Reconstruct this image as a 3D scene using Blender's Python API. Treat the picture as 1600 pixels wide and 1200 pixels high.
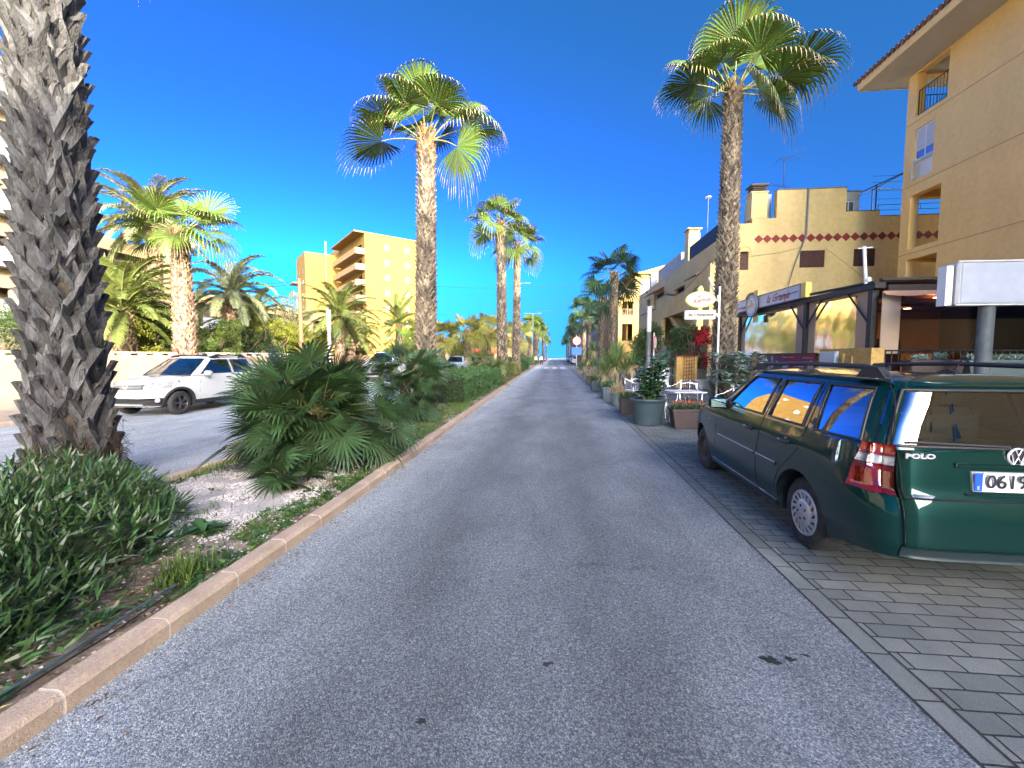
import bpy, bmesh, math, random
import numpy as np
from mathutils import Vector, Matrix, Euler
R = math.radians
pi = math.pi
scn = bpy.context.scene
COL = scn.collection
for o in list(bpy.data.objects): bpy.data.objects.remove(o)

# ---------------------------------------------------------------- camera
cd = bpy.data.cameras.new('camera'); cam = bpy.data.objects.new('camera', cd); COL.objects.link(cam)
cam.location = (0, 0, 1.55); cam.rotation_euler = (R(90-3.853), 0, R(5.798))
cd.sensor_width = 36; cd.lens = 650/1600*36; cd.clip_start = .05; cd.clip_end = 5000
scn.camera = cam
# ---------------------------------------------------------------- sky, sun, exposure
SUN_EL, SUN_AZ = 14.5, 147.0          # azimuth clockwise from +Y (the road ahead)
SKY_ROT = 147.0
wld = bpy.data.worlds.new('World'); scn.world = wld; wld.use_nodes = True
nt = wld.node_tree; nt.nodes.clear()
sky = nt.nodes.new('ShaderNodeTexSky'); sky.sky_type = 'NISHITA'; sky.sun_disc = False
sky.sun_elevation = R(SUN_EL); sky.sun_rotation = R(SKY_ROT); sky.altitude = 0
sky.air_density = 1.0; sky.dust_density = 4.5; sky.ozone_density = 2.2
wc = nt.nodes.new('ShaderNodeTexCoord'); ws = nt.nodes.new('ShaderNodeSeparateXYZ'); wm_ = nt.nodes.new('ShaderNodeMath'); wm_.operation = 'MAXIMUM'; wm_.inputs[1].default_value = .14; wb = nt.nodes.new('ShaderNodeCombineXYZ')
nt.links.new(wc.outputs['Generated'], ws.inputs[0]); nt.links.new(ws.outputs[2], wm_.inputs[0]); nt.links.new(ws.outputs[0], wb.inputs[0]); nt.links.new(ws.outputs[1], wb.inputs[1]); nt.links.new(wm_.outputs[0], wb.inputs[2]); nt.links.new(wb.outputs[0], sky.inputs[0])
hs = nt.nodes.new('ShaderNodeHueSaturation'); hs.inputs['Saturation'].default_value = 1.05; hs.inputs['Hue'].default_value = .5
bg = nt.nodes.new('ShaderNodeBackground'); bg.inputs[1].default_value = .12
ow = nt.nodes.new('ShaderNodeOutputWorld')
scl = nt.nodes.new('ShaderNodeVectorMath'); scl.operation = 'SCALE'; scl.inputs['Scale'].default_value = .34
gm = nt.nodes.new('ShaderNodeGamma'); gm.inputs[1].default_value = 5.4      # steeper fall-off from the glow round the sun to the deep blue opposite
nt.links.new(sky.outputs[0], scl.inputs[0]); nt.links.new(scl.outputs[0], gm.inputs[0]); nt.links.new(gm.outputs[0], hs.inputs['Color']); cap = nt.nodes.new('ShaderNodeVectorMath'); cap.operation = 'MINIMUM'; CAP = 45; cap.inputs[1].default_value = (CAP, CAP*.88, CAP*.76)
hz = nt.nodes.new('ShaderNodeVectorMath'); hz.operation = 'MULTIPLY'
HZ = (.015, .195, .50);
hz.inputs[1].default_value = HZ; hg = nt.nodes.new('ShaderNodeGamma'); hg.inputs[1].default_value = .35; nt.links.new(sky.outputs[0], hg.inputs[0]); nt.links.new(hg.outputs[0], hz.inputs[0])
sm = nt.nodes.new('ShaderNodeVectorMath'); nt.links.new(hs.outputs[0], sm.inputs[0]); h2 = nt.nodes.new('ShaderNodeVectorMath'); h2.operation = 'MULTIPLY_ADD'; h2.inputs[1].default_value = (.035, .02, .0); nt.links.new(sky.outputs[0], h2.inputs[0]); nt.links.new(hz.outputs[0], h2.inputs[2]); nt.links.new(h2.outputs[0], sm.inputs[1])
nt.links.new(sm.outputs[0], cap.inputs[0]); nt.links.new(cap.outputs[0], bg.inputs[0]); nt.links.new(bg.outputs[0], ow.inputs[0])
ld = bpy.data.lights.new('sun', 'SUN'); ld.energy = 2.7; ld.angle = R(.6); ld.color = (1.0, .86, .66)
sun = bpy.data.objects.new('sun', ld); COL.objects.link(sun)
sd = Vector((math.sin(R(SUN_AZ))*math.cos(R(SUN_EL)), math.cos(R(SUN_AZ))*math.cos(R(SUN_EL)), math.sin(R(SUN_EL))))
sun.rotation_euler = (-sd).to_track_quat('-Z', 'Y').to_euler(); sun.location = sd*100
vs = scn.view_settings; vs.view_transform = 'Standard'; vs.look = 'None'; vs.exposure = 2.78; vs.gamma = 1
scn.cycles.max_bounces = 8; scn.cycles.transparent_max_bounces = 12
scn.cycles.caustics_reflective = False; scn.cycles.caustics_refractive = False

# ---------------------------------------------------------------- helpers
rng = random.Random(7); nrg = np.random.default_rng(11)
def link(o): COL.objects.link(o); return o
def thing(name, label, cat, loc=(0,0,0), rz=0, group=None, kind=None):
    o = bpy.data.objects.new(name, None); link(o); o.empty_display_size = .2
    o.location = loc; o.rotation_euler = (0, 0, rz); return tag(o, label, cat, group, kind)
def tag(o, label=None, cat=None, group=None, kind=None):
    if label: o['label'] = label
    if cat: o['category'] = cat
    if group: o['group'] = group
    if kind: o['kind'] = kind
    return o
def dup(root, loc, rz=0, label=None, sc=None):
    r = root.copy(); link(r); r.location = loc; r.rotation_euler = (0, 0, rz)
    if sc: r.scale = (sc, sc, sc) if not isinstance(sc, tuple) else sc
    if label: r['label'] = label
    for ch in KIDS(root):
        c = ch.copy(); link(c); c.parent = r
        for g in KIDS(ch):
            d = g.copy(); link(d); d.parent = c
    return r
KID = {}
def KIDS(o): return KID.get(o.name, [])
class MB:
    def __init__(s): s.v = []; s.f = []; s.m = []; s.n = 0; s.sm = []
    def add(s, vs, fs, m=0, smooth=False):
        b = s.n; s.v.extend(tuple(map(float, v)) for v in vs); s.n += len(vs)
        for f in fs: s.f.append([b+i for i in f]); s.m.append(m); s.sm.append(smooth)
        return s
    def addnp(s, V, F, m=0, smooth=False):
        b = s.n; s.v.extend(V.tolist()); s.n += len(V)
        s.f.extend((F+b).tolist()); s.m.extend([m]*len(F)); s.sm.extend([smooth]*len(F)); return s
    def box(s, x0, x1, y0, y1, z0, z1, m=0, M=None):
        vs = [(x, y, z) for z in (z0, z1) for y in (y0, y1) for x in (x0, x1)]
        if M is not None: vs = [M @ Vector(v) for v in vs]
        return s.add(vs, [(0,2,3,1), (4,5,7,6), (0,1,5,4), (2,6,7,3), (0,4,6,2), (1,3,7,5)], m)
    def bbox(s, x0, x1, y0, y1, z0, z1, b=.01, m=0, M=None, taper=1.0):
        # bevelled box
        vs = []; 
        for (z, e) in ((z0, b), (z0+b, 0), (z1-b, 0), (z1, b)):
            t = 1+(taper-1)*(z1-z)/(z1-z0)
            cx, cy = (x0+x1)/2, (y0+y1)/2; hx, hy = (x1-x0)/2*t-e, (y1-y0)/2*t-e; c = b
            for (a, d) in ((-hx+c,-hy),(hx-c,-hy),(hx,-hy+c),(hx,hy-c),(hx-c,hy),(-hx+c,hy),(-hx,hy-c),(-hx,-hy+c)): vs.append((cx+a, cy+d, z))
        if M is not None: vs = [M @ Vector(v) for v in vs]
        fs = [tuple(range(7,-1,-1)), tuple(range(24,32))]
        for k in range(3):
            for i in range(8): j = (i+1) % 8; fs.append((k*8+i, k*8+j, k*8+8+j, k*8+8+i))
        return s.add(vs, fs, m)
    def poly(s, pts, m=0): return s.add(pts, [tuple(range(len(pts)))], m)
    def prism(s, pts, d, m=0):     # pts: planar 3D polygon, d: extrusion vector
        n = len(pts); d = Vector(d); a = [Vector(p) for p in pts]; b = [p+d for p in a]
        fs = [tuple(range(n-1,-1,-1)), tuple(range(n, 2*n))]+[(i, (i+1)%n, n+(i+1)%n, n+i) for i in range(n)]
        return s.add(a+b, fs, m)
    def tube(s, pts, r, n=8, m=0, caps=True, smooth=True, flat=1.0):
        pts = [Vector(p) for p in pts]; N = len(pts)
        if not hasattr(r, '__len__'): r = [r]*N
        vs = []; up = None
        for i, p in enumerate(pts):
            t = (pts[min(i+1, N-1)]-pts[max(i-1, 0)]).normalized()
            if up is None: up = Vector((0,0,1)) if abs(t.z) < .9 else Vector((1,0,0))
            a = t.cross(up).normalized(); b = a.cross(t).normalized(); up = b
            for k in range(n):
                an = 2*pi*k/n; vs.append(p+a*math.cos(an)*r[i]+b*math.sin(an)*r[i]*flat)
        fs = [(i*n+k, i*n+(k+1)%n, (i+1)*n+(k+1)%n, (i+1)*n+k) for i in range(N-1) for k in range(n)]
        s.add(vs, fs, m, smooth)
        if caps: s.add(vs[:n], [tuple(range(n-1,-1,-1))], m); s.add(vs[-n:], [tuple(range(n))], m)
        return s
    def lathe(s, prof, n=24, c=(0,0,0), m=0, smooth=True, M=None):
        vs = [(c[0]+r*math.cos(2*pi*k/n), c[1]+r*math.sin(2*pi*k/n), c[2]+z) for r, z in prof for k in range(n)]
        if M is not None: vs = [M @ Vector(v) for v in vs]
        fs = [(i*n+k, i*n+(k+1)%n, (i+1)*n+(k+1)%n, (i+1)*n+k) for i in range(len(prof)-1) for k in range(n)]
        return s.add(vs, fs, m, smooth)
    def panel(s, O, U, N, W, H, holes=(), T=.25, m=0, mr=None):
        O, U, N = Vector(O), Vector(U), Vector(N); mr = m if mr is None else mr
        us = sorted({0, W, *[h[0] for h in holes], *[h[1] for h in holes]}); vs_ = sorted({0, H, *[h[2] for h in holes], *[h[3] for h in holes]})
        P = lambda u, v, d: O+U*u+Vector((0,0,v))-N*d
        def inh(u, v): return any(h[0] < u < h[1] and h[2] < v < h[3] for h in holes)
        for i in range(len(us)-1):
            for j in range(len(vs_)-1):
                u0, u1, v0, v1 = us[i], us[i+1], vs_[j], vs_[j+1]
                if inh((u0+u1)/2, (v0+v1)/2): continue
                for d in (0, T):
                    q = [P(u0,v0,d), P(u1,v0,d), P(u1,v1,d), P(u0,v1,d)]
                    if U.cross(Vector((0,0,1))).dot(N) < 0: q.reverse()
                    if d: q.reverse()
                    s.poly(q, m)
        for (u0,u1,v0,v1) in list(holes)+[(0,W,0,H)]:
            c = [(u0,v0),(u1,v0),(u1,v1),(u0,v1)]
            for k in range(4):
                a, b = c[k], c[(k+1)%4]; s.poly([P(*a,0), P(*b,0), P(*b,T), P(*a,T)], mr)
        return s
    def build(s, name, mats, parent=None, world=False, smooth=None, rel=None):
        me = bpy.data.meshes.new(name); V = s.v
        if world and parent is not None:
            L = parent.location; 
            if parent.parent: L = L+parent.parent.location
            V = [(v[0]-L.x, v[1]-L.y, v[2]-L.z) for v in V]
        me.from_pydata(V, [], s.f)
        if not isinstance(mats, (list, tuple)): mats = [mats]
        for mm in mats: me.materials.append(mm)
        me.polygons.foreach_set('material_index', s.m)
        sm = s.sm if smooth is None else [smooth]*len(s.f)
        me.polygons.foreach_set('use_smooth', sm); me.validate(); me.update()
        o = bpy.data.objects.new(name, me); link(o)
        if parent is not None: adopt(o, parent)
        return o
def adopt(o, parent): o.parent = parent; KID.setdefault(parent.name, []).append(o); return o

# ---------------------------------------------------------------- materials
MC = {}
def mat(name, col, rough=.8, col2=None, scale=3., detail=4., bump=0., bscale=60., metal=0., spec=.5, coat=0., fac=(.35,.65), emis=None, alpha=None, noise2=None, island=0., translucent=0., stretch=None, trans=0., streak=0.):
    if name in MC: return MC[name]
    m = bpy.data.materials.new(name); m.use_nodes = True; t = m.node_tree; N, L = t.nodes, t.links
    b = N['Principled BSDF']; b.inputs['Roughness'].default_value = rough; b.inputs['Metallic'].default_value = metal
    b.inputs['Specular IOR Level'].default_value = spec; b.inputs['Coat Weight'].default_value = coat
    b.inputs['Base Color'].default_value = (*col, 1)
    if trans: b.inputs['Transmission Weight'].default_value = trans
    tc = N.new('ShaderNodeTexCoord'); mp = N.new('ShaderNodeMapping'); L.new(tc.outputs['Object'], mp.inputs[0])
    if stretch: mp.inputs['Scale'].default_value = stretch
    out = None
    if col2 is not None:
        n = N.new('ShaderNodeTexNoise'); n.inputs['Scale'].default_value = scale; n.inputs['Detail'].default_value = detail; L.new(mp.outputs[0], n.inputs[0])
        r = N.new('ShaderNodeMapRange'); r.inputs[1].default_value, r.inputs[2].default_value = fac; L.new(n.outputs[0], r.inputs[0])
        x = N.new('ShaderNodeMix'); x.data_type = 'RGBA'; x.inputs[6].default_value = (*col, 1); x.inputs[7].default_value = (*col2, 1)
        L.new(r.outputs[0], x.inputs[0]); out = x.outputs[2]
        if noise2:
            n2 = N.new('ShaderNodeTexNoise'); n2.inputs['Scale'].default_value = noise2[0]; n2.inputs['Detail'].default_value = 6; L.new(mp.outputs[0], n2.inputs[0])
            r2 = N.new('ShaderNodeMapRange'); r2.inputs[1].default_value, r2.inputs[2].default_value = .3, .7; r2.inputs[3].default_value = 1-noise2[1]; r2.inputs[4].default_value = 1+noise2[1]; L.new(n2.outputs[0], r2.inputs[0])
            y = N.new('ShaderNodeVectorMath'); y.operation = 'SCALE'; L.new(out, y.inputs[0]); L.new(r2.outputs[0], y.inputs['Scale']); out = y.outputs[0]
    if streak:
        m3 = N.new('ShaderNodeMapping'); m3.inputs['Scale'].default_value = (.9,.9,.12); L.new(tc.outputs['Object'], m3.inputs[0]); n3 = N.new('ShaderNodeTexNoise'); n3.inputs['Scale'].default_value = 1.6; n3.inputs['Detail'].default_value = 7; L.new(m3.outputs[0], n3.inputs[0])
        r4 = N.new('ShaderNodeMapRange'); r4.inputs[1].default_value = .35; r4.inputs[2].default_value = .62; r4.inputs[3].default_value = 1-streak; r4.inputs[4].default_value = 1+streak*.25; L.new(n3.outputs[0], r4.inputs[0])
        y3 = N.new('ShaderNodeVectorMath'); y3.operation = 'SCALE'; L.new(out, y3.inputs[0]); L.new(r4.outputs[0], y3.inputs['Scale']); out = y3.outputs[0]
    if island:
        g = N.new('ShaderNodeNewGeometry'); h = N.new('ShaderNodeHueSaturation'); 
        r = N.new('ShaderNodeMapRange'); r.inputs[3].default_value = 1-island; r.inputs[4].default_value = 1+island; L.new(g.outputs['Random Per Island'], r.inputs[0]); L.new(r.outputs[0], h.inputs['Value'])
        r3 = N.new('ShaderNodeMath'); r3.operation = 'MULTIPLY_ADD'; r3.inputs[1].default_value = .05*island/.4; r3.inputs[2].default_value = .475; L.new(g.outputs['Random Per Island'], r3.inputs[0]); L.new(r3.outputs[0], h.inputs['Hue'])
        if out: L.new(out, h.inputs['Color'])
        else: h.inputs['Color'].default_value = (*col, 1)
        out = h.outputs[0]
    if out: L.new(out, b.inputs['Base Color'])
    if bump:
        n = N.new('ShaderNodeTexNoise'); n.inputs['Scale'].default_value = bscale; n.inputs['Detail'].default_value = 5; L.new(mp.outputs[0], n.inputs[0])
        bp = N.new('ShaderNodeBump'); bp.inputs['Strength'].default_value = bump; bp.inputs['Distance'].default_value = .02; L.new(n.outputs[0], bp.inputs['Height']); L.new(bp.outputs[0], b.inputs['Normal'])
    if translucent:
        tr = N.new('ShaderNodeBsdfTranslucent'); mx = N.new('ShaderNodeMixShader'); mx.inputs[0].default_value = translucent
        if out: L.new(out, tr.inputs[0])
        else: tr.inputs[0].default_value = (*col, 1)
        L.new(b.outputs[0], mx.inputs[1]); L.new(tr.outputs[0], mx.inputs[2]); L.new(mx.outputs[0], N['Material Output'].inputs[0])
    if emis: b.inputs['Emission Color'].default_value = (*emis[:3], 1); b.inputs['Emission Strength'].default_value = emis[3]
    MC[name] = m; return m
def glassmat(name, tint=(.5,.6,.6), rough=.02, k=1.0, body=.0):
    if name in MC: return MC[name]
    m = bpy.data.materials.new(name); m.use_nodes = True; t = m.node_tree; N, L = t.nodes, t.links; N.remove(N['Principled BSDF'])
    fr = N.new('ShaderNodeFresnel'); fr.inputs[0].default_value = 1.5
    ma = N.new('ShaderNodeMath'); ma.operation = 'MULTIPLY_ADD'; ma.inputs[1].default_value = k; ma.inputs[2].default_value = body; ma.use_clamp = True; L.new(fr.outputs[0], ma.inputs[0])
    tr = N.new('ShaderNodeBsdfTransparent'); tr.inputs[0].default_value = (*tint, 1)
    gl = N.new('ShaderNodeBsdfGlossy'); gl.inputs['Roughness'].default_value = rough; gl.inputs[0].default_value = (1,1,1,1)
    mx = N.new('ShaderNodeMixShader'); L.new(ma.outputs[0], mx.inputs[0]); L.new(tr.outputs[0], mx.inputs[1]); L.new(gl.outputs[0], mx.inputs[2]); L.new(mx.outputs[0], N['Material Output'].inputs[0])
    MC[name] = m; return m

def text_mesh(txt, size, mat_, parent, M, extrude=.003, shear=0, name='lettering', bold=0, sx=1.0, align='CENTER'):
    cu = bpy.data.curves.new(name, 'FONT'); cu.body = txt; cu.size = size; cu.extrude = extrude; cu.shear = shear; cu.align_x = align; cu.align_y = 'CENTER'; cu.offset = bold; cu.resolution_u = 3
    t = bpy.data.objects.new('tmp', cu); link(t); bpy.context.view_layer.update()
    me = bpy.data.meshes.new_from_object(t.evaluated_get(bpy.context.evaluated_depsgraph_get())); bpy.data.objects.remove(t)
    me.transform(M @ Matrix.Diagonal((sx, 1, 1, 1))); me.materials.clear(); me.materials.append(mat_); me.name = name
    o = bpy.data.objects.new(name, me); link(o)
    if parent: adopt(o, parent)
    return o
def frame(O, X, Z):   # matrix with local x=X, local z=Z (normal), y = Z x X
    X, Z = Vector(X).normalized(), Vector(Z).normalized(); Y = Z.cross(X)
    return Matrix(((X.x,Y.x,Z.x,O[0]),(X.y,Y.y,Z.y,O[1]),(X.z,Y.z,Z.z,O[2]),(0,0,0,1)))
# ================================================================ ground
def kx(y): return -2.1 if y < 4 else -2.1-.45*min((y-4)/26, 1)
def rx(y): return 1.62 if y < 4 else 1.62+.13*min((y-4)/12, 1)
def kl(y): return -4.72
# asphalt
def asphalt_mat():
    m = bpy.data.materials.new('asphalt'); m.use_nodes = True; t = m.node_tree; N, L = t.nodes, t.links; b = N['Principled BSDF']; b.inputs['Roughness'].default_value = .82; b.inputs['Specular IOR Level'].default_value = .35
    g = N.new('ShaderNodeNewGeometry')
    v = N.new('ShaderNodeTexVoronoi'); v.inputs['Scale'].default_value = 170; L.new(g.outputs[0], v.inputs[0])
    r = N.new('ShaderNodeValToRGB'); e = r.color_ramp.elements; e[0].position = 0; e[0].color = (.05,.057,.07,1); e[1].position = 1; e[1].color = (.22,.22,.22,1)
    e2 = r.color_ramp.elements.new(.5); e2.color = (.092,.108,.118,1); e3 = r.color_ramp.elements.new(.78); e3.color = (.140,.160,.170,1)
    sx = N.new('ShaderNodeSeparateColor'); L.new(v.outputs['Color'], sx.inputs[0]); L.new(sx.outputs[0], r.inputs[0])
    v2 = N.new('ShaderNodeTexNoise'); v2.inputs['Scale'].default_value = 55; v2.inputs['Detail'].default_value = 6; L.new(g.outputs[0], v2.inputs[0])
    n = N.new('ShaderNodeTexNoise'); n.inputs['Scale'].default_value = .6; n.inputs['Detail'].default_value = 5; L.new(g.outputs[0], n.inputs[0])
    # wheel-worn lighter strips by the kerbs
    sp = N.new('ShaderNodeSeparateXYZ'); L.new(g.outputs[0], sp.inputs[0])
    cr = N.new('ShaderNodeValToRGB'); mr = N.new('ShaderNodeMapRange'); mr.inputs[1].default_value = -2.4; mr.inputs[2].default_value = 1.8; 
    ad = N.new('ShaderNodeMath'); ad.operation = 'MULTIPLY_ADD'; ad.inputs[1].default_value = .9; L.new(n.outputs[0], ad.inputs[0]); L.new(sp.outputs[0], ad.inputs[2]); 
    sb = N.new('ShaderNodeMath'); sb.operation = 'SUBTRACT'; sb.inputs[1].default_value = .45; L.new(ad.outputs[0], sb.inputs[0]); L.new(sb.outputs[0], mr.inputs[0]); L.new(mr.outputs[0], cr.inputs[0])
    E = cr.color_ramp.elements; E[0].position = .04; E[0].color = (.95,)*3+(1,); E[1].position = 1; E[1].color = (.6,)*3+(1,)
    for p_, c_ in ((.2,.72),(.34,.42),(.5,.54),(.66,.41),(.85,.6)): q = cr.color_ramp.elements.new(p_); q.color = (c_,)*3+(1,)
    mm = N.new('ShaderNodeMath'); mm.operation = 'MULTIPLY'; rr = N.new('ShaderNodeMapRange'); rr.inputs[1].default_value=.3; rr.inputs[2].default_value=.7; rr.inputs[3].default_value=2.15; rr.inputs[4].default_value=2.9; L.new(n.outputs[0], rr.inputs[0]); L.new(rr.outputs[0], mm.inputs[0]); L.new(cr.outputs[0], mm.inputs[1])
    n3 = N.new('ShaderNodeMath'); n3.operation='MULTIPLY'; r3 = N.new('ShaderNodeMapRange'); r3.inputs[1].default_value=.3; r3.inputs[2].default_value=.7; r3.inputs[3].default_value=.7; r3.inputs[4].default_value=1.3; L.new(v2.outputs[0], r3.inputs[0]); L.new(mm.outputs[0], n3.inputs[0]); L.new(r3.outputs[0], n3.inputs[1])
    # asphalt gets paler with distance up the road
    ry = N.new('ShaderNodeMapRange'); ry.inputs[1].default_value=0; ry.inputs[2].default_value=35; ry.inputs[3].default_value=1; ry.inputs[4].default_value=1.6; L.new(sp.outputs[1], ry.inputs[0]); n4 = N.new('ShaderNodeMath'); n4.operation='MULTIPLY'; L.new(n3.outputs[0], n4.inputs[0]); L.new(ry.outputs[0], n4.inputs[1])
    # repair patches, fine cracks, grit
    vc = N.new('ShaderNodeTexVoronoi'); vc.feature = 'DISTANCE_TO_EDGE'; vc.inputs['Scale'].default_value = .55; nz = N.new('ShaderNodeTexNoise'); nz.inputs['Scale'].default_value = 3; nz.inputs['Detail'].default_value = 8
    va = N.new('ShaderNodeVectorMath'); va.operation = 'MULTIPLY_ADD'; va.inputs[1].default_value = (.5,.5,.5); L.new(g.outputs[0], nz.inputs[0]); L.new(nz.outputs['Color'], va.inputs[0]); L.new(g.outputs[0], va.inputs[2]); L.new(va.outputs[0], vc.inputs[0])
    cm = N.new('ShaderNodeMapRange'); cm.inputs[1].default_value = 0; cm.inputs[2].default_value = .010; cm.inputs[3].default_value = .6; L.new(vc.outputs['Distance'], cm.inputs[0])
    nm = N.new('ShaderNodeTexNoise'); nm.inputs['Scale'].default_value = .45; L.new(g.outputs[0], nm.inputs[0]); km = N.new('ShaderNodeMapRange'); km.inputs[1].default_value = .50; km.inputs[2].default_value = .60; L.new(nm.outputs[0], km.inputs[0])
    mxc = N.new('ShaderNodeMix'); mxc.inputs[2].default_value = 1; L.new(km.outputs[0], mxc.inputs[0]); L.new(cm.outputs[0], mxc.inputs[3])
    n5 = N.new('ShaderNodeMath'); n5.operation = 'MULTIPLY'; L.new(n4.outputs[0], n5.inputs[0]); L.new(mxc.outputs[0], n5.inputs[1])
    st_ = N.new('ShaderNodeTexNoise'); st_.inputs['Scale'].default_value = 2.3; st_.inputs['Detail'].default_value = 7; st_.inputs['Roughness'].default_value = .65; mpp = N.new('ShaderNodeMapping'); mpp.inputs['Scale'].default_value = (1,.35,1); L.new(g.outputs[0], mpp.inputs[0]); L.new(mpp.outputs[0], st_.inputs[0])
    sr_ = N.new('ShaderNodeMapRange'); sr_.inputs[1].default_value = .3; sr_.inputs[2].default_value = .7; sr_.inputs[3].default_value = .78; sr_.inputs[4].default_value = 1.2; L.new(st_.outputs[0], sr_.inputs[0])
    n6 = N.new('ShaderNodeMath'); n6.operation = 'MULTIPLY'; L.new(n5.outputs[0], n6.inputs[0]); L.new(sr_.outputs[0], n6.inputs[1]); n4 = n6
    sc = N.new('ShaderNodeVectorMath'); sc.operation = 'SCALE'; L.new(r.outputs[0], sc.inputs[0]); L.new(n4.outputs[0], sc.inputs['Scale']); L.new(sc.outputs[0], b.inputs['Base Color'])
    bp = N.new('ShaderNodeBump'); bp.inputs['Strength'].default_value = .55; bp.inputs['Distance'].default_value = .006; L.new(v.outputs['Distance'], bp.inputs['Height']); bp.invert = True; L.new(bp.outputs[0], b.inputs['Normal'])
    return m
def paver_mat(name, c1, c2, rot=0, bw=.24, rh=.12):
    m = bpy.data.materials.new(name); m.use_nodes = True; t = m.node_tree; N, L = t.nodes, t.links; b = N['Principled BSDF']; b.inputs['Roughness'].default_value = .75
    tc = N.new('ShaderNodeTexCoord'); mp = N.new('ShaderNodeMapping'); mp.inputs['Rotation'].default_value[2] = rot; L.new(tc.outputs['Object'], mp.inputs[0])
    br = N.new('ShaderNodeTexBrick'); br.inputs['Scale'].default_value = 1; br.inputs['Brick Width'].default_value = bw; br.inputs['Row Height'].default_value = rh; br.inputs['Mortar Size'].default_value = .0055; br.inputs['Mortar Smooth'].default_value = .3
    br.inputs['Color1'].default_value = (*c1,1); br.inputs['Color2'].default_value = (*c2,1); br.inputs['Mortar'].default_value = (.02,.02,.018,1)
    nw = N.new('ShaderNodeTexNoise'); nw.inputs['Scale'].default_value = 14; L.new(mp.outputs[0], nw.inputs[0])
    ws = N.new('ShaderNodeVectorMath'); ws.operation = 'SCALE'; ws.inputs['Scale'].default_value = .008; L.new(nw.outputs['Color'], ws.inputs[0])
    wa = N.new('ShaderNodeVectorMath'); L.new(mp.outputs[0], wa.inputs[0]); L.new(ws.outputs[0], wa.inputs[1]); L.new(wa.outputs[0], br.inputs[0])
    n = N.new('ShaderNodeTexNoise'); n.inputs['Scale'].default_value = 1.3; n.inputs['Detail'].default_value = 8; n.inputs['Roughness'].default_value = .7; L.new(mp.outputs[0], n.inputs[0])
    r = N.new('ShaderNodeMapRange'); r.inputs[1].default_value=.3; r.inputs[2].default_value=.7; r.inputs[3].default_value=.7; r.inputs[4].default_value=1.3; L.new(n.outputs[0], r.inputs[0])
    n2 = N.new('ShaderNodeTexNoise'); n2.inputs['Scale'].default_value = 160; n2.inputs['Detail'].default_value = 3; L.new(mp.outputs[0], n2.inputs[0])
    r2 = N.new('ShaderNodeMapRange'); r2.inputs[1].default_value=.3; r2.inputs[2].default_value=.7; r2.inputs[3].default_value=.75; r2.inputs[4].default_value=1.25; L.new(n2.outputs[0], r2.inputs[0])
    k = N.new('ShaderNodeMath'); k.operation='MULTIPLY'; L.new(r.outputs[0], k.inputs[0]); L.new(r2.outputs[0], k.inputs[1])
    s = N.new('ShaderNodeVectorMath'); s.operation='SCALE'; L.new(br.outputs[0], s.inputs[0]); L.new(k.outputs[0], s.inputs['Scale']); L.new(s.outputs[0], b.inputs['Base Color'])
    bp = N.new('ShaderNodeBump'); bp.invert = True; bp.inputs['Strength'].default_value = .8; bp.inputs['Distance'].default_value = .006; L.new(br.outputs['Fac'], bp.inputs['Height'])
    bp2 = N.new('ShaderNodeBump'); bp2.inputs['Strength'].default_value = .3; bp2.inputs['Distance'].default_value = .002; L.new(n2.outputs[0], bp2.inputs['Height']); L.new(bp.outputs[0], bp2.inputs['Normal']); L.new(bp2.outputs[0], b.inputs['Normal'])
    return m
def sheet(name, cols, z, m, kind='structure'):   # cols: list of (y, x0, x1)
    mb = MB()
    for (ya, a0, a1), (yb, b0, b1) in zip(cols[:-1], cols[1:]): mb.poly([(a0,ya,z),(a1,ya,z),(b1,yb,z),(b0,yb,z)])
    return tag(mb.build(name, m), kind=kind)
YS = [-60, -10, 0, 2, 4, 6, 8, 10, 13, 16, 20, 25, 30, 50, 100, 260]
M_asph = asphalt_mat()
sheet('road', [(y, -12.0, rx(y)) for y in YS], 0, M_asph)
M_pav = paver_mat('grey_pavers', (.20,.215,.20), (.14,.155,.145))
M_pavb = paver_mat('grey_border_pavers', (.175,.19,.178), (.14,.152,.143), rot=pi/2, bw=.3, rh=.6)
sheet('parking_bay_pavers', [(y, rx(y)+.13, 5.4) for y in YS if y <= 13], 0, M_pav)
sheet('paver_border', [(y, rx(y), rx(y)+.13) for y in YS if y <= 50], 0.001, M_pavb)
mb = MB()
for d in (-.006, .124):
    for ya, yb in zip(YS[2:-3], YS[3:-2]): mb.poly([(rx(ya)+d,ya,.004),(rx(ya)+d+.012,ya,.004),(rx(yb)+d+.012,yb,.004),(rx(yb)+d,yb,.004)])
tag(mb.build('paving_joint', mat('dirt_joint', (.025,.025,.02), .95, (.05,.045,.035), 25, 5)), kind='structure')
M_conc = mat('old_concrete', (.22,.22,.21), .85, (.16,.16,.155), 1.2, 8, bump=.25, bscale=90, noise2=(30,.2))
sheet('side_lane', [(y, rx(y)+.13, 5.4) for y in YS if y >= 13], 0, M_conc)
M_pvt = mat('grey_pavement', (.17,.165,.16), .85, (.13,.125,.12), 2, 8, bump=.2, bscale=60, noise2=(25,.2))
sheet('pavement', [(-60, 5.4, 14.6), (260, 5.4, 14.6)], 0.0, M_pvt)
M_tan = mat('tan_pavement', (.33,.27,.21), .85, (.26,.215,.17), 1.5, 8, bump=.2, bscale=50, noise2=(25,.15))
sheet('left_pavement', [(-60, -22, -12.14), (26, -22, -12.14), (26.01,-40,-12.14), (260, -40, -12.14)], .1, M_tan)
M_gr = mat('dry_ground', (.3,.26,.2), .95, (.2,.19,.13), .15, 8, bump=.3, bscale=10)
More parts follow.
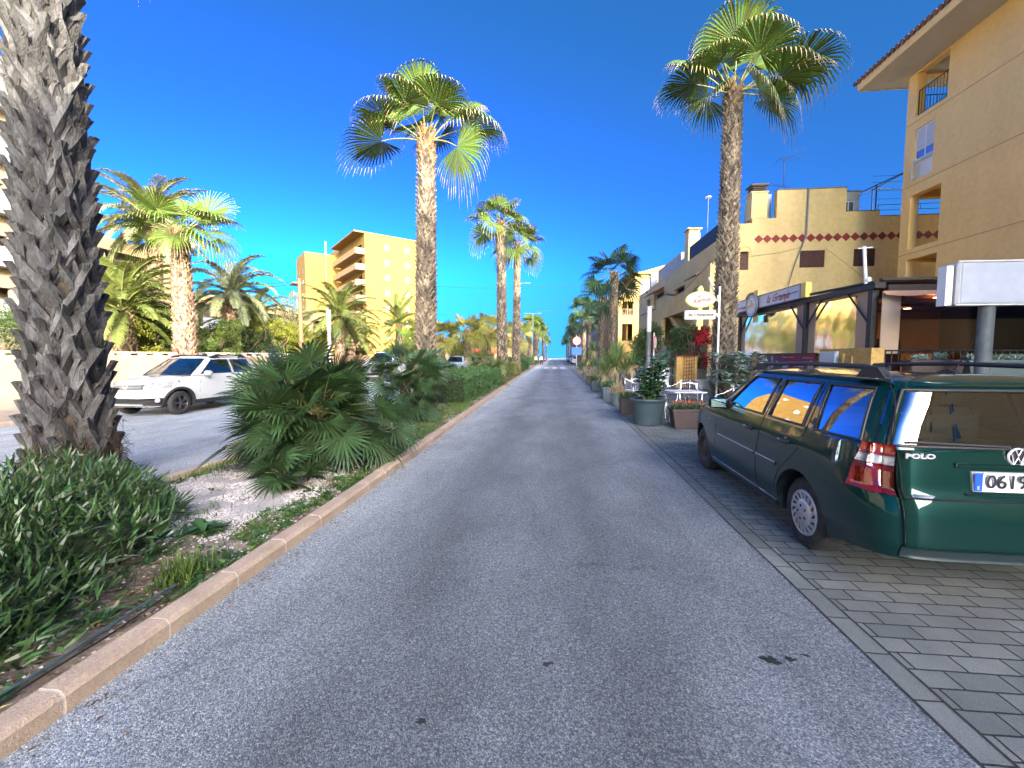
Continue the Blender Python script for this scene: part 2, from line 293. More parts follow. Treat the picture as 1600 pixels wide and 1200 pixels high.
mb = MB(); mb.poly([(-900,-200,-.05),(900,-200,-.05),(900,262,-.05),(-900,262,-.05)]); tag(mb.build('ground', M_gr), kind='structure')
M_sea = mat('sea_water', (.03,.16,.26), .25, (.04,.2,.3), .02, 3, bump=.15, bscale=.5)
mb = MB(); mb.poly([(-4000,262,-2.5),(4000,262,-2.5),(4000,4500,-2.5),(-4000,4500,-2.5)]); tag(mb.build('sea', M_sea), kind='structure')
# kerb stones, each a bevelled block
M_kerb = mat('kerb_stone', (.44,.345,.26), .8, (.34,.265,.20), 3.5, 8, bump=.35, bscale=120, noise2=(60,.15))
M_joint = mat('kerb_joint_mortar', (.66,.6,.53), .9, (.55,.5,.44), 20, 4, bump=.3, bscale=150)
def kerb(xf, side, y0, y1, w=.135, h=.10, name='kerb', L=.5, far=40):
    mb = MB(); y = y0
    while y < y1:
        l = L if y < far else 6; x = xf(y); xb = xf(y+l); s = side
        a = math.atan2(xb-x, l); M = Matrix.Translation((x, y, 0)) @ Matrix.Rotation(-a, 4, 'Z')
        b = .012
        prof = [(0,-.02),(0,h-.025),(.02*s,h+.0),(.03*s,h+.003),((w-.01)*s,h+.003),(w*s,h-.008),(w*s,-.02)]
        jit = rng.uniform(-.002,.002)
        vs = []; 
        for yy in (.006, l-.006): vs += [M @ Vector((px+jit, yy, pz+jit)) for px, pz in prof]
        n = len(prof); fs = [(i, i+1, n+i+1, n+i) for i in range(n-1)]+[tuple(range(n-1,-1,-1)), tuple(range(n,2*n))]
        mb.add(vs, fs, 0)
        pr2 = [(px+.004*s if i < 3 else px, pz-.004) for i, (px, pz) in enumerate(prof)]
        vs = []
        for yy in (-.013, .013): vs += [M @ Vector((px, yy, pz)) for px, pz in pr2]
        mb.add(vs, fs, 1)
        y += l
    return tag(mb.build(name, [M_kerb, M_joint]), kind='structure')
kerb(kx, -1, -3, 240); kerb(kl, 1, -3, 240, name='far_kerb')
kerb(lambda y: -12.0, -1, -6, 100, name='pavement_kerb')
# median bed: soil, gravel
M_soil = mat('median_soil', (.15,.11,.08), .95, (.24,.20,.16), 2.5, 10, bump=.6, bscale=40, noise2=(18,.4))
mb = MB(); NX, NY = 26, 400
ys = np.concatenate([np.linspace(-3, 14, 240), np.linspace(14.3, 240, 160)])
V = []
for y in ys:
    for i in range(NX): 
        u = i/(NX-1); x = kl(y)+.16+(kx(y)-.16-kl(y)-.16)*u
        z = .055+.05*math.sin(u*pi)+.012*math.sin(x*9+y*3)+.012*math.sin(y*11-x*5)
        V.append((x, y, z))
F = [(j*NX+i, j*NX+i+1, (j+1)*NX+i+1, (j+1)*NX+i) for j in range(len(ys)-1) for i in range(NX-1)]
mb.add(V, F, 0, True); tag(mb.build('median_soil', M_soil), kind='structure')
def medz(x, y):
    u = min(max((x-kl(y)-.13)/(kx(y)-.26-kl(y)), 0), 1); return .055+.05*math.sin(u*pi)+.012*math.sin(x*9+y*3)+.012*math.sin(y*11-x*5)
# white gravel: scattered small stones over a pale sheet
M_gravel = mat('white_gravel', (.62,.60,.58), .9, (.42,.40,.37), 90, 3, bump=.5, bscale=120, island=.25)
def in_gravel(x, y):
    e = ((x+3.45)/1.0)**2+((y-4.0)/1.35)**2+.25*math.sin(x*7+1)*math.sin(y*6); return e < 1
mb = MB(); cnt = 0
ico = [(0,0,1),(.9,0,.3),(.28,.85,.3),(-.72,.52,.3),(-.72,-.52,.3),(.28,-.85,.3)]
def pebble(mb, x, y, z, s, m=0):
    a = rng.uniform(0, 6.28); c, d = math.cos(a), math.sin(a); k = rng.uniform(.6,1)
    vs = [((px*c-py*d)*s+x, (px*d+py*c)*s*k+y, z+pz*s*rng.uniform(.5,1.)) for px, py, pz in ico]
    mb.add(vs, [(0,1,2),(0,2,3),(0,3,4),(0,4,5),(0,5,1)], m)
for i in range(30000):
    x, y = rng.uniform(-4.5, -2.3), rng.uniform(2.6, 5.6)
    if not in_gravel(x, y) and rng.random() > .1: continue
    pebble(mb, x, y, medz(x, y), rng.uniform(.006,.015))
for i in range(9000):
    x, y = rng.uniform(-4.5, -2.3), rng.uniform(0, 12)
    pebble(mb, x, y, medz(x, y), rng.uniform(.006,.02), 1 if rng.random() < .5 else 0)
M_peb = mat('brown_pebbles', (.25,.2,.15), .9, (.35,.3,.24), 60, 3, island=.3)
V = []; 
tag(mb.build('gravel', [M_gravel, M_peb]), label='loose white gravel spread in the median bed', kind='stuff')
mb = MB(); n = 40
cv = [(-3.45+.98*math.cos(2*pi*k/n)*(1+.08*math.sin(5*k)), 4.0+1.3*math.sin(2*pi*k/n)*(1+.07*math.cos(3*k))) for k in range(n)]
V = [(-3.45,4.0,medz(-3.45,4)+.006)]
for rr_ in (.25,.5,.75,1):
    for (x, y) in cv: xx, yy = -3.45+(x+3.45)*rr_, 4+(y-4)*rr_; V.append((xx, yy, medz(xx, yy)+(.006 if rr_ < 1 else -.01)))
F = [(0, 1+k, 1+(k+1)%n) for k in range(n)]+[(1+r_*n+k, 1+(r_+1)*n+k, 1+(r_+1)*n+(k+1)%n, 1+r_*n+(k+1)%n) for r_ in range(3) for k in range(n)]
mb.add(V, F, 0, True); tag(mb.build('gravel_bed', mat('gravel_base', (.5,.48,.46), .95, (.3,.28,.26), 60, 6, bump=.8, bscale=90)), kind='structure')
# crossing marks
M_wht = mat('road_paint', (.72,.72,.7), .7, (.5,.5,.5), 12, 6)
mb = MB()
for k in range(4): mb.box(-2.35+k*1.05, -1.75+k*1.05, 52.0, 56.5, .003, .008)
for k in range(4): mb.box(-2.2+k*1.2, -1.5+k*1.2, 92, 98, .003, .008)
tag(mb.build('road_marking', M_wht), kind='structure')
# stains and cracks in the tarmac
M_stain = mat('oil_stain', (.02,.02,.02), .7)
mb = MB()
for (x, y, s) in ((1.10,2.15,.055),(1.22,2.16,.035),(1.30,2.2,.02),(-.02,2.0,.03),(-.55,1.62,.03),(1.28,22.75,.5),(1.5,14,.12)):
    for q in range(7 if s < .2 else 1):
        cx, cy = x+rng.uniform(-s,s)*.6, y+rng.uniform(-s,s)*.4; n = 9
        mb.poly([(cx+s*.45*rng.uniform(.5,1.2)*math.cos(2*pi*k/n), cy+s*.3*rng.uniform(.5,1.2)*math.sin(2*pi*k/n), .002+.0003*q) for k in range(n)])
tag(mb.build('road_stain', M_stain), kind='structure')
# ================================================================ buildings
X_, Y_ = Vector((1,0,0)), Vector((0,1,0))
M_yel = mat('ochre_render', (.93,.62,.24), .85, (.87,.57,.215), .5, 6, bump=.25, bscale=90, noise2=(6,.05), streak=.03)
M_yel2 = mat('pale_yellow_render', (.76,.57,.26), .85, (.67,.49,.22), .7, 8, bump=.3, bscale=60, noise2=(5,.08), streak=.07)
M_soff = mat('white_soffit', (.55,.52,.48), .8, (.48,.46,.42), 2, 5)
M_tile = mat('clay_roof_tile', (.22,.10,.06), .8, (.12,.07,.05), 6, 5)
M_wf = mat('white_window_frame', (.75,.75,.73), .4)
M_pane = mat('window_glass', (.10,.13,.16), .05, spec=1.0, coat=.5)
M_dark = mat('dark_recess', (.03,.028,.025), .7)
M_blk = mat('black_painted_metal', (.02,.02,.022), .45)
M_gm = mat('grey_metal', (.2,.21,.22), .5, metal=.3)
M_wm = mat('white_metal', (.7,.7,.7), .45)
M_shut = mat('brown_shutter', (.09,.03,.022), .6, (.06,.02,.016), 8, 4)
M_red = mat('dark_red_tile', (.28,.02,.02), .5, (.2,.015,.015), 3, 4)
def window(parent, O, U, N, w, h, fm=None, inset=.12, bars=1, name='window', glass=None, t=.05, shutter=0):
    O, U, N = Vector(O), Vector(U), Vector(N); fm = fm or M_wf
    def bx(mb, u0,u1,v0,v1,d0,d1):
        c = [O+U*u+Vector((0,0,v))-N*d for v in (v0,v1) for d in (d0,d1) for u in (u0,u1)]
        mb.add(c, [(0,2,3,1),(4,5,7,6),(0,1,5,4),(2,6,7,3),(0,4,6,2),(1,3,7,5)])
    a = MB(); e = .004
    bx(a,e,t,e,h-e,inset,inset+.05); bx(a,w-t,w-e,e,h-e,inset,inset+.05); bx(a,t,w-t,e,t,inset,inset+.05); bx(a,t,w-t,h-t,h-e,inset,inset+.05)
    for k in range(bars): c = w*(k+1)/(bars+1); bx(a,c-t/2,c+t/2,t,h-t,inset,inset+.04)
    f = a.build(name, fm, parent, world=True)
    g = MB(); bx(g,t,w-t,t,h-t,inset+.02,inset+.03)
    p = MB(); p.v = g.v; p.f = g.f; p.m = g.m; p.sm = g.sm
    L = parent.location; p.v = [(v[0]-L.x, v[1]-L.y, v[2]-L.z) for v in p.v]
    p.build('pane', glass or M_pane, f)
    if shutter:
        q = MB(); bx(q, t, w-t, h*(1-shutter), h-t, inset+.004, inset+.015); q.v = [(v[0]-L.x, v[1]-L.y, v[2]-L.z) for v in q.v]; q.build('blind', mat('cream_blind', (.55,.55,.52), .6), f)
    return f
def railing(parent, A, B, h=1.0, sp=.12, r=.008, m=None, name='railing', rr=.018, base=.08):
    A, B = Vector(A), Vector(B); mb = MB(); L = (B-A).length; n = max(int(L/sp), 1)
    mb.tube([A+Vector((0,0,h)), B+Vector((0,0,h))], rr, 6); mb.tube([A+Vector((0,0,base)), B+Vector((0,0,base))], rr*.8, 6)
    for k in range(n+1): p = A+(B-A)*k/n; mb.tube([p+Vector((0,0,base)), p+Vector((0,0,h))], r if k % 12 else rr, 5)
    return mb.build(name, m or M_blk, parent, world=True)

# --- tall ochre block on the right, the street side faces -X
BX, BY = 14.2, 19.15
tb = thing('apartment_building', 'tall ochre apartment block with tiled overhanging eaves at the right edge', 'building', (BX, BY, 0))
H = 12.75; Y0 = -52.0
ho = [(.42,1.78,11.0,12.95-.25),(.45,1.33,8.52,10.5),(.42,1.78,5.85,7.95),(.42,1.78,3.3,5.42)]
holes = [(a,b,c,d) for a,b,c,d in ho]
wins = []
for k in range(9):
    for z in (4.6, 7.6, 10.6):
        if 8+k*7 < 69: wins.append((10+k*7-.0, 11.3+k*7, z-.4, z+1.0))
mb = MB(); mb.panel((BX, BY, 0), (0,-1,0), (-1,0,0), BY-Y0, H, holes+wins, .3, 0)
# end wall (facing +Y) with the loggia openings
mb.panel((BX+.301, BY, 0), (1,0,0), (0,1,0), 12.0, H, [(.12,1.9,11.0,12.7),(.12,1.9,5.85,7.95),(.12,1.9,3.3,5.42)], .3, 0)
mb.box(BX+.3, BX+2.25, BY-2.0, BY-1.8, 0, H-.02)       # loggia back walls
mb.box(BX+2.25, BX+2.4, BY-1.99, BY-.3, 0, H-.02)
for z in (3.2, 5.65, 8.4, 10.85): mb.box(BX+.3, BX+2.25, BY-1.8, BY-.3, z-.15, z)
mb.box(BX+2.4, BX+12, Y0+.3, BY-.31, 2.9, 3.0)
mb.box(BX+11.9, BX+12.2, Y0, BY-.31, 0, H); mb.box(BX+.3, BX+11.9, Y0, Y0+.3, 0, H)
mb.build('wall', M_yel, tb, world=True)
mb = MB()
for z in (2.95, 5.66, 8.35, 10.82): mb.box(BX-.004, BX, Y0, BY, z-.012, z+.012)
mb.build('storey_groove_shade', mat('groove_shadow_line', (.42,.27,.11), .9), tb, world=True)  # raised strips, not cut in; darker ochre stands for shade in a groove
mb = MB(); ov = 1.45
mb.box(BX-ov, BX+13, Y0-1, BY+.05+.6, H+.0, H+.12, 0)
mb.build('soffit', M_soff, tb, world=True)
mb = MB(); mb.box(BX-ov-.04, BX-ov, Y0-1, BY+.68, H-.02, H+.30); mb.box(BX-ov, BX+13, BY+.65, BY+.69, H-.02, H+.30); mb.build('fascia', M_yel, tb, world=True)
mb = MB(); y = BY+.75
while y > Y0-1:   # rows of barrel tiles running up the slope
    pts = [(BX-ov-.12, y, H+.33), (BX+6, y, H+2.3)]
    if y > -4: mb.tube(pts, .10, 8, flat=.9)
    y -= .22
mb.prism([(BX-ov-.03, BY+.72, H+.27), (BX+6, BY+.72, H+2.25), (BX+13, BY+.72, H+.27)], (0, Y0-2-BY, 0))
mb.build('roof_tiles', M_tile, tb, world=True)
railing(tb, (BX+.08, BY-.45, 11.0), (BX+.08, BY-1.76, 11.0), 1.0, .13, m=M_blk, name='railing')
railing(tb, (BX+.45, BY-.12, 11.0), (BX+2.1, BY-.12, 11.0), 1.0, .13, name='railing')
window(tb, (BX, BY-.45, 9.25), (0,-1,0), (-1,0,0), .88, 1.25, inset=.06, bars=1, shutter=.7)
mb = MB(); mb.box(BX+.16, BX+.2, BY-1.33, BY-.45, 8.52, 9.25); mb.build('spandrel_panel', M_wf, tb, world=True)
railing(tb, (BX-.02, BY-.45, 8.5), (BX-.02, BY-1.33, 8.5), .78, .11, m=M_wm, name='railing')
for (u0,u1,v0,v1) in wins:
    if BY-u0 > -15: window(tb, (BX, BY-u0, v0), (0,-1,0), (-1,0,0), u1-u0, v1-v0, inset=.1)

# --- diamond-tile building
DY = 22.0; DX = 8.95
db = thing('apartment_building', 'yellow building with a row of dark red diamond tiles behind the cafe', 'building', (DX, DY, 0))
mb = MB()
prof = [(DX,0),(DX,7.95),(9.56,8.28),(9.56,8.28),(9.56,8.27),(10.28,8.27),(10.74,8.27),(10.74,9.6),(13.88,9.55),(13.88,8.48),(15.39,8.46),(15.39,8.22),(21,8.2),(21,0)]
# front wall split into vertical strips with window holes
def strip(x0, x1, h, holes=()): mb.panel((x0, DY, 0), (1,0,0), (0,-1,0), x1-x0, h, holes, .3, 0)
strip(DX, 9.62, 8.05, [(.16,.56,5.8,6.7)]); strip(9.62, 10.74, 8.27); strip(10.74, 13.88, 9.58, [(1.15,2.3,5.86,6.68)]); strip(13.88, 15.39, 8.47, [(.45,1.43,5.87,6.70)]); strip(15.39, 21, 8.21)
mb.box(DX+.3, 21, DY+.3, 46, 7.6, 7.75); mb.box(20.7, 21, DY+.3, 46, 0, 8.2); mb.box(DX+1.3, 20.7, 45.7, 46, 0, 7.6)
# street facade
mb.panel((DX+.0, DY+.3, 0), (0,1,0), (-1,0,0), 23.7, 7.95, [(3.0,5.2,4.6,6.4),(8.0,10.6,4.9,6.5),(13.5,17,5.2,7.0),(18.5,20,5.2,7.0)], .3, 0)
mb.build('wall', M_yel2, db, world=True)
mb = MB()
mb.box(9.56, 10.28, DY-.02, DY+.6, 8.27, 9.5); mb.box(9.5, 10.34, DY-.06, DY+.66, 9.5, 9.56); 
mb.build('chimney', M_yel2, db, world=True)
mb = MB()
for k in range(4): mb.box(9.6, 10.24, DY+.0, DY+.58, 9.56+k*.09, 9.59+k*.09)
mb.box(9.52, 10.32, DY-.05, DY+.65, 9.86, 9.93)
mb.build('chimney_cowl', mat('brown_concrete', (.14,.11,.09), .8), db, world=True)
mb = MB(); x = 9.95
while x < 20.8:
    s = .19; 
    mb.prism([(x-s-.02, DY-.014, 7.28),(x, DY-.014, 7.28-s-.01),(x+s+.02, DY-.014, 7.28),(x, DY-.014, 7.28+s+.01)], (0,.012,0)); x += .40
mb.build('diamond_tiles', M_red, db, world=True)
for (x0, w, z0, h) in ((11.89,1.15,5.86,.82),(14.33,.98,5.87,.83)):
    a = MB(); a.box(x0, x0+w, DY+.05, DY+.09, z0, z0+h)
    for k in range(9): a.box(x0+.04, x0+w/2-.03, DY+.03, DY+.05, z0+.05+k*h/9.5, z0+.05+k*h/9.5+h/16); a.box(x0+w/2+.03, x0+w-.04, DY+.03, DY+.05, z0+.05+k*h/9.5, z0+.05+k*h/9.5+h/16)
    a.build('shutter', M_shut, db, world=True)
a = MB(); a.box(9.1,9.52,DY+.18,DY+.22,5.8,6.7); a.build('shutter', M_shut, db, world=True)
# arch reveal around the small window
a = MB(); pts = [(9.6+.0,6.7)]; n = 12
a.tube([(9.34+.3*math.cos(pi*k/n), DY-.004, 6.62+.33*math.sin(pi*k/n)) for k in range(n+1)], .035, 5); a.build('arch_moulding', M_yel2, db, world=True)
a = MB(); n = 14
a.prism([(9.75+.33*math.cos(2*pi*k/n*.5), DY-.01, 4.25+.45*math.sin(pi*k/n)) for k in range(n+1)]+[(9.42,DY-.01,3.4),(10.08,DY-.01,3.4)], (0,.008,0)); a.build('arch_shade_plate', mat('arch_recess_shade', (.09,.06,.035), .9), db, world=True)  # flat plate on the wall, coloured dark for the shade inside an arch
# drain pipe and cables on the front
a = MB(); a.tube([(12.12, DY-.08, 9.6), (12.1, DY-.08, 7.4), (11.6, DY-.08, 5.9), (11.2, DY-.3, 4.6)], [.045,.045,.02,.02], 8); a.build('drain_pipe', M_gm, db, world=True)
a = MB(); a.tube([(9.6, DY-.02, 6.45), (11, DY-.02, 6.6), (12, DY-.02, 6.85)], .012, 5); a.tube([(13, DY-.02, 6.8), (14.5, DY-.02, 5.6), (15.6, DY-.02, 4.6)], .008, 5); a.build('cable', mat('dusty_cable', (.3,.24,.14), .8), db, world=True)
a = MB(); a.box(10.74, 13.9, DY-.03, DY+.33, 9.58, 9.63); a.box(13.9,15.4,DY-.03,DY+.33,8.47,8.5); a.box(15.4,21,DY-.03,DY+.33,8.21,8.24); a.build('coping', mat('grey_coping', (.2,.19,.16), .8), db, world=True)
# roof structure: white stair box
M_hut = mat('stained_white_render', (.62,.62,.58), .85, (.42,.42,.38), 2.5, 8)
for q in ((14.0,15.25,DY+1.2,DY+3.5,7.75,9.8),(10.3,10.9,DY+.9,DY+2.5,7.75,9.75)): a = MB(); a.box(*q); a.build('roof_hut', M_hut, db, world=True)
a = MB(); a.box(13.95,15.3,DY+1.15,DY+3.55,9.8,9.86); a.build('hut_coping', M_gm, db, world=True)
window(db, (14.45, DY+1.2, 8.6), (1,0,0), (0,-1,0), .55, .75, inset=-.03, bars=1)
railing(db, (15.4, DY+.15, 8.23), (21, DY+.15, 8.23), .55, 1.5, m=M_gm, r=.012, base=.3)
a = MB()
for y_ in (22.6, 25.5): a.tube([(15.6,y_,8.2),(15.6,y_,9.9)], .03, 6); a.tube([(17.4,y_,8.2),(17.4,y_,10.7)], .03, 6)
for y_ in (22.6, 25.5): a.tube([(14.9,y_,9.55),(17.4,y_,10.7),(20,y_,10.75)], .03, 6)
a.tube([(17.4,22.6,10.7),(17.4,25.5,10.7)], .03, 6)
for z in (9.2,9.6,10.0,10.3): a.tube([(15.4,22.6,z),(17.4,22.6,z)], .008, 4)
a.build('pergola_frame', mat('dark_blue_metal', (.04,.06,.12), .5), db, world=True)
# chimney 2 and dark blue screen on the street side parapet
a = MB(); a.box(DX+.1, DX+.85, 30.0, 30.9, 7.75, 9.9); a.box(DX, DX+.95, 29.9, 31.0, 10.15, 10.22); a.box(DX+.15,DX+.8,30.05,30.85,9.9,10.15); a.build('chimney', M_yel2, db, world=True)
a = MB(); a.prism([(DX+.12,23.0,8.0),(DX+.12,23.0,8.9),(DX+.12,29.8,8.9),(DX+.12,29.8,7.95)], (.03,0,0)); a.build('windbreak_screen', mat('navy_fabric', (.01,.035,.07), .8), db, world=True)
a = MB(); a.box(DX+.5, 16, 33, 40, 7.75, 9.35); a.box(DX+.3,16,31.5,34,7.75,8.6); a.build('roof_hut', mat('grey_white_render', (.5,.48,.47), .85, (.44,.42,.40), 2, 6), db, world=True)
a = MB(); a.box(DX+.1, DX+.7, 41.0, 41.8, 7.75, 9.3); a.box(DX+.05,DX+.75,40.95,41.85,9.3,9.37); a.box(DX+.06,DX+.1,41.15,41.3,8.9,9.15); a.build('chimney', mat('grey_white_render'), db, world=True) if False else a.build('chimney', MC['grey_white_render'], db, world=True)
# dark interior of openings, awnings
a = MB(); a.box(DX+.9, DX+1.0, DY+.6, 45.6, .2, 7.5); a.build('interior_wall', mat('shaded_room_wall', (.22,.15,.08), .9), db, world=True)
for (y0, y1, z) in ((25.3,27.4,6.6),(35.8,39.4,7.2)):
    a = MB(); a.prism([(DX-.0,y0,z+.1),(DX-.9,y0,z-.35),(DX-.9,y0,z-.42),(DX-.0,y0,z+.02)], (0,y1-y0,0)); a.build('awning', mat('rust_awning', (.25,.09,.05), .8, (.3,.14,.09), 4, 3), db, world=True)
# projecting terrace with stair recess
a = MB(); TX = 7.9
a.panel((TX, 22.5, 0), (0,1,0), (-1,0,0), 17.5, 4.5, [(3.0,9.5,2.3,4.3),(12.4,13.5,.6,3.4)], .25)
a.prism([(TX,22.5,4.5),(TX,40,4.5),(TX,40,5.2),(TX,34,5.2),(TX,33.9,5.9),(TX,31.2,5.9),(TX,29,5.5),(TX,27,5.5),(TX,24.5,5.95),(TX,22.5,6.3)], (.25,0,0))
a.box(TX+.25, DX, 22.5, 22.75, 0, 4.4); a.box(TX+.25, DX, 39.75, 40, 0, 5.2); a.box(TX+.25, DX, 22.75, 39.7, 4.35, 4.5)
a.prism([(TX+.3,26.5,2.3),(TX+.3,30.5,4.3),(TX+.3,31.3,4.3),(TX+.3,27.3,2.3)], (.5,0,0))
a.box(TX+.25, DX, 22.75, 39.7, 2.15, 2.3)
a.build('terrace', M_yel2, db, world=True)
a = MB(); 
for p_, q_ in (((40,5.2),(34,5.2)),((33.9,5.9),(31.2,5.9)),((31.2,5.9),(29,5.5)),((29,5.5),(27,5.5)),((27,5.5),(24.5,5.95)),((24.5,5.95),(22.5,6.3))): a.tube([(TX+.1,p_[0],p_[1]+.02),(TX+.1,q_[0],q_[1]+.02)], .05, 5, flat=2.6)
a.tube([(TX-.05,25.0,2.9),(TX-.05,31.5,.5)], .03, 6); a.tube([(TX-.05,25.0,3.6),(TX-.05,32.0,1.1)], .02, 6)
a.build('coping', mat('dark_coping', (.1,.07,.05), .8), db, world=True)
a = MB(); a.tube([(TX-.03,24.3+.75*math.cos(t_),5.1+.28*math.sin(t_)) for t_ in np.linspace(0,2*pi,20)], .03, 5)
for k in range(5): a.tube([(TX-.03,23.7+k*.3,4.9),(TX-.03,23.7+k*.3,5.3)], .015, 4)
a.build('window_grille', M_gm, db, world=True)
a = MB(); n = 12; a.prism([(DX-.02, 30.9+.75*math.cos(pi+pi*k/n), 3.7+.75*math.sin(pi+pi*k/n)) for k in range(n+1)], (.015,0,0)); a.build('painted_plaque', mat('blue_mural', (.03,.08,.3), .6, (.2,.3,.45), 4, 3, fac=(.5,.6)), db, world=True)
# --- sunlit stepped yellow building farther on
sb = thing('apartment_building', 'sunlit yellow apartment block with stepped terraces beyond the stair building', 'building', (8.6, 58, 0))
mb = MB()
mb.panel((8.6,58,0), (1,0,0), (0,-1,0), 9, 9.65, [(.5,1.9,7.0,8.9),(.5,1.9,3.6,5.9)], .3)
mb.panel((8.6,58.3,0), (0,1,0), (-1,0,0), 14, 9.65, [(1+k*3.2,2.8+k*3.2,z,z+1.9) for k in range(4) for z in (1,4,7)], .3)
mb.box(9.2, 17.5, 58.6, 72, 9.3, 9.45); mb.box(17.3,17.6,58.3,72.3,0,9.65); mb.box(8.9,17.3,72,72.3,0,9.6)
mb.panel((11.0,59.5,9.45), (1,0,0), (0,-1,0), 6.5, 3.3, [(.8,2.6,.3,2.6)], .3); mb.panel((11.0,59.8,9.45), (0,1,0), (-1,0,0), 11, 3.3, [(1,3,.2,2.4),(5,7,.2,2.4)], .3); mb.box(10.2, 17.6, 59.0, 71, 12.75, 12.95)
mb.prism([(11.4,59.4,12.95),(17.5,59.4,12.95),(17.5,59.4,14.6)], (0,11,0))
mb.box(9.9,10.0,58.9,72,0,9.3)
mb.build('wall', mat('bright_yellow_render', (.36,.235,.075), .85, (.33,.215,.07), .4, 5), sb, world=True)
window(sb, (11.8,59.5,9.8), (1,0,0), (0,-1,0), 1.8, 2.3, inset=.05, bars=0, glass=M_wm)
railing(sb, (8.8,58.2,9.65), (11.2,58.2,9.65), .9, .25, m=mat('beige_rail', (.45,.33,.22), .7), r=.05, rr=.06)
railing(sb, (9.1,58.15,7.0), (10.5,58.15,7.0), .9, .2, r=.03, m=MC['beige_rail'])
# --- block with balconies farther down, two colours
def block(label, x0, x1, y0, y1, h, m, nfl, step=3.6, name='apartment_building', face=-1, rec=None, wall_t=.3, bal=False, railm=None):
    b = thing(name, label, 'building', (x0 if face < 0 else x1, y0, 0)); mb = MB(); fx = x0 if face < 0 else x1
    hs_ = []; L = y1-y0; fh = (h-.6)/nfl; n = max(int(L/step), 1)
    for f_ in range(nfl):
        for k in range(n):
            u = (k+.2)*L/n; hs_.append((u, u+L/n*.55, f_*fh+.9, f_*fh+fh-.35))
    mb.panel((fx, y0, 0), (0,1,0), (face,0,0), L, h, hs_, wall_t)
    W = x1-x0; hf = []
    for f_ in range(nfl):
        for k in range(int(W/3.5)): u = (k+.3)*3.5; hf.append((u, u+1.2, f_*fh+1.0, f_*fh+2.2))
    mb.panel((x0+.301 if face < 0 else x0, y0, 0), (1,0,0), (0,-1,0), W-.302, h, hf, wall_t)
    q = x1 if face < 0 else x0; mb.box(min(q,q+face*.3), max(q,q+face*.3), y0+.31, y1, 0, h); mb.box(x0+.31, x1-.31, y1-.3, y1, 0, h-.01); mb.box(x0+.31, x1-.31, y0+.31, y1-.31, h-.4, h-.25)
    mb.build('wall', m, b, world=True)
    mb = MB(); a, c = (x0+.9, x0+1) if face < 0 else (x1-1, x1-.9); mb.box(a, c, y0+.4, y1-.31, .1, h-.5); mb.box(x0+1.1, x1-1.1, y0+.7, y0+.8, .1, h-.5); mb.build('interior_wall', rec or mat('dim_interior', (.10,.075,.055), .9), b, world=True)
    for (u0,u1,v0,v1) in hs_:
        mb = MB(); q0 = fx+face*(.7 if bal else .02); mb.box(min(q0,q0+.04), max(q0,q0+.04), y0+u0-(.2 if bal else 0), y0+u1+(.2 if bal else 0), v0-.0, v0+.85)
        if bal: mb.box(min(fx+face*.004,q0+face*.05), max(fx+face*.004,q0+face*.05), y0+u0-.25, y0+u1+.25, v0-.2, v0-.01)
        mb.build('balcony_rail', railm or mat('pale_balcony_rail', (.4,.36,.32), .7), b, world=True)
    return b
M_bk = mat('dusty_pink_render', (.33,.23,.18), .85, (.28,.2,.155), .4, 4); M_bk2 = mat('grey_brown_render', (.26,.20,.18), .85, (.22,.17,.15), .4, 4)
block('dusty brown balcony block right of the road behind the palms', 8.9, 20, 74, 104, 11.5, M_bk, 4)
block('grey brown balcony block farthest down the right side', 9.3, 20, 108, 160, 11.0, M_bk2, 4, 4.5)

M_pink = mat('pale_pink_render', (.30,.22,.18), .85, (.27,.2,.16), .4, 4); M_cream = mat('cream_render', (.31,.225,.13), .85, (.28,.2,.115), .4, 4); M_wrl = mat('white_railing_panel', (.32,.34,.37), .5)
block('tall pale pink block with white railings seen at the left edge beside the near palm', -44, -30, -14, 22, 17.5, M_pink, 6, 5.2, face=1, bal=True, railm=M_wrl)
block('cream block whose top shows between the near palm and the feather palms', -48, -34, 27.5, 34.5, 10.6, M_cream, 3, 3.6, face=1)
block('low long cream block with terraces behind the right-hand feather palm', -46, -34, 36, 60, 7.6, M_cream, 2, 4.2, face=1, bal=True, railm=M_wrl)
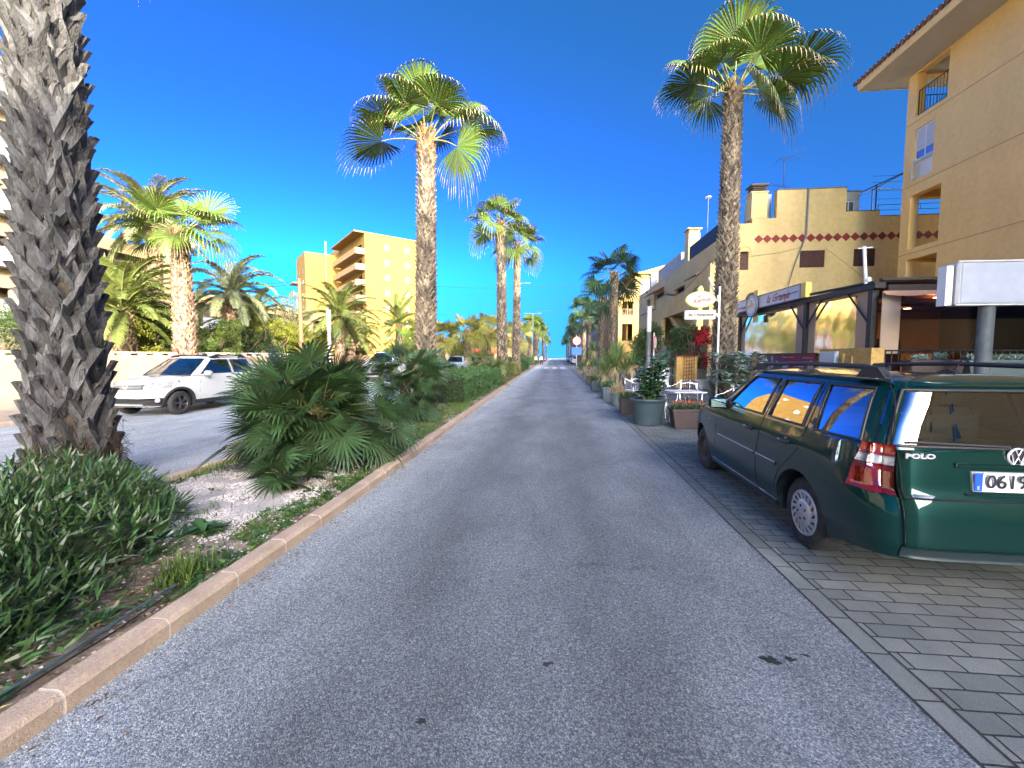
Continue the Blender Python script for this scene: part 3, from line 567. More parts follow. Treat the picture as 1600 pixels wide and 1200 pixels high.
# --- ochre tower with stacked balconies
def tower():
    a = R(37-5.8+0)  # direction of the long sunlit face in the world
    root = thing('apartment_tower', 'eight storey ochre tower with a stack of balconies on its left face', 'building', (-37.2, 80, 0))
    ang = R(90-(53-5.8)); U = Vector((math.cos(ang), math.sin(ang), 0)); Wd = Vector((-U.y, U.x, 0))   # U: along the sunlit face to the right, Wd: away-left along the balcony face
    O = Vector((-37.2, 80, 0)); H = 25.6; fh = 3.05; TL = 12.4
    M_t = mat('tower_render', (.21,.125,.03), .85, (.185,.11,.027), .25, 5, streak=.05); M_b = mat('tan_balcony', (.26,.175,.10), .8)
    mb = MB(); hs_ = []
    for f in range(8):
        z = f*fh+1.6
        for u in (4.0, 8.3): hs_.append((u, u+.95, z, z+1.1))
    mb.panel(O, U, (-Wd)*1.0, TL, H, hs_, .4)
    D = 17; hb = []
    for f in range(8):
        z = f*fh+.35
        for k in range(4): hb.append((1.6+k*3.9, 1.6+k*3.9+2.6, z, z+2.2))
    mb.panel(O+U*.001+Wd*.401, Wd, -U, D, H, hb, .4)
    Q = lambda u, w, z: O+U*u+Wd*w+Vector((0,0,z))
    def ob(m_, u0,u1,w0,w1,z0,z1, mm=0): m_.add([Q(u,w,z) for z in (z0,z1) for w in (w0,w1) for u in (u0,u1)], [(0,2,3,1),(4,5,7,6),(0,1,5,4),(2,6,7,3),(0,4,6,2),(1,3,7,5)], mm)
    ob(mb, .4, TL-.4, D, D+.4, 0, H); ob(mb, TL-.4, TL, .401, D+.4, 0, H); ob(mb, .4, TL-.4, .4, D, H-.4, H-.1)
    ob(mb, -7.5, -.0, D+.4, D+10, 0, H-1.2); ob(mb, -.02, 8, D+.4, D+10, 0, H+1.0)      # stair wing on the left
    mb.build('wall', M_t, root, world=True)
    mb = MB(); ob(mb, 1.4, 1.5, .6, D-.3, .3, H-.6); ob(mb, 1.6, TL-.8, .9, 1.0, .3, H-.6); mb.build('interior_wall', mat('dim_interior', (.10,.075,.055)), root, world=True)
    for f in range(8):
        z = f*fh+.15; b = MB(); ob(b, -1.9, -.005, .0, D-.5, z, z+.18); ob(b, -1.9, -1.78, .12, D-.5, z+.181, z+1.15); ob(b, -1.9, -.005, .0, .12, z+.181, z+1.15); b.build('balcony', M_b, root, world=True)
    b = MB(); ob(b, -2.1, TL+.1, -.1, D+.4, H, H+.25); b.build('roof_slab', M_t, root, world=True)
    b = MB(); b.tube([Q(-3.2,D+.1,0), Q(-3.2,D+.1,H-.5), Q(-3.2,D+.1,H+1.5)], .22, 8); b.build('flue_pipe', M_b, root, world=True)
    for f in range(7):
        for k in range(2): w = MB(); ob(w, -7.56, -7.49, D+3+k*3.5, D+3.8+k*3.5, f*fh+1.6, f*fh+2.9); w.build('window', mat('dim_interior', (.1,.075,.055)), root, world=True)
    for i, (u0,u1,v0,v1) in enumerate(hs_):
        w = MB(); ob(w, u0, u1, .2, .24, v0, v1); ob(w, u0+.05, u0+.45, .17, .2, v0+.05, v1-.05, 1); ob(w, u0+.5, u1-.05, .17, .2, v0+.05, v1-.05, 1 if (i*7)%3 else 0); w.build('window', [M_wm, M_pane], root, world=True)
    for k, (w0, z0, z1) in enumerate(((D+.5,6,9),(D+.5,15.6,18.3))):
        b = MB(); ob(b, -9.2, -7.5, D+5, D+10, z1-.2, z1); ob(b, -9.2, -9.05, D+5, D+10, z1-3, z1-2); b.build('balcony', M_b, root, world=True)
tower()
def house(label, x0, x1, y0, y1, h, wm, rm, name='house', rise=1.3, wins=3, awn=None):
    b = thing(name, label, 'house', (x0, y0, 0)); mb = MB(); W = x1-x0; hs_ = [((k+.35)*W/wins, (k+.35)*W/wins+1.0, .9, 2.0) for k in range(wins)]
    if h > 5: hs_ += [(a, b_, 3.9, 5.0) for a, b_, _, _ in hs_]
    mb.panel((x0,y0,0), (1,0,0), (0,-1,0), W, h, hs_, .25); mb.panel((x1,y0+.251,0), (0,1,0), (1,0,0), y1-y0, h, [(1.5,2.7,.9,2.0)], .25); mb.box(x0,x0+.25,y0+.25,y1,0,h); mb.box(x0+.25,x1-.25,y1-.25,y1,0,h); mb.build('wall', wm, b, world=True)
    r_ = MB(); o = .45; xm = (x0+x1)/2; r_.add([(x0-o,y0-o,h),(x1+o,y0-o,h),(x1+o,y1+o,h),(x0-o,y1+o,h),(x0+W*.28,(y0+y1)/2,h+rise),(x1-W*.28,(y0+y1)/2,h+rise)], [(0,1,5,4),(1,2,5),(2,3,4,5),(3,0,4),(3,2,1,0)], 0)
    r_.build('roof', rm, b, world=True)
    i_ = MB(); i_.box(x0+.3,x1-.3,y0+.8,y0+.9,0,h-.05); i_.build('interior_wall', mat('dim_interior', (.1,.075,.055)), b, world=True)
    if awn: a_ = MB(); a_.prism([(x0+1,y0,2.6),(x0+1,y0-1.4,2.2),(x0+1,y0-1.4,2.0),(x0+1,y0,2.45)], (W-2,0,0)); a_.build('awning', awn, b, world=True)
M_terra = mat('orange_clay_roof', (.34,.12,.06), .85, (.26,.09,.05), 5, 4, stretch=(6,1,1)); M_rawn = mat('red_awning', (.5,.06,.03), .8)  # orange clay tone, shared by house roofs and the gate pillar coping
house('low cream house with a clay roof under the tower', -22, -14.2, 56, 64, 2.9, M_cream, M_terra)
house('cream house with a red awning between the median palms', -14, -7.8, 66, 76, 3.2, M_cream, M_terra, awn=M_rawn)
house('two storey cream house with red roofs left of the twin palms', -18, -9, 84, 96, 6.3, M_cream, M_terra)
house('pale far house behind the median palms on the left', -14, -7.5, 112, 122, 5.8, M_cream, M_terra)
house('yellow domed-looking far villa left of the far palms', -13, -8, 150, 160, 6, M_cream, M_terra)
# --- garden wall with pierced white coping
gw = thing('garden_wall', 'low tan garden wall with a pierced white coping behind the white car', 'wall', (-19.9, 5, 0))
Pw, Qw = Vector((-20.4, 3.5, 0)), Vector((-15.9, 27.5, 0)); U = (Qw-Pw).normalized(); Nn = Vector((U.y, -U.x, 0)); Lw = (Qw-Pw).length
a = MB(); a.panel(Pw, U, Nn, Lw, 1.50, [], .22); a.panel(Pw+Vector((0,0,1.501))+Nn*.0, U, Nn, Lw, .23, [(.4+k*.62, .4+k*.62+.38, .06, .17) for k in range(int((Lw-1)/.62)) if k % 8 != 7], .16, 1)
k = 2
while k < Lw: a.panel(Pw+U*k+Nn*.04, U, Nn, .3, 1.74, [], .3, 0); k += 4.96
a.build('wall', [mat('tan_wall_render', (.31,.23,.16), .9, (.27,.2,.14), 1.2, 7, bump=.3, bscale=25), mat('white_coping', (.45,.42,.38), .8, (.38,.35,.31), 2, 5)], gw, world=True)
gw2 = thing('garden_wall', 'farther stretch of garden wall beyond the parked cars', 'wall', (-15.9, 27.6, 0)); a = MB(); a.panel((-15.9,27.6,0), (.05,1,0), (1,-.05,0), 26, 1.6, [], .22); a.build('wall', MC['tan_wall_render'], gw2, world=True)
# ================================================================ vegetation
M_fan = mat('fan_leaf', (.085,.13,.022), .45, island=.45, translucent=.22, spec=.4)
M_fand = mat('dark_fan_leaf', (.036,.072,.026), .4, island=.4, translucent=.15, spec=.5)
M_fang = mat('grey_green_leaf', (.16,.2,.09), .5, island=.3, translucent=.25)
M_tip = mat('dry_leaf_tip', (.34,.27,.15), .8, island=.25, translucent=.2)
M_pet = mat('petiole', (.16,.19,.05), .5, (.22,.2,.08), 3, 3)
M_bootm = mat('palm_boot', (.235,.185,.13), .85, (.08,.065,.052), 5, 8, bump=.6, bscale=60, stretch=(1,1,.35), noise2=(30,.4), island=.45, fac=(.38,.62))
M_bootd = mat('weathered_boot', (.066,.067,.069), .7, (.018,.018,.02), 7, 9, bump=.7, bscale=90, stretch=(1,1,.3), noise2=(45,.5), island=.5, fac=(.38,.62))
M_boot2 = mat('brown_boot', (.24,.15,.085), .85, (.10,.055,.03), 6, 6, bump=.5, bscale=60, island=.5)
M_core = mat('trunk_core', (.06,.045,.035), .95, (.025,.02,.017), 12, 6, bump=.8, bscale=50)
M_fib = mat('brown_fibre', (.06,.035,.02), .95, island=.4)
def fan_arr(Rr, nseg, spread, split=.5, st=(0.03,.3,.55,.75,.9,1.0), fold=.25, cup=.25, rg=nrg, wid=1.0):
    # verts (nseg, len(st), 3, 3); local: axis +X, normal +Z
    n = len(st); th = np.linspace(-spread/2, spread/2, nseg)+rg.normal(0,.012,nseg); dth = spread/(nseg-1)
    lr = Rr*(1-.22*(np.abs(th)/(spread/2))**2)*rg.uniform(.9,1.04,nseg)
    s = np.array(st); V = np.zeros((nseg, n, 3, 3))
    for j, t in enumerate(s):
        r = lr*t
        w = r*dth*.5*wid if t <= split else (Rr*split*dth*.5*wid)*(1-(t-split)/(1-split))**.8
        w = np.maximum(w, .0008) if np.ndim(w) else np.full(nseg, max(w, .0008))
        cx, sx_ = np.cos(th), np.sin(th)
        for c, q in enumerate((-1, 0, 1)):
            V[:, j, c, 0] = r*cx-q*w*sx_; V[:, j, c, 1] = r*sx_+q*w*cx
            V[:, j, c, 2] = (fold*w if q == 0 else 0)+cup*np.abs(np.sin(th))*r*.35
    return V
def strip_faces(nseg, n):
    F = []
    for i in range(nseg):
        b = i*n*3
        for j in range(n-1):
            for c in range(2): F.append((b+j*3+c, b+j*3+c+1, b+(j+1)*3+c+1, b+(j+1)*3+c))
    return np.array(F)
def place_fan(mb, hub, axis, normal, V, droop=.0, start=.5, m=0, tipm=None, tipfrom=4):
    axis = np.array(axis)/np.linalg.norm(axis); normal = np.array(normal, float); normal -= axis*normal.dot(axis); normal /= np.linalg.norm(normal); side = np.cross(normal, axis)
    P = V[..., 0:1]*axis+V[..., 1:2]*side+V[..., 2:3]*normal
    r = np.linalg.norm(V[..., :2], axis=-1); Rr = r.max(); e = np.clip((r/Rr-start)/(1-start), 0, 1)
    d = droop*Rr*e**1.6
    P[..., 2] -= d; hor = P[..., :2]; P[..., :2] = hor*(1-.38*min(droop,1.4)*e[..., None]**1.5)
    P += np.array(hub); ns, n = V.shape[0], V.shape[1]
    F = strip_faces(ns, n); P = P.reshape(-1, 3)
    if tipm is None: mb.addnp(P, F, m)
    else:
        b = mb.n; mb.v.extend(P.tolist()); mb.n += len(P); mb.f.extend((F+b).tolist())
        per = (n-1)*2; mb.m.extend([tipm if (k % per)//2 >= tipfrom else m for k in range(len(F))]); mb.sm.extend([False]*len(F))
def fan_crown(leaves, Rr, nseg=34, droop=.8, pm=None, lm=0, spread=R(235), st=(0.03,.3,.55,.75,.9,1.0), prad=.018, tips=True, seed=1, prn=5):
    """leaves: list of (azimuth, elevation, petiole length, blade scale[, roll, sag])"""
    mb = MB(); rg = np.random.default_rng(seed); rr_ = random.Random(seed)
    for lf in leaves:
        az, el, Lp, bs = lf[:4]; roll = lf[4] if len(lf) > 4 else rr_.uniform(-.5,.5); dr = lf[5] if len(lf) > 5 else droop
        h = np.array([math.cos(az), math.sin(az), 0]); p = np.array([0,0,-.1])+h*.12; pts = [p.copy()]; e = el
        for k in range(5): 
            e = el-(k/5)*.35-(.12 if el < .2 else 0)*k/3; p = p+(h*math.cos(e)+np.array([0,0,math.sin(e)]))*Lp/5; pts.append(p.copy())
        mb.tube([tuple(q) for q in pts], [prad*1.6,prad*1.2,prad,prad,prad*.8,prad*.6], prn, 1, caps=False)
        e2 = e-.15; ax = h*math.cos(e2)+np.array([0,0,math.sin(e2)]); nm = -h*math.sin(e2)+np.array([0,0,math.cos(e2)]); sd_ = np.cross(nm, ax); roll *= 1.6; nm = nm*math.cos(roll)+sd_*math.sin(roll)
        V = fan_arr(Rr*bs, nseg, spread, rg=rg, cup=.5, st=st); place_fan(mb, p, ax, nm, V, dr*.5, .55, 0, 2 if tips else None)
    return mb
def boots(mb, H, r0, r1, tiers, per, L, w, out, ctr=lambda z:(0,0), seed=3, z0=.1, steps=3, m=0, stub=.12, jit=.15, zmin=0, flare=None, thick=.02, m2=None, ch=0, prand=None):
    """crossing leaf bases: every one splits into two straps that run down left and right, with a cut stub at the apex"""
    rg = random.Random(seed); k = 0; n = tiers*per
    rad = lambda z: (r0+(r1-r0)*min(max(z/H,0),1))+(flare(z) if flare else 0)
    for i in range(n):
        z = z0+(H-z0)*i/n+rg.uniform(-jit,jit)*L*.5; az = i*2.39996+rg.uniform(-.12,.12)
        if z < zmin: continue
        lean = rg.uniform(.7,1.3); mm = m if (m2 is None or rg.random() > ch) else m2
        for sgn in (-1, 1):
            if rg.random() < .08: continue
            daz = w/rad(z)*1.15*lean; vs = []; ww = w*rg.uniform(.75,1.15); o_ = out*rg.uniform(.7,1.3); Lk = L*rg.uniform(.8,1.15)
            S = steps+1
            for s in range(S+1):
                t = s/S; # t=0 at the stub tip, 1 = bottom
                zz = z+stub*(1-min(t*S,1)) - Lk*max(t-1/S,0)*S/(S-1)
                aa = az+sgn*daz*max(t-.12,0)*1.1 - sgn*.1*ww/rad(z)*(1 if s == 0 else 0)
                rr_ = rad(zz)+o_*(1-t)**1.3*1.0+.012*(1-t)+(.35*stub if s == 0 else 0)
                cw = ww*(.32+.5*min(t*2,1))*(.5 if s == S else 1)
                # across direction roughly perpendicular to the strap path
                cx, cy = ctr(zz); ta = cw/rad(zz)
                for q, dz in ((-.5, -.28*cw*sgn), (0,0), (.5, .28*cw*sgn)):
                    a_ = aa+q*ta; rq = rr_+(thick if q == 0 else -.2*thick)
                    vs.append((cx+rq*math.cos(a_), cy+rq*math.sin(a_), zz+dz*q*0+ (q*2*.28*cw*sgn)))
                for q in (.5,-.5):
                    a_ = aa+q*ta*.8; rq = rr_-thick*1.5
                    vs.append((cx+rq*math.cos(a_), cy+rq*math.sin(a_), zz+(q*2*.28*cw*sgn)))
            fs = [(s*5+c, s*5+(c+1)%5, (s+1)*5+(c+1)%5, (s+1)*5+c) for s in range(S) for c in range(5)]+[(4,3,2,1,0)]
            mb.add(vs, fs, mm)
def trunk(H, r0, r1, tiers, per, L, w, out, lean=(0,0), seed=3, steps=2, mats_=None, flare=None, stub=.06, top=None, thick=.012, m2=None, ch=0, bend=0):
    mb = MB(); ctr = lambda z: (lean[0]*z/H+bend*math.sin(pi*z/H), lean[1]*z/H)
    NZ = 14; pts = [(*ctr(H*k/NZ), H*k/NZ) for k in range(NZ+1)]
    mb.tube([(ctr(0)[0],ctr(0)[1],-.1)]+pts, [r0+(flare(0) if flare else 0)]+[r0+(r1-r0)*k/NZ+(flare(H*k/NZ) if flare else 0) for k in range(NZ+1)], 18, 1)
    boots(mb, H, r0, r1, tiers, per, L, w, out, ctr, seed, steps=steps, flare=flare, stub=stub, thick=thick, m2=m2, ch=ch)
    return mb
def spiral_leaves(n, seed, elo=-.5, ehi=1.4, Lp=(.9,1.2), bs=(.85,1.1)):
    rg = random.Random(seed); out = []
    for i in range(n):
        t = (i+.5)/n; el = ehi+(elo-ehi)*t**1.15; out.append((i*2.39996+rg.uniform(-.3,.3), el+rg.uniform(-.1,.1), rg.uniform(*Lp), rg.uniform(*bs)))
    return out
WG = 'fan palms lining the avenue'
def washingtonia(label, loc, H, r0, r1, leaves, Rr, seed=1, tiers=40, per=9, L=.22, w=.1, out=.05, lean=(0,0), nseg=34, bm=None, lm=None, group=WG, tips=True, droop=.8, st=(0.03,.3,.55,.75,.9,1.0), prad=.018, name='fan_palm', steps=2, stub=.06, flare=None, top_brown=True, bend=0, thick=.012):
    p = thing(name, label, 'palm tree', loc, 0, group)
    mb = trunk(H, r0, r1, tiers, per, L, w, out, lean, seed, steps, flare=flare, stub=stub, bend=bend, thick=thick)
    t = mb.build('trunk', [bm or M_bootm, M_core, M_fib], p)
    if top_brown:
        mb = MB(); boots(mb, .9, r1*1.02, r1*.8, 7, 9, .25, .09, .05, seed=seed+9, steps=2, stub=.12); mb.tube([(0,0,-.05),(0,0,.5),(0,0,.95)], [r1,r1*.85,r1*.35], 10, 0)
        mb.v = [(v[0]+lean[0], v[1]+lean[1], v[2]+H-.55) for v in mb.v]; mb.build('young_boots', M_boot2, p)
    c = fan_crown(leaves, Rr, nseg, droop, seed=seed, tips=tips, st=st, prad=prad)
    c.v = [(v[0]+lean[0], v[1]+lean[1], v[2]+H+.15) for v in c.v]
    c.build('crown', [lm or M_fan, M_pet, M_tip], p)
    return p
# camera-frame azimuth helper: screen right is world azimuth 5.8 deg, away is 95.8
A = lambda d: R(5.8+d)
# --- the big near palm at the left edge
np_ = thing('fan_palm', 'huge weathered palm trunk with crossed cut leaf bases in the near left foreground', 'palm tree', (-5.72, 4.35, .05), 0, WG)
mb = MB(); Hn = 8.2; fl = lambda z: .08*math.exp(-z/.5)
mb.tube([(0,0,-.1)]+[(0,0,Hn*k/20) for k in range(21)], [.40]+[.29-(.29-.19)*k/20+fl(Hn*k/20) for k in range(21)], 28, 1)
boots(mb, Hn, .29, .19, 30, 10, .40, .135, .07, seed=12, steps=5, stub=.14, flare=fl, thick=.028, z0=-.05)
boots(mb, Hn, .29, .19, 15, 10, .34, .09, .04, seed=13, steps=4, stub=.05, flare=fl, thick=.02, z0=0)
for k in range(900):   # dark fibres at the foot
    a = rng.uniform(-1.6,.8); z = abs(rng.gauss(0,.3)); r_ = .37+rng.uniform(0,.1)
    mb.tube([(r_*math.cos(a), r_*math.sin(a), z+.06), ((r_+.07)*math.cos(a+rng.uniform(-.2,.2)), (r_+.07)*math.sin(a+rng.uniform(-.2,.2)), z+rng.uniform(-.12,.1))], [.004,.002], 3, 2, caps=False)
mb.build('trunk', [M_bootd, M_core, M_fib], np_)
c = fan_crown(spiral_leaves(26, 5), 1.15, 30, .8, seed=8); c.v = [(v[0], v[1], v[2]+Hn) for v in c.v]; c.build('crown', [M_fan, M_pet, M_tip], np_)
# --- median palm (trunk at x=665) : leaves arranged like the photo's
lv = [(A(165),.62,1.0,1.05,.2,.7),(A(150),1.05,1.0,1.0,.5,.6),(A(185),.18,1.05,1.12,-.1,.55),(A(95),1.3,.8,1.0),(A(60),1.25,.9,1.05),(A(270),1.25,.9,1.0),(A(20),1.05,1.0,1.0,-.4,.6),(A(-8),.35,1.15,1.0,0,1.0),(A(-25),-.15,.9,.95,.9,.9),(A(0),.95,.9,.95),(A(120),1.0,.9,.9),(A(240),.9,.9,.9,.2,.8),(A(300),.85,.9,.9,0,.8),(A(205),.55,1.0,.9,0,.9),(A(80),.7,.9,.9)]
washingtonia('tall palm in the median whose dark lower trunk turns pale above', (-3.55, 11.2, .05), 7.15, .27, .18, lv, 1.22, seed=2, tiers=62, per=11, L=.17, w=.085, out=.045, lean=(.12,0), nseg=38, st=(0.03,.3,.5,.68,.84,1.0), tips=True)
# --- right palm (x=1140)
lv = [(A(180),.42,1.05,1.0,-.1,.7),(A(160),.95,1.1,1.1,.3,.8),(A(130),1.3,1.25,1.1),(A(250),1.3,1.2,1.1,0,.9),(A(95),1.4,1.3,1.0),(A(30),1.05,1.5,1.25,-.5,.8),(A(10),.72,1.6,1.3,-.3,.8),(A(-5),.52,1.7,1.25,.1,1.0),(A(-25),.30,1.1,1.05,.1,1.2),(A(-60),-.15,.7,.85,.2,1.1),(A(200),.05,.6,.7,0,1.0),(A(20),1.25,1.3,1.2),(A(60),.9,1.2,1.1),(A(285),.8,1.0,1.0,.2,1.0),(A(220),.75,.9,.8,0,.9),(A(-15),-.1,.9,.9,0,1.2),(A(110),.6,1.0,1.0)]
washingtonia('tall palm on the right pavement beside the oval bar sign', (5.15, 13.35, 0), 9.3, .30, .20, lv, 1.42, seed=4, tiers=70, per=11, L=.17, w=.085, out=.055, lean=(.12,.25), nseg=40, st=(0.03,.3,.5,.68,.84,1.0), prad=.022, bend=-.0)
# --- twin palms in the median
washingtonia('left one of the twin slender palms in the median beyond the hedge', (-3.15, 25.3, .05), 9.2, .30, .20, spiral_leaves(20, 31, -.45, 1.4, (.9,1.2)), 1.2, seed=31, tiers=60, per=8, L=.22, w=.1, out=.05, lean=(-.1,0), nseg=24)
washingtonia('right one of the twin slender palms in the median, slightly shorter', (-2.85, 31, .05), 9.4, .27, .19, spiral_leaves(18, 37, -.5, 1.3, (1.0,1.3)), 1.25, seed=37, tiers=55, per=8, L=.22, w=.1, out=.05, lean=(.1,0), nseg=24)
# --- left palm by the wall (x=290)
lv = [(A(140),.95,1.5,1.25),(A(165),.6,1.3,1.1),(A(200),.35,1.2,1.0),(A(95),1.3,1.1,1.2),(A(250),1.0,1.1,1.2,0,.35),(A(20),.95,1.4,1.2,-.6,.3),(A(-10),.45,1.6,1.2,0,.7),(A(-25),.15,1.7,1.3,0,.9),(A(-12),-.05,1.6,1.25,0,1.1),(A(-40),.5,1.2,1.0),(A(60),.9,1.2,1.0),(A(190),-.05,1.2,1.0,0,.9),(A(225),.4,1.1,1.0),(A(280),.5,1.1,1.0),(A(-60),-.1,1.0,1.0)]
washingtonia('stout palm with open fan leaves behind the low wall and white car', (-16.9, 17.6, .3), 6.7, .42, .30, lv, 1.35, seed=6, tiers=34, per=12, L=.26, w=.13, out=.07, nseg=38, group='palms in the gardens left of the road', bm=mat('pinkish_boot', (.30,.21,.15), .9, (.12,.075,.05), 5, 6, bump=.5, bscale=50, island=.45), prad=.03)
# --- far fan palms : three models copied
far = [washingtonia('dark green palm right of the road, tallest of the row on that side', (4.05, 29.5, 0), 6.9, .26, .22, spiral_leaves(17, 41, -.55, 1.4, (1.1,1.5)), 1.3, seed=41, tiers=26, per=8, L=.3, w=.13, out=.05, nseg=20, lm=M_fand, tips=False)]
def farpalm(src, label, loc, sc=1, rz=None): return dup(src, loc, rng.uniform(0,6) if rz is None else rz, label, sc)
farpalm(far[0], 'dark palm just left of the tallest one in the right-hand row', (4.0, 36.5, 0), .92)
farpalm(far[0], 'second dark palm left of the tallest in the right-hand row', (4.2, 61, 0), 1.12)
farpalm(far[0], 'palm with a yellowish top in the right-hand row behind the no-parking sign', (4.1, 50, 0), .78)
for k, (x, y, s, nm) in enumerate([(4.2,72,1.0,'sixth'),(4.2,84,.95,'seventh'),(4.4,98,1.05,'eighth'),(4.4,112,.9,'ninth'),(4.4,130,1.0,'tenth'),(4.4,150,1.0,'eleventh')]):
    farpalm(far[0], nm+' palm counting away along the right-hand row', (x, y, 0), s)
fm_ = washingtonia('left front palm of the far clump in the median by the T-shaped street light', (-5.0, 86, .05), 8.1, .36, .32, spiral_leaves(18, 43, -.4, 1.4, (1.0,1.3)), 1.5, seed=43, tiers=22, per=8, L=.35, w=.16, out=.05, nseg=18, tips=False)
for k, (x, y, s, nm) in enumerate([(-3.6,88,1.0,'right front palm of the far clump in the median'),(-4.3,93,1.04,'middle palm of the far clump in the median'),(-2.9,108,.92,'shorter far palm right of the median clump'),(-3.3,124,.9,'last but one far palm right of the median clump'),(-2.9,150,.85,'last and smallest far palm in the median')]):
    farpalm(fm_, nm, (x, y, .05), s)
# ---------------- feather palms
M_ph = mat('feather_leaf', (.15,.19,.055), .5, island=.35, translucent=.35)
M_phg = mat('bluish_feather_leaf', (.20,.23,.13), .5, island=.3, translucent=.3)
def frond(mb, L, az, el, curve, npair=46, ll=.45, wd=.022, vang=.5, rg=rng, m=0, twist=0, org=(0,0,0)):
    h = np.array([math.cos(az), math.sin(az), 0]); p = np.array(org, float); pts = []; dirs = []; N = 12
    for k in range(N+1):
        e = el-curve*(k/N)**1.2; d = h*math.cos(e)+np.array([0,0,math.sin(e)]); pts.append(p.copy()); dirs.append(d); p = p+d*L/N
    mb.tube([tuple(q) for q in pts[::2]], [.03*L/3*(1-k/7)+.004 for k in range(len(pts[::2]))], 4, 1, caps=False)
    side = np.array([-h[1], h[0], 0]); VV = []; FF = []
    for i in range(npair):
        t = .12+.88*i/npair; f = t*N; k = min(int(f), N-1); q = pts[k]+(pts[k+1]-pts[k])*(f-k); d = dirs[k]; up = np.cross(side, d); up = up if up[2] > 0 else -up
        l = ll*math.sin(min(pi*(t*.86+.12), pi))**.6*rg.uniform(.85,1.1)+.05
        for s in (-1, 1):
            va = vang+rg.uniform(-.25,.25); dr = (d*.75+side*s*math.cos(va)*.85+up*math.sin(va)*.6); dr /= np.linalg.norm(dr)
            mid = q+dr*l*.55; tip = q+dr*l+np.array([0,0,-.28*l*rg.uniform(.5,1.3)]); w_ = d*wd
            b = len(VV); VV += [q-w_*.6, q+w_*.6, mid+w_, mid-w_, tip]; FF += [(b,b+1,b+2,b+3)]; FF += [(b+3,b+2,b+4,b+4)]
    V = np.array(VV); b = mb.n; mb.v.extend(V.tolist()); mb.n += len(V)
    for f in FF: f = list(f); f = f[:3] if f[-1] == f[-2] else f; mb.f.append([b+i for i in f]); mb.m.append(m); mb.sm.append(False)
def phoenix(label, loc, H, r0, n=46, L=3.4, seed=1, m=None, ll=.5, group='palms in the gardens left of the road', elo=-.5, curve=1.5, tr=True, npair=46, wd=.024, name='feather_palm'):
    rg = random.Random(seed); p = thing(name, label, 'palm tree', loc, 0, group)
    if H > .3:
        t = trunk(H, r0, r0*.95, max(int(H/.18),4), 12, .2, .12, .06, seed=seed, steps=2, stub=.05); t.build('trunk', [mat('pinkish_boot', (.3,.21,.15)), M_core, M_fib], p)
    mb = MB()
    for i in range(n):
        t = (i+.5)/n; el = 1.45+(elo-1.45)*t**1.1
        frond(mb, L*rg.uniform(.85,1.1)*(1-.15*t), i*2.39996+rg.uniform(-.2,.2), el, curve*rg.uniform(.75,1.15)*(1 if el > 0 else .6), int(npair*1.25), ll, wd*1.7, .45, rg, org=(0,0,H))
    mb.build('crown', [m or M_ph, M_pet], p); return p
phoenix('tall feather palm with wide arching fronds behind the stout fan palm', (-23.8, 23, .2), 9.2, .32, 42, 4.2, 3, m=M_phg, ll=.55, curve=1.7, npair=54)
phoenix('low yellowish feather palm with a thick stump trunk behind the wall', (-20.5, 18.0, .3), 3.4, .48, 44, 3.6, 5, ll=.5, curve=1.3, npair=50)
phoenix('arching feather palm right of the stout fan palm', (-19.3, 23.4, .3), 4.9, .35, 30, 3.7, 9, m=M_phg, ll=.5, curve=2.0, npair=48)
phoenix('bushy feather palm beside the wooden utility pole', (-15.0, 28.0, .2), 4.1, .3, 34, 3.4, 11, ll=.5, curve=1.3, npair=40)
phoenix('low feather palm in front of the ochre tower', (-18.2, 36, .2), 3.2, .3, 30, 3.7, 13, ll=.5, curve=1.5, npair=36)
phoenix('feather palm with upright leaves before the ochre tower', (-13.2, 34.5, .2), 4.3, .22, 14, 2.6, 15, ll=.4, curve=.55, elo=.5, npair=34)
sp = washingtonia('small fan palm with hanging leaves before the ochre tower', (-12.7, 33.3, .1), 3.7, .2, .17, spiral_leaves(13, 51, -.4, 1.0, (.6,.9)), .95, seed=51, tiers=16, per=8, L=.2, w=.1, out=.04, nseg=20, tips=False, group='palms in the gardens left of the road')
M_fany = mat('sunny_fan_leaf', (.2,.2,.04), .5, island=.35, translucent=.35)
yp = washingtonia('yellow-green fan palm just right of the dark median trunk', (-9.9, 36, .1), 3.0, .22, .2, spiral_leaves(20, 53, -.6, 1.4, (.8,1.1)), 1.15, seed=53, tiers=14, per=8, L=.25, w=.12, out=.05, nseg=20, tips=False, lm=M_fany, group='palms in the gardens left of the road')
for (x, y, s, nm) in ((-8.0,38,1.15,'yellow-green palm with an orange trunk, largest between the median trunks'),(-6.7,42,1.25,'yellow-green palm close behind the twin palms on their left'),(-8.6,50,1.2,'yellow-green palm standing in front of the red-roofed house'),(-5.2,55,1.3,'yellow-green palm seen between the twin trunks')):
    dup(yp, (x, y, .1), rng.uniform(0,6), nm, s)
lowp = None
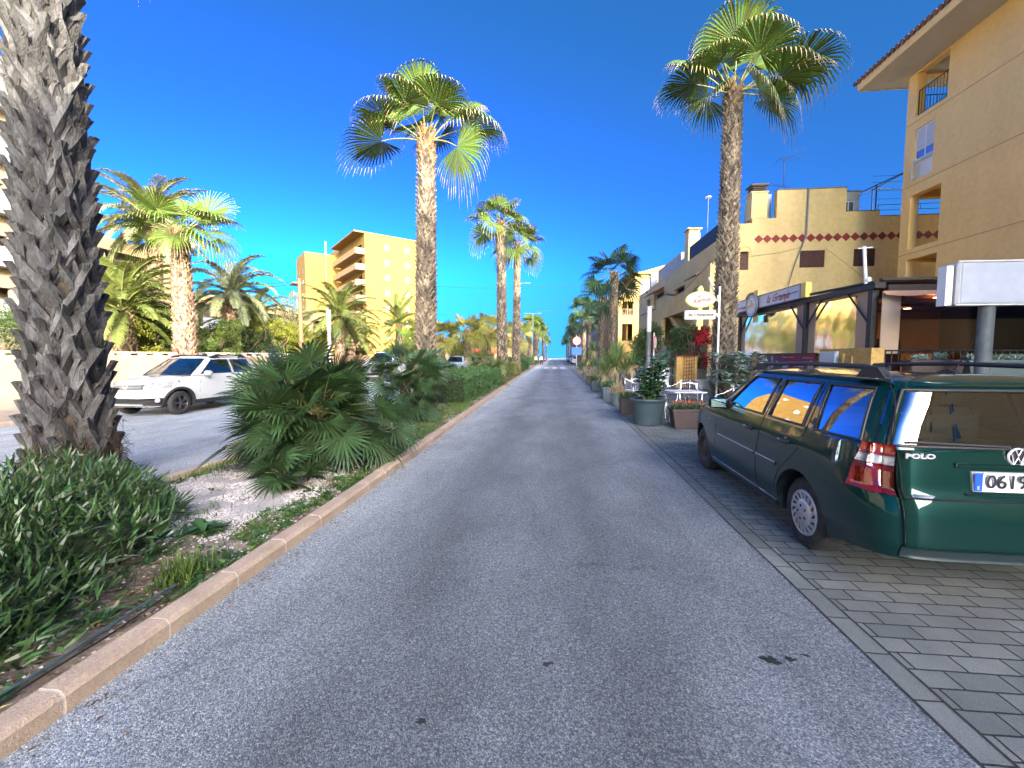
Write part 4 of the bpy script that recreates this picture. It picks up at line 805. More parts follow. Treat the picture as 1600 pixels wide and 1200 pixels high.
# ---------------- fan-palm shrubs in the median
def fanshrub(label, loc, n, Rr, size, seed, stems=7, nseg=24, m=None, h0=.25, petL=(.25,.6), hub_el=(-.2,1.4)):
    rg = random.Random(seed); ng = np.random.default_rng(seed)
    p = thing('dwarf_fan_palm', label, 'shrub', loc, 0, 'dwarf fan palm shrubs in the median'); mb = MB(); tb_ = MB()
    for s in range(stems):
        a = s*2.4+rg.uniform(-.3,.3); d = size*.3*math.sqrt((s+.3)/stems); x0, y0 = d*math.cos(a), d*math.sin(a); hh = h0*rg.uniform(.4,1.3)
        tb_.tube([(x0*.8,y0*.8,-.05),(x0,y0,hh)], [.08,.07], 8); 
        for k in range(n//stems):
            az = k*2.39996+rg.uniform(-.4,.4); t = (k+.5)/(n//stems); el = hub_el[1]+(hub_el[0]-hub_el[1])*t**.8+rg.uniform(-.15,.15)
            az = az if rg.random() < .35 else a+rg.gauss(0,.9)
            hv = np.array([math.cos(az), math.sin(az), 0]); Lp = rg.uniform(*petL)*size; q = np.array([x0,y0,hh]); pts = [tuple(q)]
            for j in range(3): e = el-.12*j; q = q+(hv*math.cos(e)+np.array([0,0,math.sin(e)]))*Lp/3; pts.append(tuple(q))
            mb.tube(pts, [.008,.006,.005,.004], 4, 1, caps=False)
            e2 = el-.25-rg.uniform(0,.35); ax = hv*math.cos(e2)+np.array([0,0,math.sin(e2)]); nm = -hv*math.sin(e2)+np.array([0,0,math.cos(e2)]); roll = rg.uniform(-.9,.9); sd_ = np.cross(nm, ax); nm = nm*math.cos(roll)+sd_*math.sin(roll)
            if q[2] < .12: continue
            V = fan_arr(Rr*rg.uniform(.75,1.15), nseg, R(rg.uniform(190,260)), rg=ng, st=(.04,.35,.6,.85,1.0), cup=.3, wid=1.0); place_fan(mb, q, ax, nm, V, rg.uniform(.0,.25), .5, 0)
    tb_.build('stems', M_core, p); mb.build('fronds', [m or M_fand, M_pet], p); return p
fanshrub('largest bushy fan palm shrub in the median nearest the camera', (-3.22, 5.25, .08), 180, .43, .84, 3, 10, nseg=22, petL=(.35,1.05), h0=.8, hub_el=(-.35,1.5))
for (x, y, z, s) in ((-2.95,4.25,.06,.42),(-3.5,4.75,.06,.5)):
    fanshrub('low fan palm seedling at the foot of the largest shrub' if s < .45 else 'low fan palm offshoot left of the largest shrub', (x, y, z), 26, .32, s, int(s*100), 2, nseg=18, h0=.12)
fanshrub('second fan palm shrub, under the dark median trunk', (-3.3, 9.3, .08), 90, .42, .85, 7, 7, nseg=22, petL=(.35,.8), h0=.9, hub_el=(-.3,1.5))
fanshrub('fan palm shrub behind the clipped hedge at the foot of the twin palms', (-3.3, 20.5, .08), 48, .5, 1.1, 9, 5, nseg=16, h0=.8, m=mat('olive_fan_leaf', (.12,.15,.05), .5, island=.4, translucent=.2))
fanshrub('small dark fan palm shrub behind the clipped hedge on its left', (-4.4, 16.5, .08), 36, .42, .8, 19, 4, nseg=16, h0=.7)
# ---------------- leafy volumes
def leafcloud(mb, pts, nrm, L, W, m=0, bendz=.25, up=.4):
    """pts (n,3), nrm (n,3) outward; two-quad leaves"""
    n = len(pts); d = nrm+nrg.normal(0,.7,(n,3)); d[:,2] += up; d /= np.linalg.norm(d,axis=1)[:,None]
    s = np.cross(d, nrg.normal(0,1,(n,3))); s /= np.linalg.norm(s,axis=1)[:,None]; nn = np.cross(s, d)
    l = (L*nrg.uniform(.6,1.25,n))[:,None]; w = (W*nrg.uniform(.7,1.2,n))[:,None]
    V = np.stack([pts-s*w*.15, pts+s*w*.15, pts+d*l*.5+s*w*.5+nn*l*.06, pts+d*l*.5-s*w*.5+nn*l*.06, pts+d*l-nn*l*bendz*.4+s*w*.05, pts+d*l-nn*l*bendz*.4-s*w*.05], 1).reshape(-1,3)
    b = np.arange(n)[:,None]*6; F = np.concatenate([b+np.array([[0,1,2,3]]), b+np.array([[3,2,4,5]])]); mb.addnp(V, F, m)
def hedge(label, x0, x1, y0, y1, h, n, L, W, m, seed=1, group='clipped hedges in the median', z0=.08, rough=.08, name='clipped_hedge', core=True):
    p = thing(name, label, 'hedge', ((x0+x1)/2, (y0+y1)/2, z0), 0, group); g = np.random.default_rng(seed); mb = MB()
    hx, hy = (x1-x0)/2, (y1-y0)/2; A_ = [2*hy*h, 2*hy*h, 2*hx*h, 4*hx*hy*1.2]; pr_ = np.array(A_)/sum(A_); k = g.choice(4, n, p=pr_); u = g.uniform(-1,1,n); v = g.uniform(0,1,n)
    P = np.zeros((n,3)); Nn = np.zeros((n,3)); 
    for i in range(4):
        q = k == i; c = q.sum()
        if i < 2: P[q] = np.stack([np.full(c, hx*(1 if i == 0 else -1)), u[q]*hy, v[q]*h],1); Nn[q,0] = 1 if i == 0 else -1
        elif i == 2: P[q] = np.stack([u[q]*hx, np.full(c,-hy), v[q]*h],1); Nn[q,1] = -1
        else: P[q] = np.stack([u[q]*hx, g.uniform(-hy,hy,c), np.full(c,h)],1); Nn[q,2] = 1
    P += np.sin(P[:,[1,2,0]]*5+seed)*rough*.5; P += g.normal(0,rough*.35,(n,3)); P -= Nn*g.uniform(0,.12,(n,1))
    P[:,2] = np.maximum(P[:,2], .02)
    leafcloud(mb, P, Nn, L, W)
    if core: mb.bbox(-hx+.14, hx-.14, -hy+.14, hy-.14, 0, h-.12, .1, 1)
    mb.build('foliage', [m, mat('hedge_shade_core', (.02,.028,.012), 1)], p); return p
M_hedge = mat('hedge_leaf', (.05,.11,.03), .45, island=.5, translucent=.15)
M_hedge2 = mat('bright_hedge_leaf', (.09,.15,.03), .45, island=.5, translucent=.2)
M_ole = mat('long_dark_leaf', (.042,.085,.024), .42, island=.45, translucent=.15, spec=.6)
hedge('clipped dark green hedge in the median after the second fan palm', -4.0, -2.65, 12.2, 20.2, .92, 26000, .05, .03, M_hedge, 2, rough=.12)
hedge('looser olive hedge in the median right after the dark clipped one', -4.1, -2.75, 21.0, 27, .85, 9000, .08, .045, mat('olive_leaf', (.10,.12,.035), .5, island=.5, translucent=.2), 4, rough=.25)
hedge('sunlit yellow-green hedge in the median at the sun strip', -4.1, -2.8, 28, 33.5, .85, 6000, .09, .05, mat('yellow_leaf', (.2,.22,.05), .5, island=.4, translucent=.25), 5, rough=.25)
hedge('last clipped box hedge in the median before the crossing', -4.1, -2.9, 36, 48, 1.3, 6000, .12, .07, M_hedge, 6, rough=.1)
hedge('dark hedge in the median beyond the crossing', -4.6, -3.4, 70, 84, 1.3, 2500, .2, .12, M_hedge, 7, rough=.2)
# near hedge of long leaves, bottom left
def bush(label, name, loc, blobs, n, L, W, m, seed=1, up=.4, group=None, cat='shrub', twigs=0, core=.72, mt=None, group_=None, twr=.006, bendz=.25):
    p = thing(name, label, cat, loc, 0, group); g = np.random.default_rng(seed); mb = MB()
    vol = np.array([b[3]*b[4]*b[5] for b in blobs])**.67; vol /= vol.sum()
    for b, f in zip(blobs, vol):
        c = int(n*f); d = g.normal(0,1,(c,3)); d /= np.linalg.norm(d,axis=1)[:,None]; r_ = g.uniform(0,1,(c,1))**.28
        wob = 1+.16*np.sin(d[:,[0]]*5+seed)+.14*np.sin(d[:,[2]]*7+d[:,[1]]*6)
        P = d*r_*wob*np.array(b[3:6])+np.array(b[:3]); q = P[:,2] > .0; leafcloud(mb, P[q], d[q], L, W, up=up, bendz=bendz)
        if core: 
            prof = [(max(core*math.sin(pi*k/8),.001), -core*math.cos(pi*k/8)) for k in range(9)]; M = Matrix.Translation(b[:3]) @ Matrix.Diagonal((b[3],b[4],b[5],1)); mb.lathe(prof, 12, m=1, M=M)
    for k in range(twigs):
        b = rng.choice(blobs); a = rng.uniform(0,6.3); mb.tube([(b[0]*.3,b[1]*.3,0),(b[0]+b[3]*.6*math.cos(a)*rng.random(), b[1]+b[4]*.6*math.sin(a)*rng.random(), b[2]*.8+b[5]*.3*rng.random())], [twr*1.6,twr*.7], 5, 2, caps=False)
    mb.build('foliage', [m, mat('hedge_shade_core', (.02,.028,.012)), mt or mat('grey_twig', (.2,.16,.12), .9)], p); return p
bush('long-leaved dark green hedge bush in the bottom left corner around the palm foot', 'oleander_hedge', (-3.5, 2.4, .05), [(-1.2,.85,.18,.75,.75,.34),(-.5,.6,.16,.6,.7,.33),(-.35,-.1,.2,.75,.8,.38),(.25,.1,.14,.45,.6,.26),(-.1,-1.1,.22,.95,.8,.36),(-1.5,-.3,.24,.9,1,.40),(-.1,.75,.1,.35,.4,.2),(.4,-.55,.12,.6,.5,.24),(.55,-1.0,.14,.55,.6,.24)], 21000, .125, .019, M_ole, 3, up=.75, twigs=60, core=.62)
# weeds and grass in the bed
M_grass = mat('weed_grass', (.11,.17,.03), .6, island=.5, translucent=.3)
M_weed = mat('weed_leaf', (.05,.12,.035), .5, island=.5, translucent=.2)
mb = MB(); 
def grass(mb, x, y, z, h, m=0):
    a = rng.uniform(0,6.3); w = .003; l = h*rng.uniform(.1,.7); c, s = math.cos(a), math.sin(a)
    mb.add([(x-w*s,y+w*c,z),(x+w*s,y-w*c,z),(x+w*s+c*l*.4,y-w*c+s*l*.4,z+h*.6),(x-w*s+c*l*.4,y+w*c+s*l*.4,z+h*.6),(x+c*l,y+s*l,z+h)], [(0,1,2,3),(3,2,4)], m)
def rosette(mb, x, y, z, s, n=12, m=1):
    for k in range(n):
        a = k*2.4+rng.uniform(-.3,.3); e = rng.uniform(.1,.8); l = s*rng.uniform(.6,1.1); w = l*.17; c, q = math.cos(a), math.sin(a); zz = math.sin(e)*l
        mb.add([(x,y,z),(x+c*l*.55-q*w,y+q*l*.55+c*w,z+zz*.75),(x+c*l,y+q*l,z+zz*.7),(x+c*l*.55+q*w,y+q*l*.55-c*w,z+zz*.75)], [(0,1,2,3)], m)
clumps = [(-2.45,2.45,.1,330,.17),(-2.5,3.1,.2,70,.07),(-2.4,3.7,.2,90,.07),(-2.45,4.6,.3,120,.07),(-2.9,5.2,.4,300,.12),(-2.5,6.4,.5,700,.09),(-2.6,8,.5,900,.1),(-2.7,10,.7,1200,.12),(-4.4,4.9,.3,400,.1),(-4.4,6,.5,600,.1),(-4.4,9,.8,500,.1),(-3.2,3.4,.2,100,.08),(-2.6,3.3,.2,200,.06),(-2.8,11.8,.5,900,.14),(-3.6,3.0,.2,200,.1)]
for (cx, cy, s, n, h) in clumps:
    for k in range(n):
        x, y = rng.gauss(cx, s*.5), rng.gauss(cy, s)
        if kl(y)+.2 < x < kx(y)-.17: grass(mb, x, y, medz(x,y), h*rng.uniform(.4,1.1))
for k in range(900):
    x, y = rng.uniform(-4.5,-2.3), rng.uniform(1.2, 13)
    ing = in_gravel(x, y)
    if kx(y)-.2 < x or (ing and rng.random() < .96): continue
    rosette(mb, x, y, medz(x,y), rng.uniform(.03,.1), rng.randint(6,14), 1)
for k in range(520):
    x = -2.3-abs(rng.gauss(0,.18)); y = rng.uniform(2.3, 9); rosette(mb, x-(kx(4)-kx(y)), y, medz(x,y), rng.uniform(.03,.08), rng.randint(6,12), 1 if rng.random() < .6 else 0)
tag(mb.build('weeds', [M_grass, M_weed]), label='weeds and grass growing along the median kerb', kind='stuff')
mb = MB(); 
for k in range(3): rosette(mb, 0,0,0, .2-.03*k, 16, 0)
w_ = mb.build('leafy_weed', [M_weed]); w_.location = (-2.85, 3.05, .1); tag(w_, 'broad rosette weed growing on the gravel beside the near kerb', 'plant')
# leaf litter
mb = MB()
for k in range(2600):
    x, y = rng.uniform(-3.6,-2.26), rng.uniform(.2, 2.6) if k % 3 else rng.uniform(4.5, 11); a = rng.uniform(0,6.3); l = rng.uniform(.02,.09); w = .006; c, s = math.cos(a), math.sin(a); z = medz(x,y)+.004+rng.uniform(0,.02)
    mb.add([(x,y,z),(x+c*l*.5-s*w,y+s*l*.5+c*w,z+.004),(x+c*l,y+s*l,z),(x+c*l*.5+s*w,y+s*l*.5-c*w,z+.003)], [(0,1,2,3)], 0)
tag(mb.build('leaf_litter', mat('dead_leaf', (.20,.13,.07), .9, island=.6)), label='dry leaf litter on the median soil', kind='stuff')
# trees and bushes left
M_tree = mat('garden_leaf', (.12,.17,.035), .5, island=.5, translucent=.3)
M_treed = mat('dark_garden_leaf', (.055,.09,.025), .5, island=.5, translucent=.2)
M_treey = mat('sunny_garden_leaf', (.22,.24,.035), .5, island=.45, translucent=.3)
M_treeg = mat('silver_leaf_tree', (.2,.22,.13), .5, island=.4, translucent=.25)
def tree(label, loc, H, blobs, n, L, W, m, seed, name='garden_tree', group='trees behind the garden wall'):
    p = thing(name, label, 'tree', loc, 0, group); g = np.random.default_rng(seed); mb = MB(); tr = MB(); rg = random.Random(seed)
    top = max(b[2] for b in blobs); tr.tube([(0,0,-.1),(.05,.0,H*.3),(.0,.05,H*.6)], [.16,.13,.08], 8)
    for b in blobs: tr.tube([(0,0,H*.3),(b[0]*.5,b[1]*.5,(H*.3+b[2])*.55),(b[0],b[1],b[2])], [.08,.05,.02], 6)
    tr.build('trunk', mat('tree_bark', (.16,.12,.09), .9, (.08,.06,.05), 6, 6, bump=.5), p)
    vol = np.array([b[3]**2 for b in blobs]); vol = vol/vol.sum()
    for b, f in zip(blobs, vol):
        nb = max(int(n*f/60), 4)
        for q in range(nb):   # small twiggy clusters spread through the blob
            d = g.normal(0,1,3); d /= np.linalg.norm(d); c = np.array(b[:3])+d*g.uniform(.3,1)**.6*np.array([b[3],b[3],b[3]*.8]); P = c+g.normal(0,b[3]*.13,(60,3)); leafcloud(mb, P, (P-np.array(b[:3]))*.8, L, W, up=.2)
    mb.build('crown', m, p); return p
def rb(n, w, h0, h1, s, sd_):
    r_ = random.Random(sd_); return [(r_.uniform(-w,w), r_.uniform(-w,w)*.6, r_.uniform(h0,h1), r_.uniform(s*.6,s)) for _ in range(n)]
tree('feathery grey-green tree at the left end of the garden trees', (-21.9, 30, .1), 6.4, rb(22,1.5,1.6,5.7,.85,1), 13000, .12, .035, M_treeg, 1)
tree('tall thin feathery tree left of the utility pole', (-21.9, 33, .1), 6.8, rb(22,1.3,1.8,6.3,.8,2), 12000, .12, .035, M_treeg, 2)
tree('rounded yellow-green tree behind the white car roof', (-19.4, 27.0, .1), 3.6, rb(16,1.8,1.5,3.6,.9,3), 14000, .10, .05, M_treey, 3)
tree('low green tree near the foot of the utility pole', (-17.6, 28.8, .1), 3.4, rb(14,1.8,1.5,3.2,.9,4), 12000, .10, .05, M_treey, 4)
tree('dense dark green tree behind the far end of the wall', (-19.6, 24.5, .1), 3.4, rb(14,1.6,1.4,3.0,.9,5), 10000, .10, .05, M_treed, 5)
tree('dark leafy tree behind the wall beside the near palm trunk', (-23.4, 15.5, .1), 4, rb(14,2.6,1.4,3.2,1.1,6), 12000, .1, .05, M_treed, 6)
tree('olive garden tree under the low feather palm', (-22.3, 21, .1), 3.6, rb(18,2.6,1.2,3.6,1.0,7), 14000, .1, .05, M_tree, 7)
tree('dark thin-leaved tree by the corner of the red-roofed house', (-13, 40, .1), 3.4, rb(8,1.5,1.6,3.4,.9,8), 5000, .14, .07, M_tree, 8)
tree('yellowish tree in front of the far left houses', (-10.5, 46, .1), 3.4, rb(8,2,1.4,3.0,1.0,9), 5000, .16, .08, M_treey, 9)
tree('far tree left of the T-shaped street light', (-9.5, 78, .1), 4, rb(9,3.5,1.6,3.6,1.3,10), 3500, .25, .14, M_treey, 10)
tree('far pale tree beyond the crossing on the left', (-8, 105, .1), 4, rb(9,4,1.6,3.6,1.4,11), 2500, .3, .18, M_tree, 11)

phoenix('yellow-green feather palm leaning out behind the low stump palm', (-23.2, 20.5, .2), 4.2, .3, 40, 3.8, 21, ll=.5, curve=1.5, npair=44)
tree('bright yellow-green tree left of the stout palm trunk', (-21.8, 19.2, .1), 3.6, rb(16,2.0,1.3,3.4,.9,41), 11000, .1, .05, M_treey, 41)
tree('bright leafy tree right of the stout palm trunk', (-18.8, 21.3, .1), 3.6, rb(14,1.6,1.3,3.2,.85,42), 10000, .1, .05, M_tree, 42)
phoenix('golden feather palm between the stout palm and the garden trees', (-21.2, 27.5, .2), 3.6, .3, 36, 3.6, 45, ll=.5, curve=1.4, npair=40)
tree('tall olive-green tree filling the gap between the feather palms', (-26, 26, .1), 5.5, rb(20,2.4,1.6,5.2,1.1,31), 12000, .12, .06, M_tree, 31)
tree('mid-green tree between the garden trees and the tower', (-19.5, 38, .1), 4.6, rb(18,2.6,1.6,4.4,1.1,32), 9000, .15, .07, M_tree, 32)
tree('bushy yellow-green shrub tree at the foot of the tower', (-15.5, 43, .1), 3.6, rb(14,2.2,1.3,3.3,1.0,33), 8000, .15, .08, M_treey, 33)

mb = MB()
for k in range(2600):
    y = rng.uniform(.8, 22)**1.0; x = kx(y)+abs(rng.gauss(0,.12))+.004; pebble(mb, x, y, .002, rng.uniform(.002,.006)*(1+y*.05), 0 if rng.random() < .6 else 1)
for k in range(260):
    y = rng.uniform(.8, 20); x = kx(y)+abs(rng.gauss(0,.1))+.01; a = rng.uniform(0,6.3); l = rng.uniform(.02,.06); c, s_ = math.cos(a), math.sin(a); mb.add([(x,y,.004),(x+c*l*.5-s_*.005,y+s_*l*.5+c*.005,.009),(x+c*l,y+s_*l,.004),(x+c*l*.5+s_*.005,y+s_*l*.5-c*.005,.007)], [(0,1,2,3)], 1)
for k in range(500):
    x, y = rng.uniform(-1.9, 1.6), rng.uniform(1.2, 14); pebble(mb, x, y, .001, rng.uniform(.002,.005), 1 if rng.random() < .5 else 0)
tag(mb.build('road_grit', [mat('pale_grit', (.42,.38,.33), .9, (.3,.26,.22), 60, 3, island=.3), mat('brown_grit', (.12,.08,.05), .9, island=.4)]), label='grit and dry leaf bits along the kerb foot', kind='stuff')
# ================================================================ cars
M_tyre = mat('tyre_rubber', (.015,.015,.016), .75, (.03,.03,.03), 30, 3, bump=.3, bscale=120)
M_bplas = mat('black_plastic', (.018,.018,.02), .5)
M_cglass = glassmat('car_glass', (.38,.45,.47), .01, 1.5, .12)
M_int = mat('car_interior', (.04,.04,.045), .8)
M_chrome = mat('chrome_trim', (.75,.75,.77), .22, metal=.6)
M_hubcap = mat('hubcap_silver', (.52,.52,.53), .35, metal=.6)
M_gap = mat('panel_gap', (.004,.004,.004), .9)
M_redl = mat('red_lamp_glass', (.16,.002,.002), .12, (.08,.001,.001), 9, 3, coat=.8, spec=.8)
M_clrl = mat('clear_lamp_glass', (.36,.36,.37), .15, (.2,.2,.21), 30, 3, coat=.8)
M_orl = mat('amber_red_lamp', (.22,.018,.004), .12, (.14,.006,.002), 14, 3, coat=.8)
M_plate = mat('plate_white', (.72,.73,.75), .35); M_pblue = mat('plate_blue', (.01,.08,.45), .4); M_plk = mat('plate_black', (.01,.01,.012), .5)
def paint(name, col, metal=0, rough=.25, flake=0):
    m = mat(name, col, rough, metal=metal, coat=.85, spec=.6); b = m.node_tree.nodes['Principled BSDF']; b.inputs['Coat Roughness'].default_value = .02; b.inputs['Specular IOR Level'].default_value = .25; return m
def interp(x, xs, ys): return float(np.interp(x, xs, ys))
class Car:
    """body = lower shell + glasshouse, both super-ellipse plan outlines whose size follows the height"""
    def __init__(s, S): s.S = S
    def dims(s, z, part):
        S = s.S; T = S['low'] if part == 'L' else S['up']; zs = T['z']
        return [interp(z, zs, T[k]) for k in ('w', 'r', 'f')]+[T['nr'], T['nf']]
    def yat(s, x, z, part='L'):
        w, r, f, nr, nf = s.dims(z, part); xc = s.S['xc']
        u = abs(x-xc)/(f-xc if x > xc else xc-r); n = nf if x > xc else nr
        return w*max(1-min(u,1)**n, 0)**(1/n)
    def xat(s, y, z, part='L', rear=True):
        w, r, f, nr, nf = s.dims(z, part); xc = s.S['xc']; n = nr if rear else nf; u = min(abs(y)/w, 1); k = max(1-u**n, 0)**(1/n)
        return xc-(xc-r)*k if rear else xc+(f-xc)*k
    def column(s, c, z, part):
        k = c[0]
        if k == 'r': w = s.dims(z, part)[0]; y = c[1]*w; return s.xat(y, z, part, True), y
        if k == 'f': w = s.dims(z, part)[0]; y = c[1]*w; return s.xat(y, z, part, False), y
        if k == 's':
            zl, zh = s.S['zb'], s.S['zr']; t = min(max((z-zl)/(zh-zl), 0), 1) if part == 'U' else 0
            x = c[1]+(c[2]-c[1])*t; return x, s.yat(x, z, part)
        if k in 'ab':
            w, r, f, nr, nf = s.dims(z, part); xc = s.S['xc']; n = nr if k == 'a' else nf; a = c[1]
            cx, sy_ = abs(math.cos(a))**(2/n), abs(math.sin(a))**(2/n); return (xc-(xc-r)*cx if k == 'a' else xc+(f-xc)*cx), w*sy_
    def zc(s, x, t):   # lower shell height for param t at x
        S = s.S; zt = interp(x, S['top'][0], S['top'][1]); zb = interp(x, S['bot'][0], S['bot'][1]); return zb+(zt-zb)*t
def build_car(S, name, label, loc, rz, group=None):
    C = Car(S); P = S['paint']; root = thing(name, label, 'car', loc, rz, group)
    # ---- lower shell
    cols = [('r', v) for v in np.linspace(0, .8, 9)]+[('a', a) for a in np.linspace(.32, 1.15, 9)]
    x0 = C.column(('a', 1.15), .5, 'L')[0]; x1 = C.column(('b', 1.05), .5, 'L')[0]
    nx = int((x1-x0)/.045); cols += [('s', x, x) for x in np.linspace(x0+.075, x1-.05, nx+1)]
    cols += [('b', a) for a in np.linspace(1.05, .3, 9)]+[('f', v) for v in np.linspace(.78, 0, 9)]
    NT = 20; ts = np.linspace(0, 1, NT+1); W = S['low']['w']; V = []; n = len(cols)
    def lowpt(c, t):
        z = .6
        for _ in range(3): x, y = C.column(c, z, 'L'); z = C.zc(x, t)
        x, y = C.column(c, z, 'L'); return x, y, z
    for sg in (1, -1):
        for t in ts:
            for c in cols: x, y, z = lowpt(c, t); V.append([x, y*sg, z])
    V = np.array(V); F = []
    wr = S['arch']; hole = set()
    for sgi, sg in enumerate((1, -1)):
        base = sgi*n*(NT+1); inside = {}
        for j in range(NT+1):
            for i in range(n):
                k = base+j*n+i; x, y, z = V[k]
                if cols[i][0] in 'sab':
                    for ax in S['axles']:
                        d = math.hypot(x-ax, z-S['wz'])
                        if d < wr and abs(y) > W[0]*.6: inside[k] = ax
        for j in range(NT):
            for i in range(n-1):
                q = [base+j*n+i, base+j*n+i+1, base+(j+1)*n+i+1, base+(j+1)*n+i]
                if all(a in inside for a in q): continue
                F.append(q if sg < 0 else q[::-1])
        used = {a for f in F for a in f}
        for k, ax in inside.items():
            if k in used: 
                x, y, z = V[k]; d = max(math.hypot(x-ax, z-S['wz']), .01); V[k, 0] = ax+(x-ax)/d*wr; V[k, 2] = S['wz']+(z-S['wz'])/d*wr
                V[k, 1] = sg*C.yat(V[k,0], V[k,2])
    mb = MB(); mb.add(V, F, 0, True)
    # shoulder and bonnet cap : from the top ring inward
    NI = 8; caps = []
    for sg in (1, -1):
        b = mb.n; VV = []
        for q in range(NI+1):
            u = q/NI; 
            for c in cols:
                x, y, z = lowpt(c, 1); sh = (1-u); xx = S['xc']+(x-S['xc'])*(1-.0*u) if False else x
                rise = S['crown']*(1-(1-u)**2.2)*(1 if x > S['glass_f']-.1 or True else 0)
                xi = x+(S['xc']-x)*min(u*.0,1); VV.append((x-(.10*u*(1 if x > 1.2 else 0))*(1 if cols else 0), y*sg*(1-u), z+rise))
        fs = [(q*n+i, q*n+i+1, (q+1)*n+i+1, (q+1)*n+i) for q in range(NI) for i in range(n-1)]
        mb.add(VV, [f if sg < 0 else f[::-1] for f in fs], 0, True)
    body = mb.build('body', [P], root)
    # ---- glasshouse
    U = S['ucols']; rows = S['rows']; nu = len(U); rw = len(rows)
    zz = [S['zb']+(S['zr']-S['zb'])*r for r in rows]
    def upt(ci, zi, off=0): 
        x, y = C.column(U[ci], zz[zi], 'U'); 
        if off:
            e = 1e-3
            a = Vector((x, y, 0)); i2 = min(ci+1, nu-1); i1 = max(ci-1, 0); p, q = C.column(U[i1], zz[zi], 'U'), C.column(U[i2], zz[zi], 'U'); t_ = Vector((q[0]-p[0], q[1]-p[1], 0)).normalized(); nn = Vector((-t_.y, t_.x, 0)); x, y = x+nn.x*off, y+nn.y*off
        return x, y, zz[zi]
    win = S['windows']; gh = MB()
    isw = lambda i, j: any(w[0] <= i < w[1] and w[2] <= j < w[3] for w in win)
    for sg in (1, -1):
        vs_ = [(*upt(i, j)[:1], upt(i, j)[1]*sg, upt(i, j)[2]) for j in range(rw) for i in range(nu)]
        fs = [(j*nu+i, j*nu+i+1, (j+1)*nu+i+1, (j+1)*nu+i) for j in range(rw-1) for i in range(nu-1) if not isw(i, j)]
        gh.add(vs_, [f if sg < 0 else f[::-1] for f in fs], 0, True)
        # roof cap
        vs_ = []; NR = 7
        for q in range(NR+1):
            u = q/NR
            for i in range(nu):
                x, y, z = upt(i, rw-1); xm = S['roofx']; k = (1-u)
                vs_.append((xm+(x-xm)*(1-.22*u), y*sg*k, z+S['roofc']*(1-k**2.4)*(1)))
        fs = [(q*nu+i, q*nu+i+1, (q+1)*nu+i+1, (q+1)*nu+i) for q in range(NR) for i in range(nu-1)]
        gh.add(vs_, [f if sg < 0 else f[::-1] for f in fs], 0, True)
    # centre strip of the roof front and rear
    vs_ = []
    for i_ in (0, nu-1):
        x, y, z = upt(i_, rw-1); xm = S['roofx']
        for q in range(NR+1): u = q/NR; vs_.append((xm+(x-xm)*(1-.22*u), 0, z+S['roofc']*(1-(1-u)**2.4)))
    gh.build('roof', [P], root)
    # glass panes and their rubber seals
    for w in win:
        i0, i1, j0, j1 = w[:4]; both = w[4] if len(w) > 4 else True; centre = U[i0][0] in 'rf' and i0 == 0 or i1 == nu-1
        for sg in ((1,) if centre else (1, -1)):
            g = MB(); r = MB(); idx = [(i, j) for j in range(j0, j1+1) for i in range(i0, i1+1)]; wn = i1-i0+1
            for s2 in ((1, -1) if centre else (sg,)):
                vs_ = [(upt(i, j, -.006)[0], upt(i, j, -.006)[1]*s2, upt(i, j)[2]) for i, j in idx]
                fs = [(a*wn+b_, a*wn+b_+1, (a+1)*wn+b_+1, (a+1)*wn+b_) for a in range(j1-j0) for b_ in range(wn-1)]
                g.add(vs_, [f if s2 < 0 else f[::-1] for f in fs], 0, True)
                loop = [(i, j0) for i in range(i0, i1+1)]+[(i1, j) for j in range(j0+1, j1+1)]
                top = [(i, j1) for i in range(i1-1, i0-1, -1)]; back = [(i0, j) for j in range(j1-1, j0, -1)]
                lp = loop+top+([] if centre and i0 == 0 else back) if not (centre and i1 == nu-1) else back[::-1][:0]+[(i0, j) for j in range(j1, j0, -1)]+[(i, j0) for i in range(i0, i1+1)]
                pts = [Vector((upt(i, j, .002)[0], upt(i, j, .002)[1]*s2, upt(i, j)[2])) for i, j in lp]
                if not centre: pts.append(pts[0])
                r.tube(pts, S.get('seal', .011), 5, 0, caps=False)
            nm = 'windscreen' if i1 == nu-1 else ('rear_window' if i0 == 0 else 'side_window')
            go = g.build(nm, M_cglass, root); r.build('seal', M_bplas, go)
